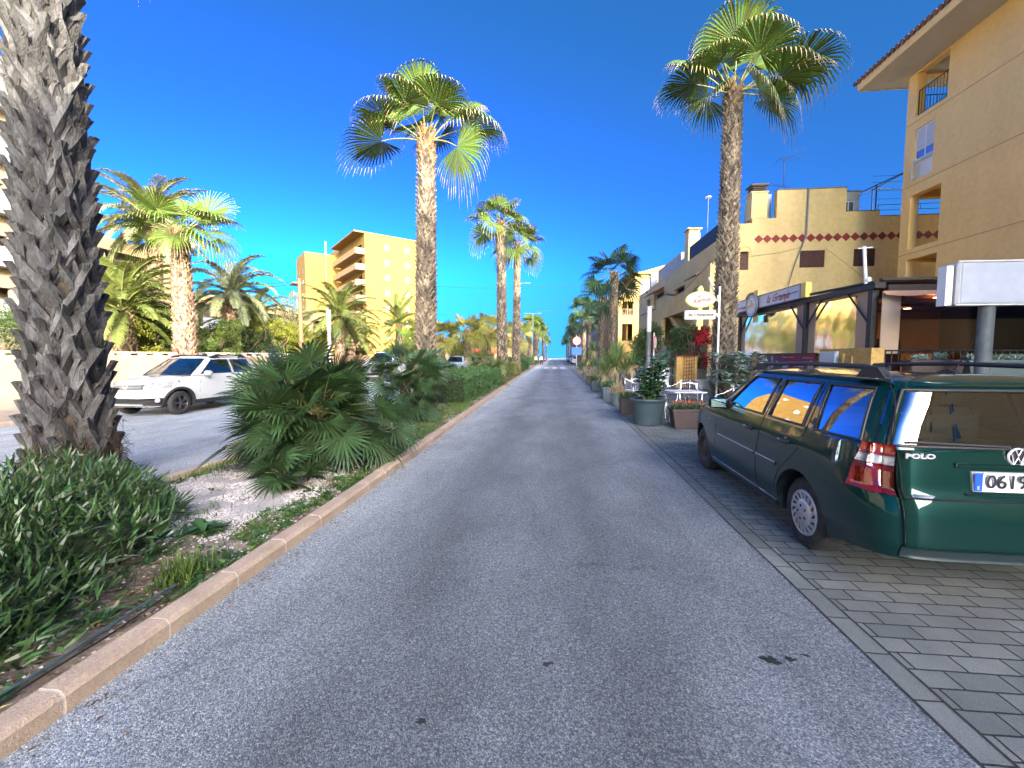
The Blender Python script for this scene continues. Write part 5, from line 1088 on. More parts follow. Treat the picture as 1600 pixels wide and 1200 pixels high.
    # ---- wheels, arch liners, floor
    for ai, ax in enumerate(S['axles']):
        for sg in (1, -1):
            wy = S['track']; wr_ = S['wr']; w2 = S['tw']; cy_ = sg*wy
            M = Matrix.Translation((ax, cy_, S['wz'])) @ Matrix.Rotation(-pi/2*sg, 4, 'X')   # local z -> outward y*sg
            tyre = MB(); rr = S['rim']
            tyre.lathe([(rr,-w2),(wr_-.02,-w2),(wr_-.004,-w2+.02),(wr_,-w2+.04),(wr_,-.04),(wr_-.004,-.02),(wr_-.02,-.004),(rr+.02,.004),(rr,-.004)], 40, M=M)
            wh = thing('wheel', None, None); wh.parent = root; KID.setdefault(root.name, []).append(wh)
            to = tyre.build('tyre', M_tyre, wh)
            rim = MB(); st = S['rimstyle'][ai] if sg == 1 else S['rimstyle'][1]
            if st == 'cap':
                rim.lathe([(rr+.004,-.03),(rr+.006,.0),(rr-.012,.008),(rr-.02,.003)], 48, M=M)
                rim.lathe([(.001,.016),(.07,.014),(.105,.006),(.112,-.002)], 32, M=M)
                for k in range(16):
                    a = 2*pi*k/16; b_ = a+.33
                    p = [(.10*math.cos(a),.10*math.sin(a),.005),(.10*math.cos(a+.27),.10*math.sin(a+.27),.005),((rr-.012)*math.cos(b_+.14),(rr-.012)*math.sin(b_+.14),.004),((rr-.012)*math.cos(b_-.09),(rr-.012)*math.sin(b_-.09),.004)]
                    rim.prism([M @ Vector(q) for q in p], (M.to_3x3() @ Vector((0,0,-.012))))
                rim.lathe([(rr,-.03),(.05,-.045)], 32, m=1, M=M)
                for k in range(5):
                    a = 2*pi*k/5; rim.lathe([(.001,.019),(.011,.018),(.013,.010)], 10, c=(.055*math.cos(a),.055*math.sin(a),0), m=1, M=M)
                rim.build('hubcap', [M_hubcap, M_bplas], wh)
            elif st == 'steel':
                rim.lathe([(rr+.004,-.0),(rr-.01,.002),(rr-.02,-.03),(.11,-.045),(.09,-.02),(.03,-.02),(.001,-.015)], 40, M=M)
                rim.build('rim', [mat('dark_steel_rim', (.03,.028,.028), .55, (.06,.04,.03), 8, 4)], wh)
            else:
                rim.lathe([(rr+.004,-.0),(rr-.012,.004),(rr-.02,-.02)], 40, M=M); rim.lathe([(rr,-.05),(.001,-.055)], 24, m=1, M=M)
                rim.lathe([(.001,.004),(.045,.002),(.06,-.012)], 16, M=M)
                for k in range(5):
                    for o_ in (-.13,.13):
                        a = 2*pi*k/5+o_*0.6; b_ = 2*pi*k/5+o_; p = [((.04)*math.cos(a-.25),.04*math.sin(a-.25),.0),(.04*math.cos(a+.25),.04*math.sin(a+.25),.0),((rr-.01)*math.cos(b_+.06),(rr-.01)*math.sin(b_+.06),.002),((rr-.01)*math.cos(b_-.06),(rr-.01)*math.sin(b_-.06),.002)]
                        rim.prism([M @ Vector(q) for q in p], (M.to_3x3() @ Vector((0,0,-.02))))
                rim.build('rim', [mat('dark_alloy', (.10,.10,.11), .35, metal=.7), M_bplas], wh)
    ln = MB()
    for ax in S['axles']:
        for sg in (1, -1):
            pts = []; m_ = 18
            for k in range(m_+1):
                a = -.35+(pi+.7)*k/m_; pts.append((ax+wr*1.001*math.cos(a), S['wz']+wr*1.001*math.sin(a)))
            vs_ = []
            for (x, z) in pts: z = max(z, .2); y = C.yat(x, z); vs_ += [(x, sg*(y-.004), z), (x, sg*(y-.42), z)]
            ln.add(vs_, [(2*k, 2*k+1, 2*k+3, 2*k+2) for k in range(m_)], 0)
            ln.poly([(x, sg*(C.yat(ax, .5)-.42), max(z,.2)) for x, z in pts], 0)
    L0, L1 = S['low']['r'][0]+.15, S['low']['f'][0]-.2
    ln.box(L0+.25, L1, -S['low']['w'][0]*.9, S['low']['w'][0]*.9, S['bot'][1][3]+.03, S['bot'][1][3]+.08); ln.box(L0-.08, L0+.25, -.62, .62, .36, .40)
    ln.build('underbody', M_bplas, root)
    # ---- lips on the arches
    if S.get('lips'):
        lp = MB()
        for ax in S['axles']:
            for sg in (1, -1):
                pts = []; m_ = 20; lw = S['lips']
                V_ = []
                for k in range(m_+1):
                    a = -.25+(pi+.5)*k/m_
                    for r_, o_ in ((wr-.005,.0),(wr,.016),(wr+lw*.6,.018),(wr+lw,.002)):
                        x, z = ax+r_*math.cos(a), max(S['wz']+r_*math.sin(a), S['bot'][1][3]-.02); V_.append((x, sg*(C.yat(x, max(z,.2))+o_), z))
                lp.add(V_, [(4*k+c, 4*k+c+1, 4*k+c+5, 4*k+c+4) for k in range(m_) for c in range(3)], 0, True)
        lp.build('arch_trim', S['lipmat'], root)
    # ---- seats and dashboard seen through the glass
    it = MB()
    for (x, y) in S['seats']:
        it.bbox(x-.07, x+.09, y-.24, y+.24, .45, S['zb']+.17, .05, taper=1); it.bbox(x-.05, x+.05, y-.12, y+.12, S['zb']+.2, S['zb']+.36, .04); it.bbox(x, x+.5, y-.24, y+.24, .42, .55, .05)
    it.build('seat', mat('grey_upholstery', (.10,.10,.11), .9), root)
    d_ = MB(); d_.bbox(S['glass_f']-.55, S['glass_f']-.05, -.62, .62, .62, S['zb']+.0, .05); 
    d_.tube([(S['glass_f']-.68+.03*math.cos(a), .33+.17*math.cos(a), S['zb']-.02+.17*math.sin(a)) for a in np.linspace(0, 2*pi, 20)], .014, 5, caps=False)
    d_.build('dashboard', M_int, root)
    return root, C
def sidestrip(C, pts, sg, off, h, th, name, m, root, part='L'):   # strip following the side surface: pts (x,z)
    mb = MB(); V = []
    for x, z in pts:
        for dz, o in ((-h/2, off-.004), (-h/2*.8, off+th), (h/2*.8, off+th), (h/2, off-.004)): V.append((x, sg*(C.yat(x, z+dz, part)+o), z+dz))
    n = len(pts); mb.add(V, [(4*k+c, 4*k+c+1, 4*k+c+5, 4*k+c+4) for k in range(n-1) for c in range(3)]+[(0,1,2,3),(4*n-1,4*n-2,4*n-3,4*n-4)], 0); return mb.build(name, m, root)
def gapline(C, pts, sg, root, part='L', r=.0035, name='panel_gap'):
    mb = MB(); mb.tube([(x, sg*(C.yat(x, z, part if z < C.S['zb'] or part == 'U' else 'U')+.0005), z) for x, z in pts], r, 4, 0, caps=False); return mb.build(name, M_gap, root)
def seg(a, b, n=8): return [(a[0]+(b[0]-a[0])*k/n, a[1]+(b[1]-a[1])*k/n) for k in range(n+1)]
def rearpatch(C, ys, zs, off, name, m, root, part='L', rear=True, round_=0, thick=.012):
    mb = MB(); V = []; ny, nz = len(ys), len(zs); s = -1 if rear else 1
    for o in (off, off-thick):
        for z in zs:
            for y in ys: x = C.xat(y, z, part, rear); V.append((x+s*o, y, z))
    N = ny*nz; F = [(j*ny+i, j*ny+i+1, (j+1)*ny+i+1, (j+1)*ny+i) for j in range(nz-1) for i in range(ny-1)]
    per = [(0,i) for i in range(ny)]+[(j,ny-1) for j in range(1,nz)]+[(nz-1,i) for i in range(ny-2,-1,-1)]+[(j,0) for j in range(nz-2,0,-1)]; pi_ = [j*ny+i for j, i in per]
    F += [(pi_[k], pi_[(k+1)%len(pi_)], N+pi_[(k+1)%len(pi_)], N+pi_[k]) for k in range(len(pi_))]
    mb.add(V, F, 0, True); return mb.build(name, m, root)
# ---- green estate car
P_green = paint('dark_green_paint', (.0010,.0165,.0145), .0, .35)
P_green.node_tree.nodes['Principled BSDF'].inputs['Specular Tint'].default_value = (.15,.6,.6,1)
S = dict(paint=P_green, xc=0.0, zb=.965, zr=1.385,
  low=dict(z=[.2,.3,.42,.6,.68,.72,.85,.965], w=[.76,.79,.815,.822,.82,.82,.812,.785], r=[-2.0,-2.05,-2.07,-2.055,-2.025,-1.985,-1.965,-1.94], f=[1.95,2.05,2.07,2.05,2.03,2.0,1.8,1.6], nr=9, nf=4.2),
  up=dict(z=[.965,1.05,1.2,1.3,1.355,1.385], w=[.785,.755,.70,.655,.62,.585], r=[-1.935,-1.92,-1.89,-1.86,-1.84,-1.80], f=[.95,.78,.48,.28,.17,.10], nr=9, nf=5),
  top=([-2.1,-.2,.5,.8,1.2,1.7,2.1],[.965,.965,.955,.94,.90,.80,.62]), bot=([-2.1,-1.7,-1.5,-1.0,1.0,1.5,1.8,2.1],[.33,.28,.23,.20,.20,.22,.2,.22]),
  crown=.02, glass_f=.95, roofx=-.85, roofc=.045, arch=.345, axles=(-1.19,1.245), wz=.285, wr=.285, rim=.178, tw=.175, track=.755, rimstyle=('cap','steel'),
  rows=[0,.06,.35,.65,.88,.95,1.0], lips=None, seats=[(-.05,.36),(-.05,-.36),(-1.0,.36),(-1.0,-.36)])
S['ucols'] = [('r',v) for v in (0,.2,.4,.6,.78,.845)]+[('r',.9),('a',.42),('a',.6),('a',.8)]+[('s',-1.76,-1.66),('s',-1.55,-1.45),('s',-1.33,-1.245),('s',-1.16,-1.15),('s',-.88,-.89),('s',-.60,-.625),('s',-.48,-.51),('s',-.2,-.3),('s',.08,-.14),('s',.40,-.06)]+[('b',1.05),('b',.8),('f',.86),('f',.6),('f',.3),('f',0)]
S['windows'] = [(0,5,1,4),(10,12,1,4),(13,15,1,4),(16,19,1,4),(22,25,0,5)]
gcar, C = build_car(S, 'parked_car', 'dark green estate car parked on grey pavers at the right', (2.80, 4.69, 0), R(88.7))
for sg in (1, -1):
    sidestrip(C, seg((.52,.60),(-.44,.60),12), sg, .0, .032, .014, 'rub_strip', [M_chrome if False else P_green], gcar); sidestrip(C, seg((.52,.612),(-.44,.612),12), sg, .012, .007, .004, 'rub_strip', M_chrome, gcar)
    sidestrip(C, seg((-.47,.60),(-.86,.60),8), sg, .0, .032, .014, 'rub_strip', [P_green], gcar); sidestrip(C, seg((-.47,.612),(-.86,.612),8), sg, .012, .007, .004, 'rub_strip', M_chrome, gcar)
    gapline(C, [(.62,.25),(.66,.45),(.64,.7),(.56,.9),(.5,.955)], sg, gcar); gapline(C, seg((-.455,.24),(-.46,.6))+seg((-.46,.6),(-.53,.965))[1:]+[(-.555,1.1),(-.57,1.25),(-.575,1.36)], sg, gcar)
    gapline(C, [(-.80,.25),(-.82,.42),(-.90,.56),(-1.04,.68),(-1.17,.80),(-1.22,.965),(-1.22,1.1),(-1.21,1.25),(-1.205,1.36)], sg, gcar)
    gapline(C, seg((.6,.245),(-.8,.245),6), sg, gcar)
    sidestrip(C, seg((.85,.235),(-.82,.235),12), sg, .0, .05, .012, 'sill', [P_green], gcar)
    gapline(C, [(-1.50,.645),(-1.7,.675),(-1.9,.69),(-1.98,.69)], sg, gcar)
    # door handles
    for hx in (-.30, -.99):
        h = MB(); y = C.yat(hx, .82); h.tube([(hx-.085,sg*(y+.012),.835),(hx-.06,sg*(y+.034),.835),(hx+.05,sg*(y+.034),.835),(hx+.075,sg*(y+.01),.835)], [.012,.014,.014,.012], 8, flat=1.2); 
        h.lathe([(.001,.004),(.04,.003),(.045,-.004)], 14, M=Matrix.Translation((hx-.01, sg*y, .832)) @ Matrix.Rotation(-pi/2*sg, 4, 'X') @ Matrix.Diagonal((1,.8,1,1))); h.build('door_handle', M_bplas, gcar)
    # roof rail
    r_ = MB(); zr = 1.41; yy = .575
    r_.tube([(-1.72,sg*.565,1.40),(-1.66,sg*.565,1.455),(-1.5,sg*.57,1.475),(-.8,sg*.578,1.485),(0,sg*.575,1.465),(.16,sg*.57,1.43),(.22,sg*.57,1.40)], [.02,.02,.017,.016,.016,.016,.014], 8, flat=1.1)
    for fx in (-1.62, -.0): r_.prism([(fx-.12,sg*.545,1.40),(fx+.16,sg*.545,1.40),(fx+.08,sg*.55,1.475),(fx-.05,sg*.55,1.475)], (0,sg*.05,0))
    r_.build('roof_rail', M_bplas, gcar)
    r_ = MB(); r_.tube([(-1.8,sg*.598,1.388),(-1.2,sg*.602,1.392),(-.4,sg*.602,1.392),(.06,sg*.596,1.388)], .007, 5); r_.build('roof_gutter', M_bplas, gcar)
    # mirror
    m_ = MB(); M = Matrix.Translation((.40, sg*.895, 1.0)); m_.bbox(-.05,.06,-.095,.095,-.06,.065,.03, M=M); m_.tube([(.42,sg*.78,.95),(.41,sg*.84,.97),(.40,sg*.86,.98)], [.035,.025,.02], 8, 1); m_.prism([(.30,sg*.775,.965),(.62,sg*.77,.965),(.35,sg*.755,1.06)], (0,sg*.012,0), 1)
    mo = m_.build('door_mirror', [P_green, M_bplas], gcar); g_ = MB(); g_.bbox(-.056,-.05,-.08,.08,-.045,.05,.002, M=M); g_.build('mirror_glass', mat('mirror_glass', (.8,.8,.8), .02, metal=1), mo)
    # side repeater
    q = MB(); y = C.yat(.86,.72); q.lathe([(.001,.012),(.014,.009),(.018,-.002)], 10, M=Matrix.Translation((.86, sg*y, .74)) @ Matrix.Rotation(-pi/2*sg, 4, 'X') @ Matrix.Diagonal((1.3,.8,1,1))); q.build('side_repeater', M_clrl, gcar)
    # tail lamps wrap round the corner
    def lamp(z0, z1, m, nm, par, e=0):
        mb = MB(); V = []; path = []
        for y in (.655, .69, .72): path.append(('r', y/.815))
        for a in (.45,.6,.75): path.append(('a', a))
        for x in (-1.84,-1.80,-1.765): path.append(('s', x, x))
        zs = np.linspace(z0, z1, 5)
        for o in (.011, -.01):
            for z in zs:
                pts = [C.column(c, z, 'L') for c in path]
                # trim the front edge aslant
                for k, (x, y) in enumerate(pts):
                    a, b_ = pts[max(k-1,0)], pts[min(k+1,len(pts)-1)]; t_ = Vector((b_[0]-a[0], b_[1]-a[1])).normalized(); V.append((x-t_.y*o+(0 if k < 8 else (z-.86)*-.22), sg*(y+t_.x*o), z))
        ny, nz = len(path), len(zs); N = ny*nz; F = [(j*ny+i, j*ny+i+1, (j+1)*ny+i+1, (j+1)*ny+i) for j in range(nz-1) for i in range(ny-1)]
        per = [(0,i) for i in range(ny)]+[(j,ny-1) for j in range(1,nz)]+[(nz-1,i) for i in range(ny-2,-1,-1)]+[(j,0) for j in range(nz-2,0,-1)]; pp = [j*ny+i for j, i in per]
        F += [(pp[k], pp[(k+1)%len(pp)], N+pp[(k+1)%len(pp)], N+pp[k]) for k in range(len(pp))]
        mb.add(V, F, 0, True); return mb.build(nm, m, par)
    tl = lamp(.695, .872, M_redl, 'tail_lamp', gcar); lamp(.870, .925, M_clrl, 'reversing_light', tl); lamp(.927, .995, M_orl, 'indicator', tl)
    # tailgate seams
    mb = MB(); mb.tube([(C.xat(.625,z,'L')-.002, sg*.625, z) for z in (.685,.75,.85,.965)]+[(C.xat(.605-(z-1)*.18,z,'U')-.002, sg*(.655-(z-.965)*.2), z) for z in (1.0,1.1,1.2,1.3,1.36)], .0045, 4, caps=False); mb.build('panel_gap', M_gap, gcar)
mb = MB(); mb.tube([(C.xat(y,.69,'L')-.003, y, .69) for y in np.linspace(-.63,.63,15)], .006, 5, caps=False); mb.build('panel_gap', M_gap, gcar)
mb = MB(); mb.tube([(C.xat(y,.355,'L')-.002, y, .425-.03*abs(y)) for y in np.linspace(-.78,.78,21)], .004, 5, caps=False); mb.build('panel_gap', M_gap, gcar)
rearpatch(C, np.linspace(-.66,.66,21), [.335,.36,.39,.405], .012, 'bumper_strip', mat('dull_green_plastic', (.006,.018,.022), .5), gcar)
rearpatch(C, np.linspace(-.34,.34,9), [.885,.893,.905], .022, 'tailgate_trim', [P_green], gcar)
rearpatch(C, np.linspace(-.31,.31,9), [.725,.80,.875], -.002, 'plate_recess', mat('recess_green', (.002,.02,.015), .6), gcar, thick=.02)
rearpatch(C, np.linspace(-.30,.30,9), [.716,.724,.73], .014, 'tailgate_trim', [P_green], gcar)
pl = rearpatch(C, np.linspace(-.26,.26,5), [.742,.80,.858], .012, 'number_plate', M_plate, gcar)
xp = C.xat(0,.745,'L')-.0135
pb = MB(); pb.box(xp-.0015, xp, .215, .257, .745, .855); pb.build('country_band', M_pblue, pl)
text_mesh('0619', .114, M_plk, pl, frame((xp-.001, .085, .80), (0,-1,0), (-1,0,0)), .001, name='plate_lettering', sx=.97, bold=.001)
text_mesh('E', .03, M_wm, pl, frame((xp-.002, .236, .765), (0,-1,0), (-1,0,0)), .001, name='plate_lettering', sx=.8)
xg = C.xat(.5,.935,'L')-.001
text_mesh('POLO', .040, M_chrome, gcar, frame((xg-.003, .52, .935), (0,-1,0), (-1,0,0)), .004, name='badge_lettering', sx=1.55, bold=.0022)
em = MB(); xe = C.xat(0,.94,'L')
M = Matrix.Translation((xe-.004, 0, .948)) @ Matrix.Rotation(-pi/2, 4, 'Y')
em.lathe([(.044,.0),(.046,.008),(.054,.008),(.057,.0)], 32, M=M); em.lathe([(.001,-.001),(.046,-.001)], 24, m=1, M=M)
def bar(a, b): p, q = Vector((xe-.008, a[0], .948+a[1])), Vector((xe-.008, b[0], .948+b[1])); em.tube([p, q], .0042, 4)
for s in (1,-1): bar((s*.016,.044),(0,.006)); bar((s*.038,.028),(s*.018,-.040)); bar((s*.018,-.040),(0,-.004))
em.build('emblem', [M_chrome, M_bplas], gcar)
# wiper, roof aerial, rear lip
mb = MB(); mb.tube([(-1.945,.04,1.005),(-1.94,.3,1.012),(-1.935,.58,1.02)], .008, 5); mb.tube([(-1.93,0,.99),(-1.945,.02,1.0)], .016, 6); mb.build('rear_wiper', M_bplas, gcar)
mb = MB(); mb.prism([(-1.55,-.02,1.43),(-1.38,-.02,1.43),(-1.48,-.02,1.46)], (0,.04,0)); mb.tube([(-1.5,0,1.45),(-1.58,0,1.56),(-1.66,0,1.72)], [.006,.003,.002], 5); mb.build('aerial', M_bplas, gcar)
rearpatch(C, np.linspace(-.55,.55,13), [1.362,1.375,1.385], .012, 'tailgate_lip', [P_green], gcar, part='U')
# ---- white hatchback on the far carriageway
P_white = paint('white_paint', (.52,.54,.56), 0, .3)
S = dict(paint=P_white, xc=0.0, zb=1.02, zr=1.50,
  low=dict(z=[.25,.35,.5,.65,.78,.9,1.02], w=[.80,.84,.865,.87,.865,.855,.83], r=[-1.95,-2.03,-2.04,-2.02,-1.98,-1.94,-1.9], f=[1.98,2.03,2.04,2.03,2.0,1.9,1.6], nr=6, nf=3.6),
  up=dict(z=[1.02,1.12,1.28,1.4,1.47,1.50], w=[.83,.80,.735,.68,.64,.60], r=[-1.88,-1.82,-1.70,-1.6,-1.54,-1.48], f=[1.02,.86,.58,.38,.26,.18], nr=6, nf=5),
  top=([-2.1,-.2,.6,.95,1.3,1.75,1.9,2.1],[1.04,1.02,1.0,1.0,.97,.86,.80,.72]), bot=([-2.1,-1.7,-1.5,-1.0,1.0,1.5,1.8,2.1],[.36,.3,.28,.24,.24,.26,.25,.27]),
  crown=.03, glass_f=1.02, roofx=-.6, roofc=.05, arch=.37, axles=(-1.29,1.30), wz=.315, wr=.315, rim=.205, tw=.19, track=.80, rimstyle=('alloy','alloy'),
  rows=[0,.08,.35,.65,.88,.95,1.0], lips=.06, lipmat=M_bplas, seats=[(-.05,.38),(-.05,-.38),(-.95,.38),(-.95,-.38)])
S['ucols'] = [('r',v) for v in (0,.2,.4,.6,.74)]+[('r',.84),('a',.5),('a',.7),('a',.85)]+[('s',-1.42,-1.32),('s',-1.25,-1.15),('s',-.9,-.88),('s',-.55,-.57),('s',-.45,-.48),('s',-.1,-.2),('s',.3,-.06),('s',.70,.04)]+[('b',1.05),('b',.8),('f',.86),('f',.6),('f',.3),('f',0)]
S['windows'] = [(0,4,1,4),(9,12,1,4),(13,16,1,4),(19,22,0,5)]
wcar, C = build_car(S, 'parked_car', 'white hatchback with black wheel arch trim parked by the garden wall on the left', (-10.65, 11.35, 0), R(-90))
for sg in (1, -1):
    sidestrip(C, seg((.95,.30),(-.93,.30),14), sg, .0, .13, .012, 'sill', [M_bplas], wcar)
    gapline(C, [(.72,.36),(.76,.6),(.72,.85),(.66,.99)], sg, wcar, r=.004); gapline(C, seg((-.38,.36),(-.42,.7))+[(-.44,1.02),(-.49,1.2),(-.52,1.45)], sg, wcar, r=.004); gapline(C, [(-.88,.4),(-.98,.62),(-1.15,.75),(-1.28,.9),(-1.33,1.02)], sg, wcar, r=.004)
    for hx in (-.28,-1.12):
        h = MB(); y = C.yat(hx,.93); h.tube([(hx-.1,sg*(y+.006),.93),(hx-.06,sg*(y+.03),.93),(hx+.05,sg*(y+.03),.93),(hx+.08,sg*(y+.006),.93)], .014, 7); h.build('door_handle', M_bplas, wcar)
    m_ = MB(); M = Matrix.Translation((.56, sg*.96, 1.07)); m_.bbox(-.06,.07,-.11,.11,-.07,.075,.035, M=M); m_.tube([(.55,sg*.82,1.02),(.56,sg*.9,1.04)], .03, 7); m_.build('door_mirror', mat('grey_mirror_shell', (.3,.31,.33), .35), wcar)
    r_ = MB(); r_.tube([(-1.3,sg*.62,1.505),(-1.15,sg*.62,1.56),(-.6,sg*.63,1.575),(0,sg*.625,1.56),(.12,sg*.62,1.515)], [.018,.018,.016,.018,.018], 8); r_.prism([(-1.3,sg*.6,1.5),(-.95,sg*.6,1.5),(-1.05,sg*.6,1.56),(-1.2,sg*.6,1.56)], (0,sg*.04,0)); r_.prism([(-.25,sg*.6,1.5),(.15,sg*.6,1.5),(0,sg*.6,1.56),(-.1,sg*.6,1.565)], (0,sg*.04,0)); r_.build('roof_rail', M_bplas, wcar)
    # headlamp
    mb = MB(); V = []; path = [('f',.50),('f',.62),('f',.72),('b',.42),('b',.6),('b',.78),('b',.92)]
    for o in (.012,-.01):
        for z in np.linspace(0,1,4):
            pts = [C.column(c, .76, 'L') for c in path]
            for k, (x, y) in enumerate(pts):
                zz_ = .70+.03*k/6+(.12+.01*k)*z; x, y = C.column(path[k], zz_, 'L'); a, b_ = pts[max(k-1,0)], pts[min(k+1,6)]; t_ = Vector((b_[0]-a[0], b_[1]-a[1])).normalized(); V.append((x+t_.y*o, sg*(y-t_.x*o), zz_))
    ny, nz = 7, 4; N = 28; F = [(j*ny+i, j*ny+i+1, (j+1)*ny+i+1, (j+1)*ny+i) for j in range(3) for i in range(6)]; mb.add(V, F, 0, True); mb.build('headlamp', M_clrl, wcar)
    mb = MB(); fx = C.xat(.62,.40,'L',False); mb.lathe([(.001,.02),(.05,.018),(.075,.0),(.09,-.01)], 18, M=Matrix.Translation((fx+.01, sg*.6, .43)) @ Matrix.Rotation(pi/2,4,'Y') @ Matrix.Diagonal((.8,1.5,1,1))); mb.build('fog_lamp', M_clrl, wcar)
    mb = MB(); mb.bbox(-.03,.03,-.05,.05,-.12,.12,.02, M=Matrix.Translation((-1.93, sg*.80, .95))); mb.build('tail_lamp', M_redl, wcar)
rearpatch(C, np.linspace(-.8,.8,21), [.27,.33,.40,.48], .016, 'front_bumper_trim', M_bplas, wcar, rear=False)
rearpatch(C, np.linspace(-.42,.42,13), [.30,.33,.355], .028, 'skid_plate', M_hubcap, wcar, rear=False)
rearpatch(C, np.linspace(-.44,.44,13), [.70,.74,.79,.83], .012, 'grille', mat('grille_grey', (.05,.055,.065), .4), wcar, rear=False)
for z in (.725,.765,.805): rearpatch(C, np.linspace(-.40,.40,11), [z,z+.005,z+.012], .018, 'grille_bar', M_chrome, wcar, rear=False)
mb = MB(); xx = C.xat(0,.76,'L',False)+.02
mb.prism([(xx,-.075,.80),(xx,-.045,.80),(xx,0,.745),(xx,.045,.80),(xx,.075,.80),(xx,.02,.715),(xx,-.02,.715)], (.01,0,0)); mb.build('emblem', M_chrome, wcar)
pl = rearpatch(C, np.linspace(-.26,.26,5), [.50,.55,.61], .02, 'number_plate', M_plate, wcar, rear=False)
text_mesh('272 KRW', .10, M_plk, pl, frame((C.xat(0,.55,'L',False)+.021, 0, .555), (0,1,0), (1,0,0)), .001, name='plate_lettering', sx=.85, bold=.001)
mb = MB(); mb.tube([(.98,-.1,1.03),(.9,.35,1.09)], .007, 5); mb.tube([(.98,-.6,1.03),(.9,-.15,1.09)], .007, 5); mb.build('wiper', M_bplas, wcar)
# ================================================================ cafe terrace on the right
M_blkw = mat('black_timber', (.018,.016,.015), .55, (.03,.026,.022), 10, 4)
M_fab = mat('beige_canvas', (.52,.38,.27), .85, (.46,.34,.24), 2, 4)
M_ochw = mat('rough_ochre_wall', (.56,.36,.11), .9, (.46,.29,.09), 3, 8, bump=.9, bscale=22, noise2=(14,.15))
M_orange = mat('orange_room_wall', (.75,.32,.08), .8, (.65,.26,.07), 1, 4)
M_clear = glassmat('clear_pvc_sheet', (.72,.66,.58), .09, 1.6, .16)
def wrinkle(m, sc=(1,1,1), st=.5):
    t = m.node_tree; N, L = t.nodes, t.links; tc = N.new('ShaderNodeTexCoord'); mp = N.new('ShaderNodeMapping'); mp.inputs['Scale'].default_value = sc; L.new(tc.outputs['Object'], mp.inputs[0]); n = N.new('ShaderNodeTexNoise'); n.inputs['Scale'].default_value = 2.2; n.inputs['Detail'].default_value = 3; L.new(mp.outputs[0], n.inputs[0])
    b = N.new('ShaderNodeBump'); b.inputs['Strength'].default_value = st; b.inputs['Distance'].default_value = .08; L.new(n.outputs[0], b.inputs['Height'])
    for x in N:
        if x.type == 'BSDF_GLOSSY': L.new(b.outputs[0], x.inputs['Normal'])
wrinkle(M_clear, (1,1.2,.6), .035)
ce = thing('cafe_enclosure', 'cafe terrace enclosure with black posts and clear plastic sheets beside the street', 'cafe terrace', (7.3, 10.4, 0))
a = MB(); a.box(7.45, 14.1, 10.35, 17.5, .35, .5); a.build('floor', M_conc, ce, world=True)
for y_ in (17.35, 13.02, 10.5):
    a = MB(); a.box(7.24, 7.38, y_-.07, y_+.07, 1.5, 3.2); 
    for s in (1, -1):
        if 10.4 < y_+s*.7 < 17.5 or s == -1 and y_ > 11: a.tube([(7.25,y_+s*.06,2.35),(7.25,y_+s*.75,3.08)], .03, 4)
    a.build('post', M_blkw, ce, world=True)
a = MB(); a.box(7.2, 7.42, 10.3, 17.6, 3.08, 3.22); a.tube([(7.2,10.3,3.22),(7.2,13.0,3.30)], .04, 5); a.box(7.42, 14.1, 10.22, 10.36, 3.0, 3.14); a.box(7.3,14.1,10.24,10.34,3.24,3.30); a.build('beam', M_blkw, ce, world=True)
a = MB()
for k in range(8): a.box(7.42, 14.1, 10.9+k*.95, 11.0+k*.95, 3.15, 3.22)
a.box(7.42, 14.1, 10.4, 17.5, 3.23, 3.26); a.build('ceiling', mat('reddish_ceiling', (.4,.16,.09), .8), ce, world=True)
def sheetbay(y0, y1):
    a = MB(); a.panel((7.32, y0, 1.55), (0,1,0), (-1,0,0), y1-y0, 1.53, [(.45, y1-y0-.3, .0, 1.45)], .02); a.build('canvas_border', M_fab, ce, world=True)
    a = MB(); n = 26; V = []
    for j in range(9):
        for i in range(n+1): u = i/n; V.append((7.33+.003*math.sin(u*19+j*.8)*math.sin(j*.7+u*3), y0+.45+u*(y1-y0-.75), 1.56+1.44*j/8))
    a.add(V, [(j*(n+1)+i, j*(n+1)+i+1, (j+1)*(n+1)+i+1, (j+1)*(n+1)+i) for j in range(8) for i in range(n)], 0, True); a.build('clear_sheet', M_clear, ce, world=True)
sheetbay(13.1, 17.28); sheetbay(10.58, 12.94)
a = MB(); a.box(7.34, 7.72, 10.26, 10.28, 1.6, 3.0); a.build('canvas_border', M_fab, ce, world=True)
a = MB(); V = []; n = 40
for i in range(n+1):
    x = 7.3+6.8*i/n; s_ = abs(math.sin(i*.62)); V += [(x, 10.18, 3.0), (x, 10.10-.05*s_, 2.90-.035*s_)]
a.add(V, [(2*i,2*i+1,2*i+3,2*i+2) for i in range(n)], 0, True); a.build('valance', mat('orange_valance', (.45,.25,.15), .8), ce, world=True)
a = MB(); a.box(7.74, 14.0, 10.265, 10.275, 1.6, 2.9); a.build('clear_sheet', glassmat('front_clear_sheet', (.62,.5,.42), .03, 1.0, .02), ce, world=True)
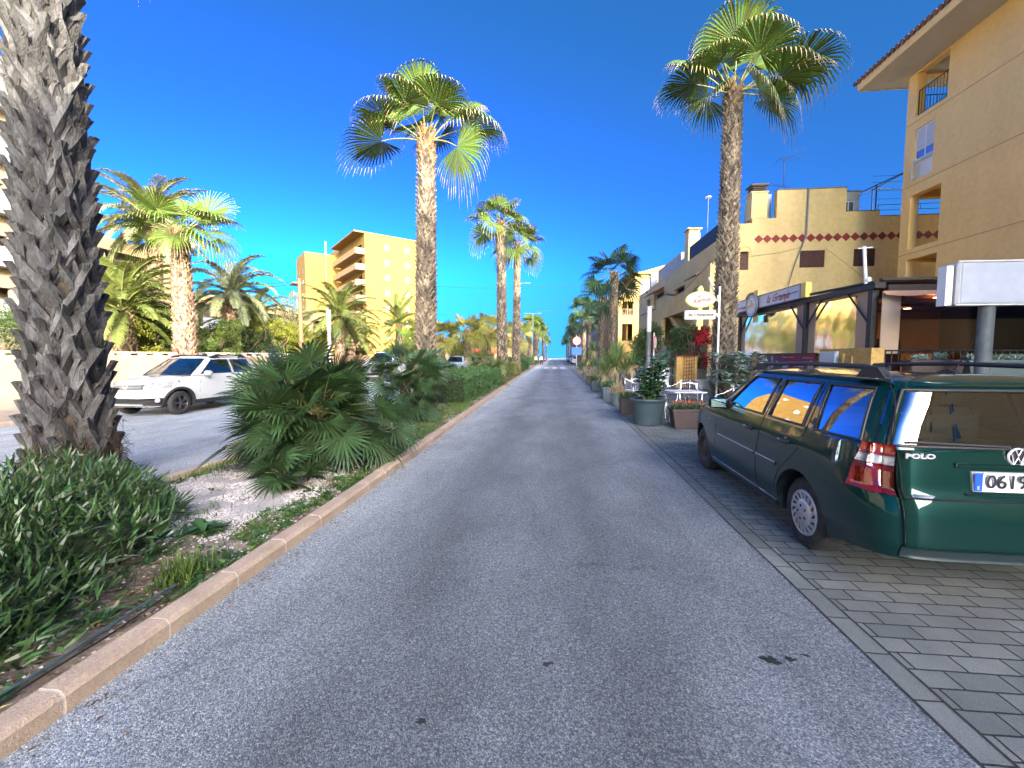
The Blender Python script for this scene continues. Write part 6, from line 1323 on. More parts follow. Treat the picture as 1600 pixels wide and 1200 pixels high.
# the dim orange room inside
a = MB(); a.panel((7.5, 16.8, .5), (1,0,0), (0,-1,0), 6.6, 2.7, [(1.0,1.9,0,2.0),(2.9,3.7,.4,1.7),(4.4,5.2,.4,1.7)], .2); a.build('room_wall', M_orange, ce, world=True)
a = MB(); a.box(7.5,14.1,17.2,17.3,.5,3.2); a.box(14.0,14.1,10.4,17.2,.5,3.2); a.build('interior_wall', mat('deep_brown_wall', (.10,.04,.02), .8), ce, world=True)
for (cx, w, z0, z1) in ((10.8,.42,.9,1.9),(12.3,.42,.9,1.9),(9.0,.5,.5,2.2)):
    a = MB(); n = 12; a.prism([(cx+w*math.cos(pi*k/n), 16.76, z1+w*.9*math.sin(pi*k/n)) for k in range(n+1)]+[(cx-w,16.76,z0),(cx+w,16.76,z0)], (0,.03,0)); a.build('arch', mat('arch_dark', (.05,.022,.012), .7), ce, world=True)
M_lampon = mat('ceiling_lamp_glow', (1,.9,.7), .5, emis=(1,.82,.6,6))
for k, (x, y) in enumerate(((8.3,13),(9.6,13.2),(10.4,12.6),(11.3,13.2),(12.6,12.8),(9.0,15.4),(11.8,15.4))):
    a = MB(); a.lathe([(.001,0),(.09,0),(.09,.02)], 12, c=(x,y,3.13)); a.build('ceiling_lamp', M_lampon, ce, world=True)
# low wall with banners, meter box and pillar
lw = thing('low_wall', 'rough ochre low wall in front of the cafe enclosure with a meter box', 'wall', (7.0, 10, 0))
a = MB(); a.box(6.92, 7.18, 11.7, 18.8, 0, 1.56); a.box(6.92, 7.18, 9.9, 11.699, 0, 1.73); a.box(6.90, 7.19, 14.98, 15.4, 0, 1.63); a.build('wall', M_ochw, lw, world=True)
a = MB(); a.bbox(6.86, 6.92, 10.95, 11.6, 1.2, 1.66, .008); lid = a.build('meter_box', mat('pale_grey_box', (.52,.56,.60), .5), lw, world=True)
a = MB(); a.bbox(6.845,6.86,10.98,11.57,1.23,1.63,.003); a.v = [(v[0]-7.0,v[1]-10,v[2]) for v in a.v]; a.build('lid', MC['pale_grey_box'], lid)
a = MB(); a.box(6.88,6.921,10.45,10.55,1.15,1.55); a.lathe([(.03,-.2),(.045,-.1),(.03,0),(.045,.1),(.03,.2)], 10, c=(6.9,10.75,1.4)); a.build('baluster', M_ochw, lw, world=True)
def banner(label, y0, y1, z0, z1, m, marks):
    r = thing('banner', label, 'banner', (6.87, y0, z0), 0, 'banners on the low cafe wall'); a = MB(); n = 12; V = []
    for j in range(5):
        for i in range(n+1): V.append((6.87+.01*math.sin(i*1.3+j), y0+(y1-y0)*i/n, z0+(z1-z0)*j/4))
    a.add(V, [(j*(n+1)+i, j*(n+1)+i+1, (j+1)*(n+1)+i+1, (j+1)*(n+1)+i) for j in range(4) for i in range(n)], 0, True)
    for i in range(n): pass
    a.build('cloth', m, r, world=True)
    b = MB()
    for mk in marks: b.prism([(6.855, y0+(y1-y0)*u, z0+(z1-z0)*v) for u, v in mk], (-.002,0,0))
    b.build('printed_marks', mat('pale_print', (.6,.55,.57), .7, (.4,.3,.34), 6, 3), r, world=True)
    c_ = MB(); c_.box(6.85, 6.9, y0-.02, y1+.02, z1, z1+.03); c_.box(6.85,6.9,y0-.02,y1+.02,z0-.02,z0); c_.build('hem', M_blkw, r, world=True)
M_bord = mat('burgundy_banner', (.27,.02,.05), .7, (.2,.04,.06), 2.5, 5, fac=(.45,.6)); M_bord2 = mat('burgundy_grey_banner', (.26,.05,.07), .7, (.12,.10,.10), 4, 5, fac=(.4,.55))
banner('burgundy banner with pale pictures, nearer the meter box', 11.78, 13.36, 1.16, 1.60, M_bord, [[(.62,.78),(.98,.78),(.98,.82),(.62,.82)],[(.05,.75),(.35,.75),(.35,.78),(.05,.78)],[(.8,.1),(.97,.05),(.98,.4),(.85,.5),(.76,.3)],[(.03,.1),(.18,.05),(.2,.5),(.08,.6),(.02,.4)],[(.3,.2),(.6,.18),(.6,.22),(.3,.24)]])
banner('burgundy and grey banner with pale figures, farther from the meter box', 13.40, 14.94, 1.14, 1.60, M_bord2, [[(.3,.1),(.38,.1),(.4,.85),(.32,.88)],[(.6,.5),(.7,.9),(.8,.55),(.95,.5),(.75,.4)],[(.62,.2),(.8,.45),(.95,.2),(.8,.3)],[(.05,.45),(.2,.6),(.22,.3),(.06,.3)]])
banner('white banner with a dark diagonal on the far end of the low wall', 15.45, 18.5, 1.12, 1.56, mat('white_banner', (.6,.6,.68), .6, (.3,.3,.36), 3, 3, fac=(.5,.6)), [[(.1,.1),(.2,.1),(.3,.9),(.25,.9)]])
# pergola sign
sg_ = thing('shop_sign', 'long slanting white cafe sign with a round disc on the black beam', 'sign', (7.15, 15, 3.3))
M_sgn = mat('sign_white', (.72,.72,.74), .4); M_sgy = mat('sign_yellow', (.75,.55,.12), .5); M_sred = mat('sign_red', (.55,.03,.03), .5); M_sgr = mat('sign_grey', (.12,.13,.15), .5)
a = MB(); a.box(7.08, 7.2, 12.95, 17.4, 3.22, 3.62); a.build('sign_box', M_sgn, sg_, world=True)
a = MB()
for z in (3.205, 3.62): a.box(7.05, 7.21, 12.93, 17.42, z, z+.025)
a.box(7.05,7.08,12.93,12.97,3.23,3.62); a.build('sign_frame', M_gm, sg_, world=True)
a = MB(); a.box(7.06,7.22,12.70,12.92,3.22,3.64); a.build('sign_end', M_sgy, sg_, world=True); a = MB(); a.box(7.12,7.17,15.65,15.95,3.55,3.88); a.build('disc_cap', M_sgy, sg_, world=True); a = MB(); a.box(7.12,7.17,15.65,15.95,2.75,3.0); a.build('disc_foot', M_sgy, sg_, world=True)
a = MB(); M = Matrix.Translation((7.04,15.8,3.34)) @ Matrix.Rotation(-pi/2,4,'Y'); a.lathe([(.001,.06),(.36,.06)], 30, M=M); a.lathe([(.36,-.02),(.40,.0),(.40,.075),(.36,.06)], 30, m=1, M=M); a.lathe([(.30,.061),(.31,.064),(.32,.061)], 30, m=2, M=M); a.build('disc', [M_sgn, M_gm, M_sgr], sg_, world=True)
a = MB(); a.prism([(6.975,16.05,3.24),(6.975,15.6,3.32),(6.975,15.6,3.42),(6.975,16.05,3.34)], (-.002,0,0)); a.prism([(6.975,15.85,3.38),(6.975,15.7,3.4),(6.975,15.74,3.52),(6.975,15.84,3.56)], (-.002,0,0)); a.build('disc_mark', M_sgy, sg_, world=True)
def loc(M, r): return Matrix.Translation(-r.location) @ M
text_mesh('la Granja', .36, M_sred, sg_, loc(frame((7.075,14.25,3.42),(0,-1,0),(-1,0,0)), sg_), .003, shear=.45, sx=1.05)
text_mesh('la Granja', .16, M_sred, sg_, loc(frame((7.075,16.75,3.36),(0,-1,0),(-1,0,0)), sg_), .003, shear=.45, sx=.9)
a = MB(); a.tube([(7.0,12.95,3.42),(6.98,13.8,3.40),(6.98,14.2,3.42)], .012, 4); a.build('cable', M_blk, sg_, world=True)
# second lintel rail, white bracket strut by the palm
a = MB(); a.tube([(6.95,17.9,3.1),(6.6,19.0,4.9)], .03, 5); a.tube([(6.9,17.7,3.1),(6.55,18.8,4.9)], .03, 5); st = thing('sign_stay', 'pale double stay rising from the far end of the cafe sign', 'stay', (6.9,18,3)); a.build('stay_bars', M_wm, st, world=True)
mp_ = thing('vent_mast', 'white mast with small cross arm standing on the corner post of the cafe', 'mast', (7.1, 10.4, 3.2)); a = MB(); a.tube([(7.1,10.45,3.2),(7.02,10.45,4.05)], .035, 8); a.tube([(6.9,10.45,4.0),(7.2,10.45,4.02)], .015, 5); a.lathe([(.001,.1),(.05,.08),(.06,0),(.001,-.02)], 10, c=(7.12,10.4,3.25)); a.build('mast', M_wm, mp_, world=True)
# railing, planters and wall facing the camera
fr_ = thing('terrace_railing', 'black iron terrace railing facing the camera behind the green car', 'railing', (7.25, 10, 0)); a = MB(); a.box(7.2, 14.15, 9.95, 10.15, 0, 1.0); a.build('wall', M_ochw, fr_, world=True); railing(fr_, (7.25,9.98,.95), (14.1,9.98,.95), .72, .135, r=.012, rr=.02, m=M_blk)
def foliage_tuft(mb, cx, cy, z, w, d, n, L, W, m=0): P = np.stack([nrg.uniform(cx-w,cx+w,n), nrg.uniform(cy-d,cy+d,n), np.full(n,z)+nrg.uniform(0,.04,n)],1); D = np.tile([0,0,1.],(n,1)); leafcloud(mb, P, D, L, W, m, up=.5)
M_pbr = mat('brown_plastic_pot', (.075,.05,.045), .55, (.06,.04,.037), 3, 4, bump=.15, bscale=60); M_pgr = mat('slate_grey_pot', (.055,.085,.10), .5, (.045,.07,.085), 3, 4, bump=.15, bscale=60); M_pot3 = mat('greenish_grey_pot', (.12,.16,.15), .6); M_earth = mat('potting_earth', (.06,.04,.03), .95, (.03,.02,.015), 20, 5, bump=.6)
def trough(label, x0, x1, y0, y1, z0, z1, m, group='plant pots along the cafe terrace', name='planter', plant=None, taper=.86):
    r = thing(name, label, 'planter', ((x0+x1)/2, (y0+y1)/2, z0), 0, group); hx, hy, h = (x1-x0)/2, (y1-y0)/2, z1-z0; a = MB()
    a.bbox(-hx*.98, hx*.98, -hy*.98, hy*.98, 0, h-.05, .015, taper=taper); a.bbox(-hx, hx, -hy, hy, h-.055, h, .012); o = a.build('pot', m, r); e = MB(); e.box(-hx*.93, hx*.93, -hy*.9, hy*.9, h, h+.006); e.build('soil', M_earth, r)
    return r, h
def roundpot(label, x, y, r_, h, m, group='plant pots along the cafe terrace', name='plant_pot'):
    r = thing(name, label, 'planter', (x, y, 0), 0, group); a = MB(); a.lathe([(.001,0),(r_*.66,0),(r_*.70,.03),(r_*.86,h*.75),(r_*.90,h*.78),(r_*.93,h-.05),(r_,h-.045),(r_*1.02,h-.01),(r_*.99,h),(r_*.92,h-.005),(r_*.88,h-.04),(.001,h-.045)], 40); a.build('pot', m, r); e = MB(); e.lathe([(r_*.87,h-.038),(.001,h-.03)], 20); e.build('soil', M_earth, r); return r, h
def plant(root, name, fill, mats_): a = MB(); fill(a); return a.build(name, mats_, root)
M_silv = mat('silvery_leaf', (.24,.33,.27), .6, island=.3, translucent=.15); M_succ = mat('fleshy_green_leaf', (.12,.2,.12), .5, island=.35)
for (lab, x0, x1, m) in (('brown trough with two grassy tufts on the terrace railing', 7.42, 8.46, M_pbr), ('greenish trough behind the billboard post on the railing', 8.52, 9.95, M_pot3), ('dark trough at the right frame edge on the railing', 10.0, 11.1, M_pbr)):
    r, h = trough(lab, x0, x1, 9.50, 9.80, 1.12, 1.47, m, group='troughs on the terrace railing', taper=.92)
    def f(a, x0=x0, x1=x1, h=h):
        w = (x1-x0)/2
        if w < .53 and x0 < 8: foliage_tuft(a, -.25, 0, h, .12, .08, 160, .10, .02); foliage_tuft(a, .15, 0, h, .10, .08, 160, .13, .02)
        else: foliage_tuft(a, 0, 0, h, w*.9, .1, 900, .09, .03)
    plant(r, 'foliage', f, [M_silv])
# billboard
bb = thing('billboard', 'blank white double-sided light box on a grey post above the green car', 'billboard', (8.12, 8.8, 0))
a = MB(); a.tube([(0,0,0),(0,0,2.5)], .115, 20); a.lathe([(.2,0),(.2,.02),(.12,.03)], 16); a.build('post', mat('weathered_grey_post', (.07,.09,.105), .6, (.12,.135,.14), 4, 6), bb)
a = MB(); a.bbox(-.66, 4.3, .0-.15, .15, 2.5, 3.30, .03); a.build('cabinet', mat('aged_white_cabinet', (.5,.51,.53), .5, (.42,.43,.45), 3, 5), bb)
a = MB(); a.bbox(-.60, 4.2, -.162, -.151, 2.54, 3.265, .004); a.build('face', mat('blank_face', (.46,.50,.58), .4, (.37,.41,.49), 1.5, 7, noise2=(5,.06)), bb)
a = MB()
for z in (2.49, 3.29): a.box(-.68, 4.3, -.17, -.15, z, z+.02)
a.box(-.80,-.68,-.08,.1,2.5,3.24); a.build('frame', M_wf, bb)
# oval bar sign
os_ = thing('bar_sign', 'glowing oval and rectangular bar sign hung on a white pole beside the tall palm', 'sign', (4.83, 13.0, 0))
M_glo = mat('lit_sign_face', (.34,.34,.31), .4, emis=(1,.97,.86,.06)); M_gly = mat('lit_yellow_edge', (.45,.4,.12), .4, emis=(1,.85,.3,.07))
a = MB(); a.tube([(.02,0,0),(.02,0,3.6)], .03, 8); a.tube([(.02,0,3.2),(-.14,0,3.2)], .02, 6); a.tube([(.02,0,2.78),(-.1,0,2.78)], .02, 6); a.lathe([(.05,-.1),(.06,0),(.05,.1)], 8, c=(.0,0,3.25)); a.lathe([(.05,-.06),(.06,0),(.05,.06)], 8, c=(.0,0,2.76)); a.build('pole', M_wm, os_)
def oval(a, rx, rz, y0, y1, m): n = 40; a.prism([(-.53+rx*math.cos(2*pi*k/n), y0, 3.22+rz*math.sin(2*pi*k/n)) for k in range(n)], (0,y1-y0,0), m)
a = MB(); oval(a, .415, .235, -.07, .07, 0); a.box(-.60,-.46,-.05,.05,3.44,3.56); a.prism([(-.60,-.05,3.56),(-.46,-.05,3.54),(-.52,-.05,3.63)], (0,.1,0)); a.box(-.58,-.48,-.05,.05,2.90,3.0); a.box(-.62,-.45,-.05,.05,2.44,2.64); a.box(-.56,-.51,-.04,.04,2.33,2.44); a.build('sign_edge', M_gly, os_)
a = MB(); oval(a, .375, .198, -.075, -.071, 0); a.build('oval_face', M_glo, os_); a = MB(); a.box(-.96,-.10,-.06,.06,2.64,2.90); a.build('name_box', M_glo, os_)
text_mesh('Kermis', .175, M_sred, os_, frame((-.52,-.077,3.19),(1,0,.16),(0,-1,0)), .003, shear=.5, sx=1.0, bold=.004); text_mesh('la', .12, M_sred, os_, frame((-.60,-.077,3.31),(1,0,.1),(0,-1,0)), .003, shear=.5, bold=.003)
text_mesh('Bar y Restaurante', .105, M_blk, os_, frame((-.53,-.063,2.77),(1,0,0),(0,-1,0)), .004, shear=.5, sx=.95, bold=.004)
# ---------------- pots and plants
M_rub = mat('rubber_plant_leaf', (.035,.11,.04), .25, island=.45, translucent=.1, spec=.7); M_flow = mat('orange_flower', (.6,.14,.03), .6, island=.3); M_pinkf = mat('crimson_flower', (.5,.012,.04), .6, island=.4, translucent=.3); M_yuc = mat('yucca_leaf', (.13,.2,.06), .45, island=.4, translucent=.25); M_dryl = mat('dry_hanging_leaf', (.3,.24,.13), .8, island=.3)
def bigleaf(a, p, d, L, W, m=0):
    d = Vector(d).normalized(); s = d.cross(Vector((0,0,1))); s = s.normalized() if s.length > .1 else Vector((1,0,0)); n = s.cross(d); p = Vector(p); vs_ = []
    for t, w in ((0,.1),(.2,.7),(.5,1),(.8,.7),(1,.05)): c = p+d*L*t-Vector((0,0,1))*L*.25*t*t; vs_ += [c-s*W*w/2+n*W*.12*w, c, c+s*W*w/2+n*W*.12*w]
    a.add(vs_, [(3*i+c, 3*i+c+1, 3*i+c+4, 3*i+c+3) for i in range(4) for c in range(2)], m, True)
def rosette_big(a, c, n, L, W, m=0, elo=-.4, ehi=1.45, seed=1, dry=0):
    rg = random.Random(seed)
    for k in range(n):
        t = (k+.5)/n; el = ehi+(elo-ehi)*t; az = k*2.39996+rg.uniform(-.2,.2); l = L*rg.uniform(.75,1.1)*(.75+.25*math.sin(pi*min(t*1.3,1))); p = Vector(c); h = Vector((math.cos(az),math.sin(az),0)); s = Vector((-h.y,h.x,0)); vs_ = []; e = el; mm = dry if (t > .86 and dry) else m
        for j, w in enumerate((.6,1,.85,.5,.03)): vs_ += [p-s*W*w/2, p+Vector((0,0,-W*.2*w)), p+s*W*w/2]; p = p+(h*math.cos(e)+Vector((0,0,math.sin(e))))*l/4; e -= (.12 if el > .5 else .25)
        a.add(vs_, [(3*i+q, 3*i+q+1, 3*i+q+4, 3*i+q+3) for i in range(4) for q in range(2)], mm)
r, h = roundpot('big round slate pot with a broad-leaved rubber plant', 2.12, 9.62, .40, .60, M_pgr)
def f(a):
    rg = random.Random(5)
    for s in range(17):
        x, y = rg.uniform(-.15,.15), rg.uniform(-.15,.15); hx, hy = x*3+rg.uniform(-.1,.1), y*2+rg.uniform(-.1,.1); ht = rg.uniform(.5,1.12) if s < 12 else rg.uniform(.2,.5)
        if s >= 13: hx += .3
        pts = [(x,y,h-.04),(x*.6+hx*.4,y*.6+hy*.4,h+ht*.5),(hx,hy,h+ht)]; a.tube(pts, [.016,.012,.006], 5, 1)
        for k in range(int(34*ht)):
            t = .1+.9*k/(34*ht); q = Vector(pts[0]).lerp(Vector(pts[1]), min(t*2,1)) if t < .5 else Vector(pts[1]).lerp(Vector(pts[2]), t*2-1); az = k*2.4+rg.uniform(-.3,.3); bigleaf(a, q, (math.cos(az), math.sin(az), rg.uniform(-.1,.9)), rg.uniform(.16,.26), rg.uniform(.085,.13))
plant(r, 'rubber_plant', f, [M_rub, mat('green_stem', (.10,.12,.05), .7)])
r, h = trough('long brown trough with orange flowers in front of the white table', 2.50, 3.42, 9.05, 9.40, 0, .42, M_pbr)
def f(a): foliage_tuft(a, 0, 0, h, .42, .13, 500, .09, .025); foliage_tuft(a, 0, 0, h+.05, .42, .13, 300, .10, .03, 2); foliage_tuft(a, 0, 0, h+.12, .42, .13, 70, .035, .03, 1)
plant(r, 'foliage', f, [MC['weed_leaf'], M_flow, mat('brown_dry_stem', (.16,.11,.07), .9, island=.4)])
r, h = trough('square brown pot with orange flowers just left of the rubber plant', 1.74, 2.22, 11.1, 11.55, 0, .44, M_pbr)
def f(a): foliage_tuft(a, 0, 0, h, .2, .2, 500, .12, .03); foliage_tuft(a, 0, 0, h+.1, .2, .2, 40, .03, .03, 1)
plant(r, 'foliage', f, [MC['weed_leaf'], M_flow])
r, h = roundpot('round greenish pot with dry grass between square pots', 1.98, 13.3, .24, .42, M_pot3)
plant(r, 'dry_grass', lambda a: foliage_tuft(a, 0, 0, h-.03, .15, .15, 250, .3, .012), [M_dryl])
for lab, x, y, s, m, dryf in (('first dark square pot, directly under the yucca', 1.95, 15.1, .26, M_pgr, 0), ('second dark square pot, beyond the first', 1.86, 18.8, .24, M_pgr, 0), ('small brown square pot beyond the dark ones', 1.95, 22.6, .26, M_pbr, 1)):
    r, h = trough(lab, x-s, x+s, y-s, y+s, 0, .46, m); plant(r, 'foliage', lambda a: foliage_tuft(a, 0, 0, h, s*.8, s*.8, 420, .17, .03), [MC['weed_leaf'] if not dryf else M_dryl])
def yucca(label, x, y, heads, L, seed, potm=None):
    r, h = roundpot(label, x, y, .27, .42, potm or M_pot3); rg = random.Random(seed); a = MB(); tr = MB()
    for (hx, hy, hz, n) in heads:
        tr.tube([(hx*.2,hy*.2,h-.05),(hx*.5,hy*.5,h+(hz-h)*.5),(hx,hy,hz)], [.05,.045,.035], 7); rosette_big(a, (hx,hy,hz), n, L, .035, 0, seed=rg.randint(1,99), dry=1)
        for k in range(30): az = rg.uniform(0,6.3); a.add([(hx,hy,hz-.05*rg.random()),(hx+.12*math.cos(az)-.02,hy+.12*math.sin(az),hz-.25),(hx+.16*math.cos(az),hy+.16*math.sin(az),hz-.25-rg.random()*.35),(hx+.12*math.cos(az)+.02,hy+.12*math.sin(az),hz-.25)], [(0,1,2,3)], 1)
    tr.build('stem', MC['grey_twig'], r); a.build('yucca_leaves', [M_yuc, M_dryl], r)
yucca('large bright green yucca overhanging the pots', 2.45, 16.6, [(-.1,-.1,1.15,110),(.35,.2,.95,80),(-.45,.1,.85,80),(.1,.3,1.5,80),(.5,-.3,1.2,70)], 1.0, 3)
yucca('bushy yucca behind the large bright green one', 2.7, 20.4, [(0,0,1.3,80),(-.4,.1,.95,70),(.4,.2,1.7,70)], .95, 13)
yucca('smaller yellow-green yucca in front of the no-parking sign', 2.15, 24.0, [(0,0,1.0,60),(.1,.1,1.9,70),(-.2,.1,1.4,50)], .85, 7)
yucca('far low yucca at the end of the pot row', 2.1, 28.5, [(0,0,.9,60),(-.3,.1,.7,50)], .8, 9)
# silver-leaved shrub by the palm foot
p = thing('silver_leaf_shrub', 'silvery large-leaved shrub at the foot of the right palm', 'shrub', (5.1, 12.35, 0)); a = MB(); rg = random.Random(4)
for s in range(75):
    c = Vector((rg.gauss(0,.28), rg.gauss(0,.25), rg.uniform(.75,1.65))); 
    if s < 12: c = Vector((.4+rg.gauss(0,.15), rg.gauss(0,.2), rg.uniform(.65,1.15)))
    for k in range(11): az = k*2.4+rg.random(); bigleaf(a, c, (math.cos(az), math.sin(az), rg.uniform(-.2,.8)), rg.uniform(.15,.26), rg.uniform(.10,.16), 0)
    a.tube([(rg.uniform(-.1,.1),0,.1), tuple(c)], [.012,.006], 4, 1, caps=False)
a.build('foliage', [M_silv, MC['grey_twig']], p)
a = MB()
for s in range(7): x = rg.uniform(-.25,.35); a.tube([(x,rg.uniform(-.1,.2),-.05),(x*.8,0,.5),(x*.5,.05,1.0)], [.10,.08,.04], 7, 0)
a.build('stump', [mat('dark_stump', (.05,.045,.045), .9, (.02,.018,.018), 8, 6, bump=.8, bscale=30)], p)
# dark climbing tree with crimson flowers by the gate pillars
p = tree('dark leafy tree with crimson flowers by the ochre gate pillar', (7.3, 22.8, 0), 2.6, rb(9,1.15,1.2,2.8,.75,21)+[(-1.0,0,2.1,.5)], 9000, .10, .05, MC['dark_garden_leaf'], 21, group=None)
a = MB(); 
for c in ((.0,-1.2,2.75,.28),(.35,-1.2,2.45,.35),(-.1,-1.2,2.3,.25),(.2,-1.1,1.5,.25),(.2,-1.1,1.1,.2)): P = nrg.normal(0,c[3]*.5,(260 if c[2] > 2 else 100,3))+np.array(c[:3]); leafcloud(a, P, P-np.array(c[:3]), .07, .06)
a.build('flowers', [M_pinkf], p)
gp = thing('gate_pillar', 'ochre pillar with terracotta coping at the gate behind the tables', 'pillar', (6.35, 21.2, 0)); a = MB(); a.box(-.42,.55,-.2,.2,0,1.5); a.build('pillar', M_ochw, gp); a = MB(); a.box(-.46,.59,-.24,.24,1.5,1.56); a.build('coping', M_terra, gp)
tr_ = thing('trellis', 'reddish diamond trellis against the gate pillar', 'trellis', (6.55, 20.9, 0)); a = MB()
for k in range(5): a.tube([(-.3+k*.12,0,.35),(-.3+k*.12,0,1.75)], .012, 4)
for k in range(8): a.tube([(-.3,0,.45+k*.17),(.2,0,.5+k*.17)], .012, 4)
a.build('slats', mat('dark_red_slat', (.16,.03,.03), .7), tr_)
a = MB(); wb = thing('stone_block', 'pale stone block beside the trellis', 'block', (7.0,20.6,0)); a.bbox(-.4,.4,-.25,.25,0,.42,.02); a.build('block', mat('pale_stone', (.45,.42,.4), .85), wb)
a = MB(); wv = thing('white_gate_wing', 'short white slanting wing wall with a dark gate beside the pillar', 'wall', (5.75,21.6,0)); a.prism([(-.45,0,0),(0,0,0),(0,0,.95),(-.3,0,.9),(-.45,0,.55)], (0,.2,0)); a.build('wing', M_wm, wv); a = MB(); a.box(.05,.2,.02,.08,0,1.0); a.build('gate_leaf', M_blk, wv)
bush('dark leafy bush behind the column lamp by the arcade', 'leafy_bush', (5.6, 26.5, 0), [(0,0,2.3,1.0,.8,.8),(.4,0,3.0,.6,.6,.5),(-.3,0,1.5,.8,.6,.6)], 6000, .12, .06, MC['dark_garden_leaf'], 8, twigs=8, core=.5)
# ---------------- tables and chairs
M_alu = mat('polished_aluminium', (.75,.76,.78), .22, metal=.9); M_wov = mat('dark_woven_seat', (.03,.03,.035), .6)
def table(label, loc, rz=0):
    t = thing('cafe_table', label, 'table', loc, rz, 'cafe tables'); a = MB(); a.bbox(-.36,.36,-.36,.36,.72,.745,.01); a.build('tabletop', mat('white_tabletop', (.75,.75,.76), .3), t)
    a = MB(); a.tube([(0,0,.03),(0,0,.72)], .025, 8); a.build('column', M_alu, t)
    a = MB(); 
    for k in range(4): an = pi/4+k*pi/2; a.tube([(0,0,.06),(.36*math.cos(an),.36*math.sin(an),.015)], [.022,.014], 6)
    a.build('foot', M_alu, t); return t
t1 = table('white square table behind the long brown trough', (3.02, 9.95, 0), .05)
dup(t1, (2.75, 11.9, 0), .1, 'white square table behind the rubber plant'); dup(t1, (3.3, 14.4, 0), .1, 'farthest white square table near the yucca')
def chair(label, loc, rz):
    c = thing('cafe_chair', label, 'chair', loc, rz, 'aluminium cafe chairs')
    a = MB(); a.bbox(-.2,.2,-.2,.2,.43,.445,.006); a.build('seat', M_wov, c)
    a = MB(); a.tube([(-.2,.2,.62),(-.18,.24,.82),(0,.27,.86),(.18,.24,.82),(.2,.2,.62)], .013, 6); 
    for k in range(7): x = -.15+k*.05; a.tube([(x,.21,.50),(x,.25,.84)], .008, 4, 1)
    a.build('backrest', [M_alu, M_wov], c)
    for s in (1,-1):
        a = MB(); a.tube([(s*.22,.2,.80),(s*.26,0,.69),(s*.27,-.16,.66),(s*.26,-.22,.60),(s*.235,-.24,.0)], .0125, 6); a.build('front_leg', M_alu, c)
        a = MB(); a.tube([(s*.2,.22,.86),(s*.21,.17,.45),(s*.22,.28,.0)], .0125, 6); a.build('rear_leg', M_alu, c)
        a = MB(); a.tube([(s*.22,.17,.43),(s*.24,-.22,.43)], .010, 5); a.build('side_rail', M_alu, c)
    return c
c1 = chair('aluminium chair with curved arms nearest the green car mirror', (3.95, 9.75, 0), R(-75))
dup(c1, (3.45, 11.0, 0), R(-10), 'aluminium chair on the far side of the near table'); dup(c1, (2.55, 10.75, 0), R(170), 'dark-seated chair between the two tables'); dup(c1, (3.55, 12.3, 0), R(-70), 'chair at the right of the middle table'); dup(c1, (2.6, 12.95, 0), R(5), 'chair behind the middle table'); dup(c1, (2.35, 9.98, 0), R(95), 'chair behind the rubber plant on the left of the near table'); dup(c1, (2.55, 14.3, 0), R(90), 'chair left of the farthest table')
# ---------------- column lamps, poles, signs, wires
def collamp(label, loc, h):
    r = thing('column_lamp', label, 'lamp', loc, 0, 'grey column street lamps'); a = MB(); a.lathe([(.16,0),(.16,.25),(.105,.28),(.10,h-1.15),(.11,h-1.14)], 20); a.build('post', M_gm, r)
    a = MB(); a.lathe([(.09,h-1.14),(.09,h-.05)], 18); 
    for k in range(13): z = h-1.1+k*.08; a.lathe([(.09,z),(.125,z+.012),(.125,z+.026),(.09,z+.03)], 18, m=1)
    a.lathe([(.13,h-.06),(.13,h-.02),(.001,h)], 18, m=1); a.build('louvred_head', [mat('lamp_diffuser', (.75,.75,.75), .4), mat('louvre_white', (.6,.62,.65), .5)], r); return r
collamp('grey column lamp with louvred head rising behind the rubber plant', (4.15, 19.0, 0), 3.75); collamp('column lamp with louvred head left of the ochre tower palms', (-12.4, 22.0, .1), 4.0)
def streetlamp(label, loc, h, arms):
    r = thing('street_light', label, 'street light', loc, 0, 'tall street lights in the median'); a = MB(); a.tube([(0,0,0),(0,0,h)], [.09,.05], 8); a.build('pole', mat('green_grey_pole', (.10,.15,.16), .5), r)
    for s in arms: a = MB(); a.tube([(0,0,h-.05),(s*.6,0,h+.02),(s*1.0,0,h)], .03, 5); a.bbox(min(s*.9,s*1.5),max(s*.9,s*1.5),-.12,.12,h-.05,h+.05,.03); a.build('lamp_arm', MC['green_grey_pole'], r)
streetlamp('single-armed tall street light right of the twin palms', (-3.95, 43, .05), 8.9, (1,)); streetlamp('T-shaped tall street light over the far palm clump', (-3.75, 73, .05), 8.9, (1,-1))
up_ = thing('utility_pole', 'reddish wooden utility pole behind the largest shrub', 'pole', (-16.6, 26, 0)); a = MB(); a.tube([(0,0,0),(0,0,6.6)], [.15,.10], 10); a.build('pole', mat('red_brown_wood', (.32,.13,.07), .85, (.22,.09,.05), 8, 5, stretch=(4,4,.4)), up_); a = MB(); a.bbox(-.2,-.1,-.1,.1,4.6,5.2,.02); a.tube([(-.3,0,6.3),(.35,0,6.3)], .03, 5); a.tube([(.3,0,6.3),(.3,0,6.45)], .04, 6); a.build('fittings', M_gm, up_)
def wire(label, A_, B_, sag, r=.012, n=16):
    o = MB(); A_, B_ = Vector(A_), Vector(B_); o.tube([A_.lerp(B_, k/n)-Vector((0,0,sag*4*(k/n)*(1-k/n))) for k in range(n+1)], r, 4, smooth=True); w = o.build('overhead_wire', M_blk); return tag(w, label, 'wire', 'overhead wires')
wire('upper wire running left from the utility pole', (-16.6,26,6.45), (-34,24,6.4), .5, .018); wire('lower sagging wire running left from the utility pole', (-16.6,26,6.3), (-34,23,5.6), .6, .018)
wire('wire slanting down right from the utility pole past the tower', (-16.3,26,6.45), (-7,52,3.6), .3, .015); wire('second wire falling right from the utility pole', (-16.3,26,6.3), (-12,40,4.2), .3, .015)
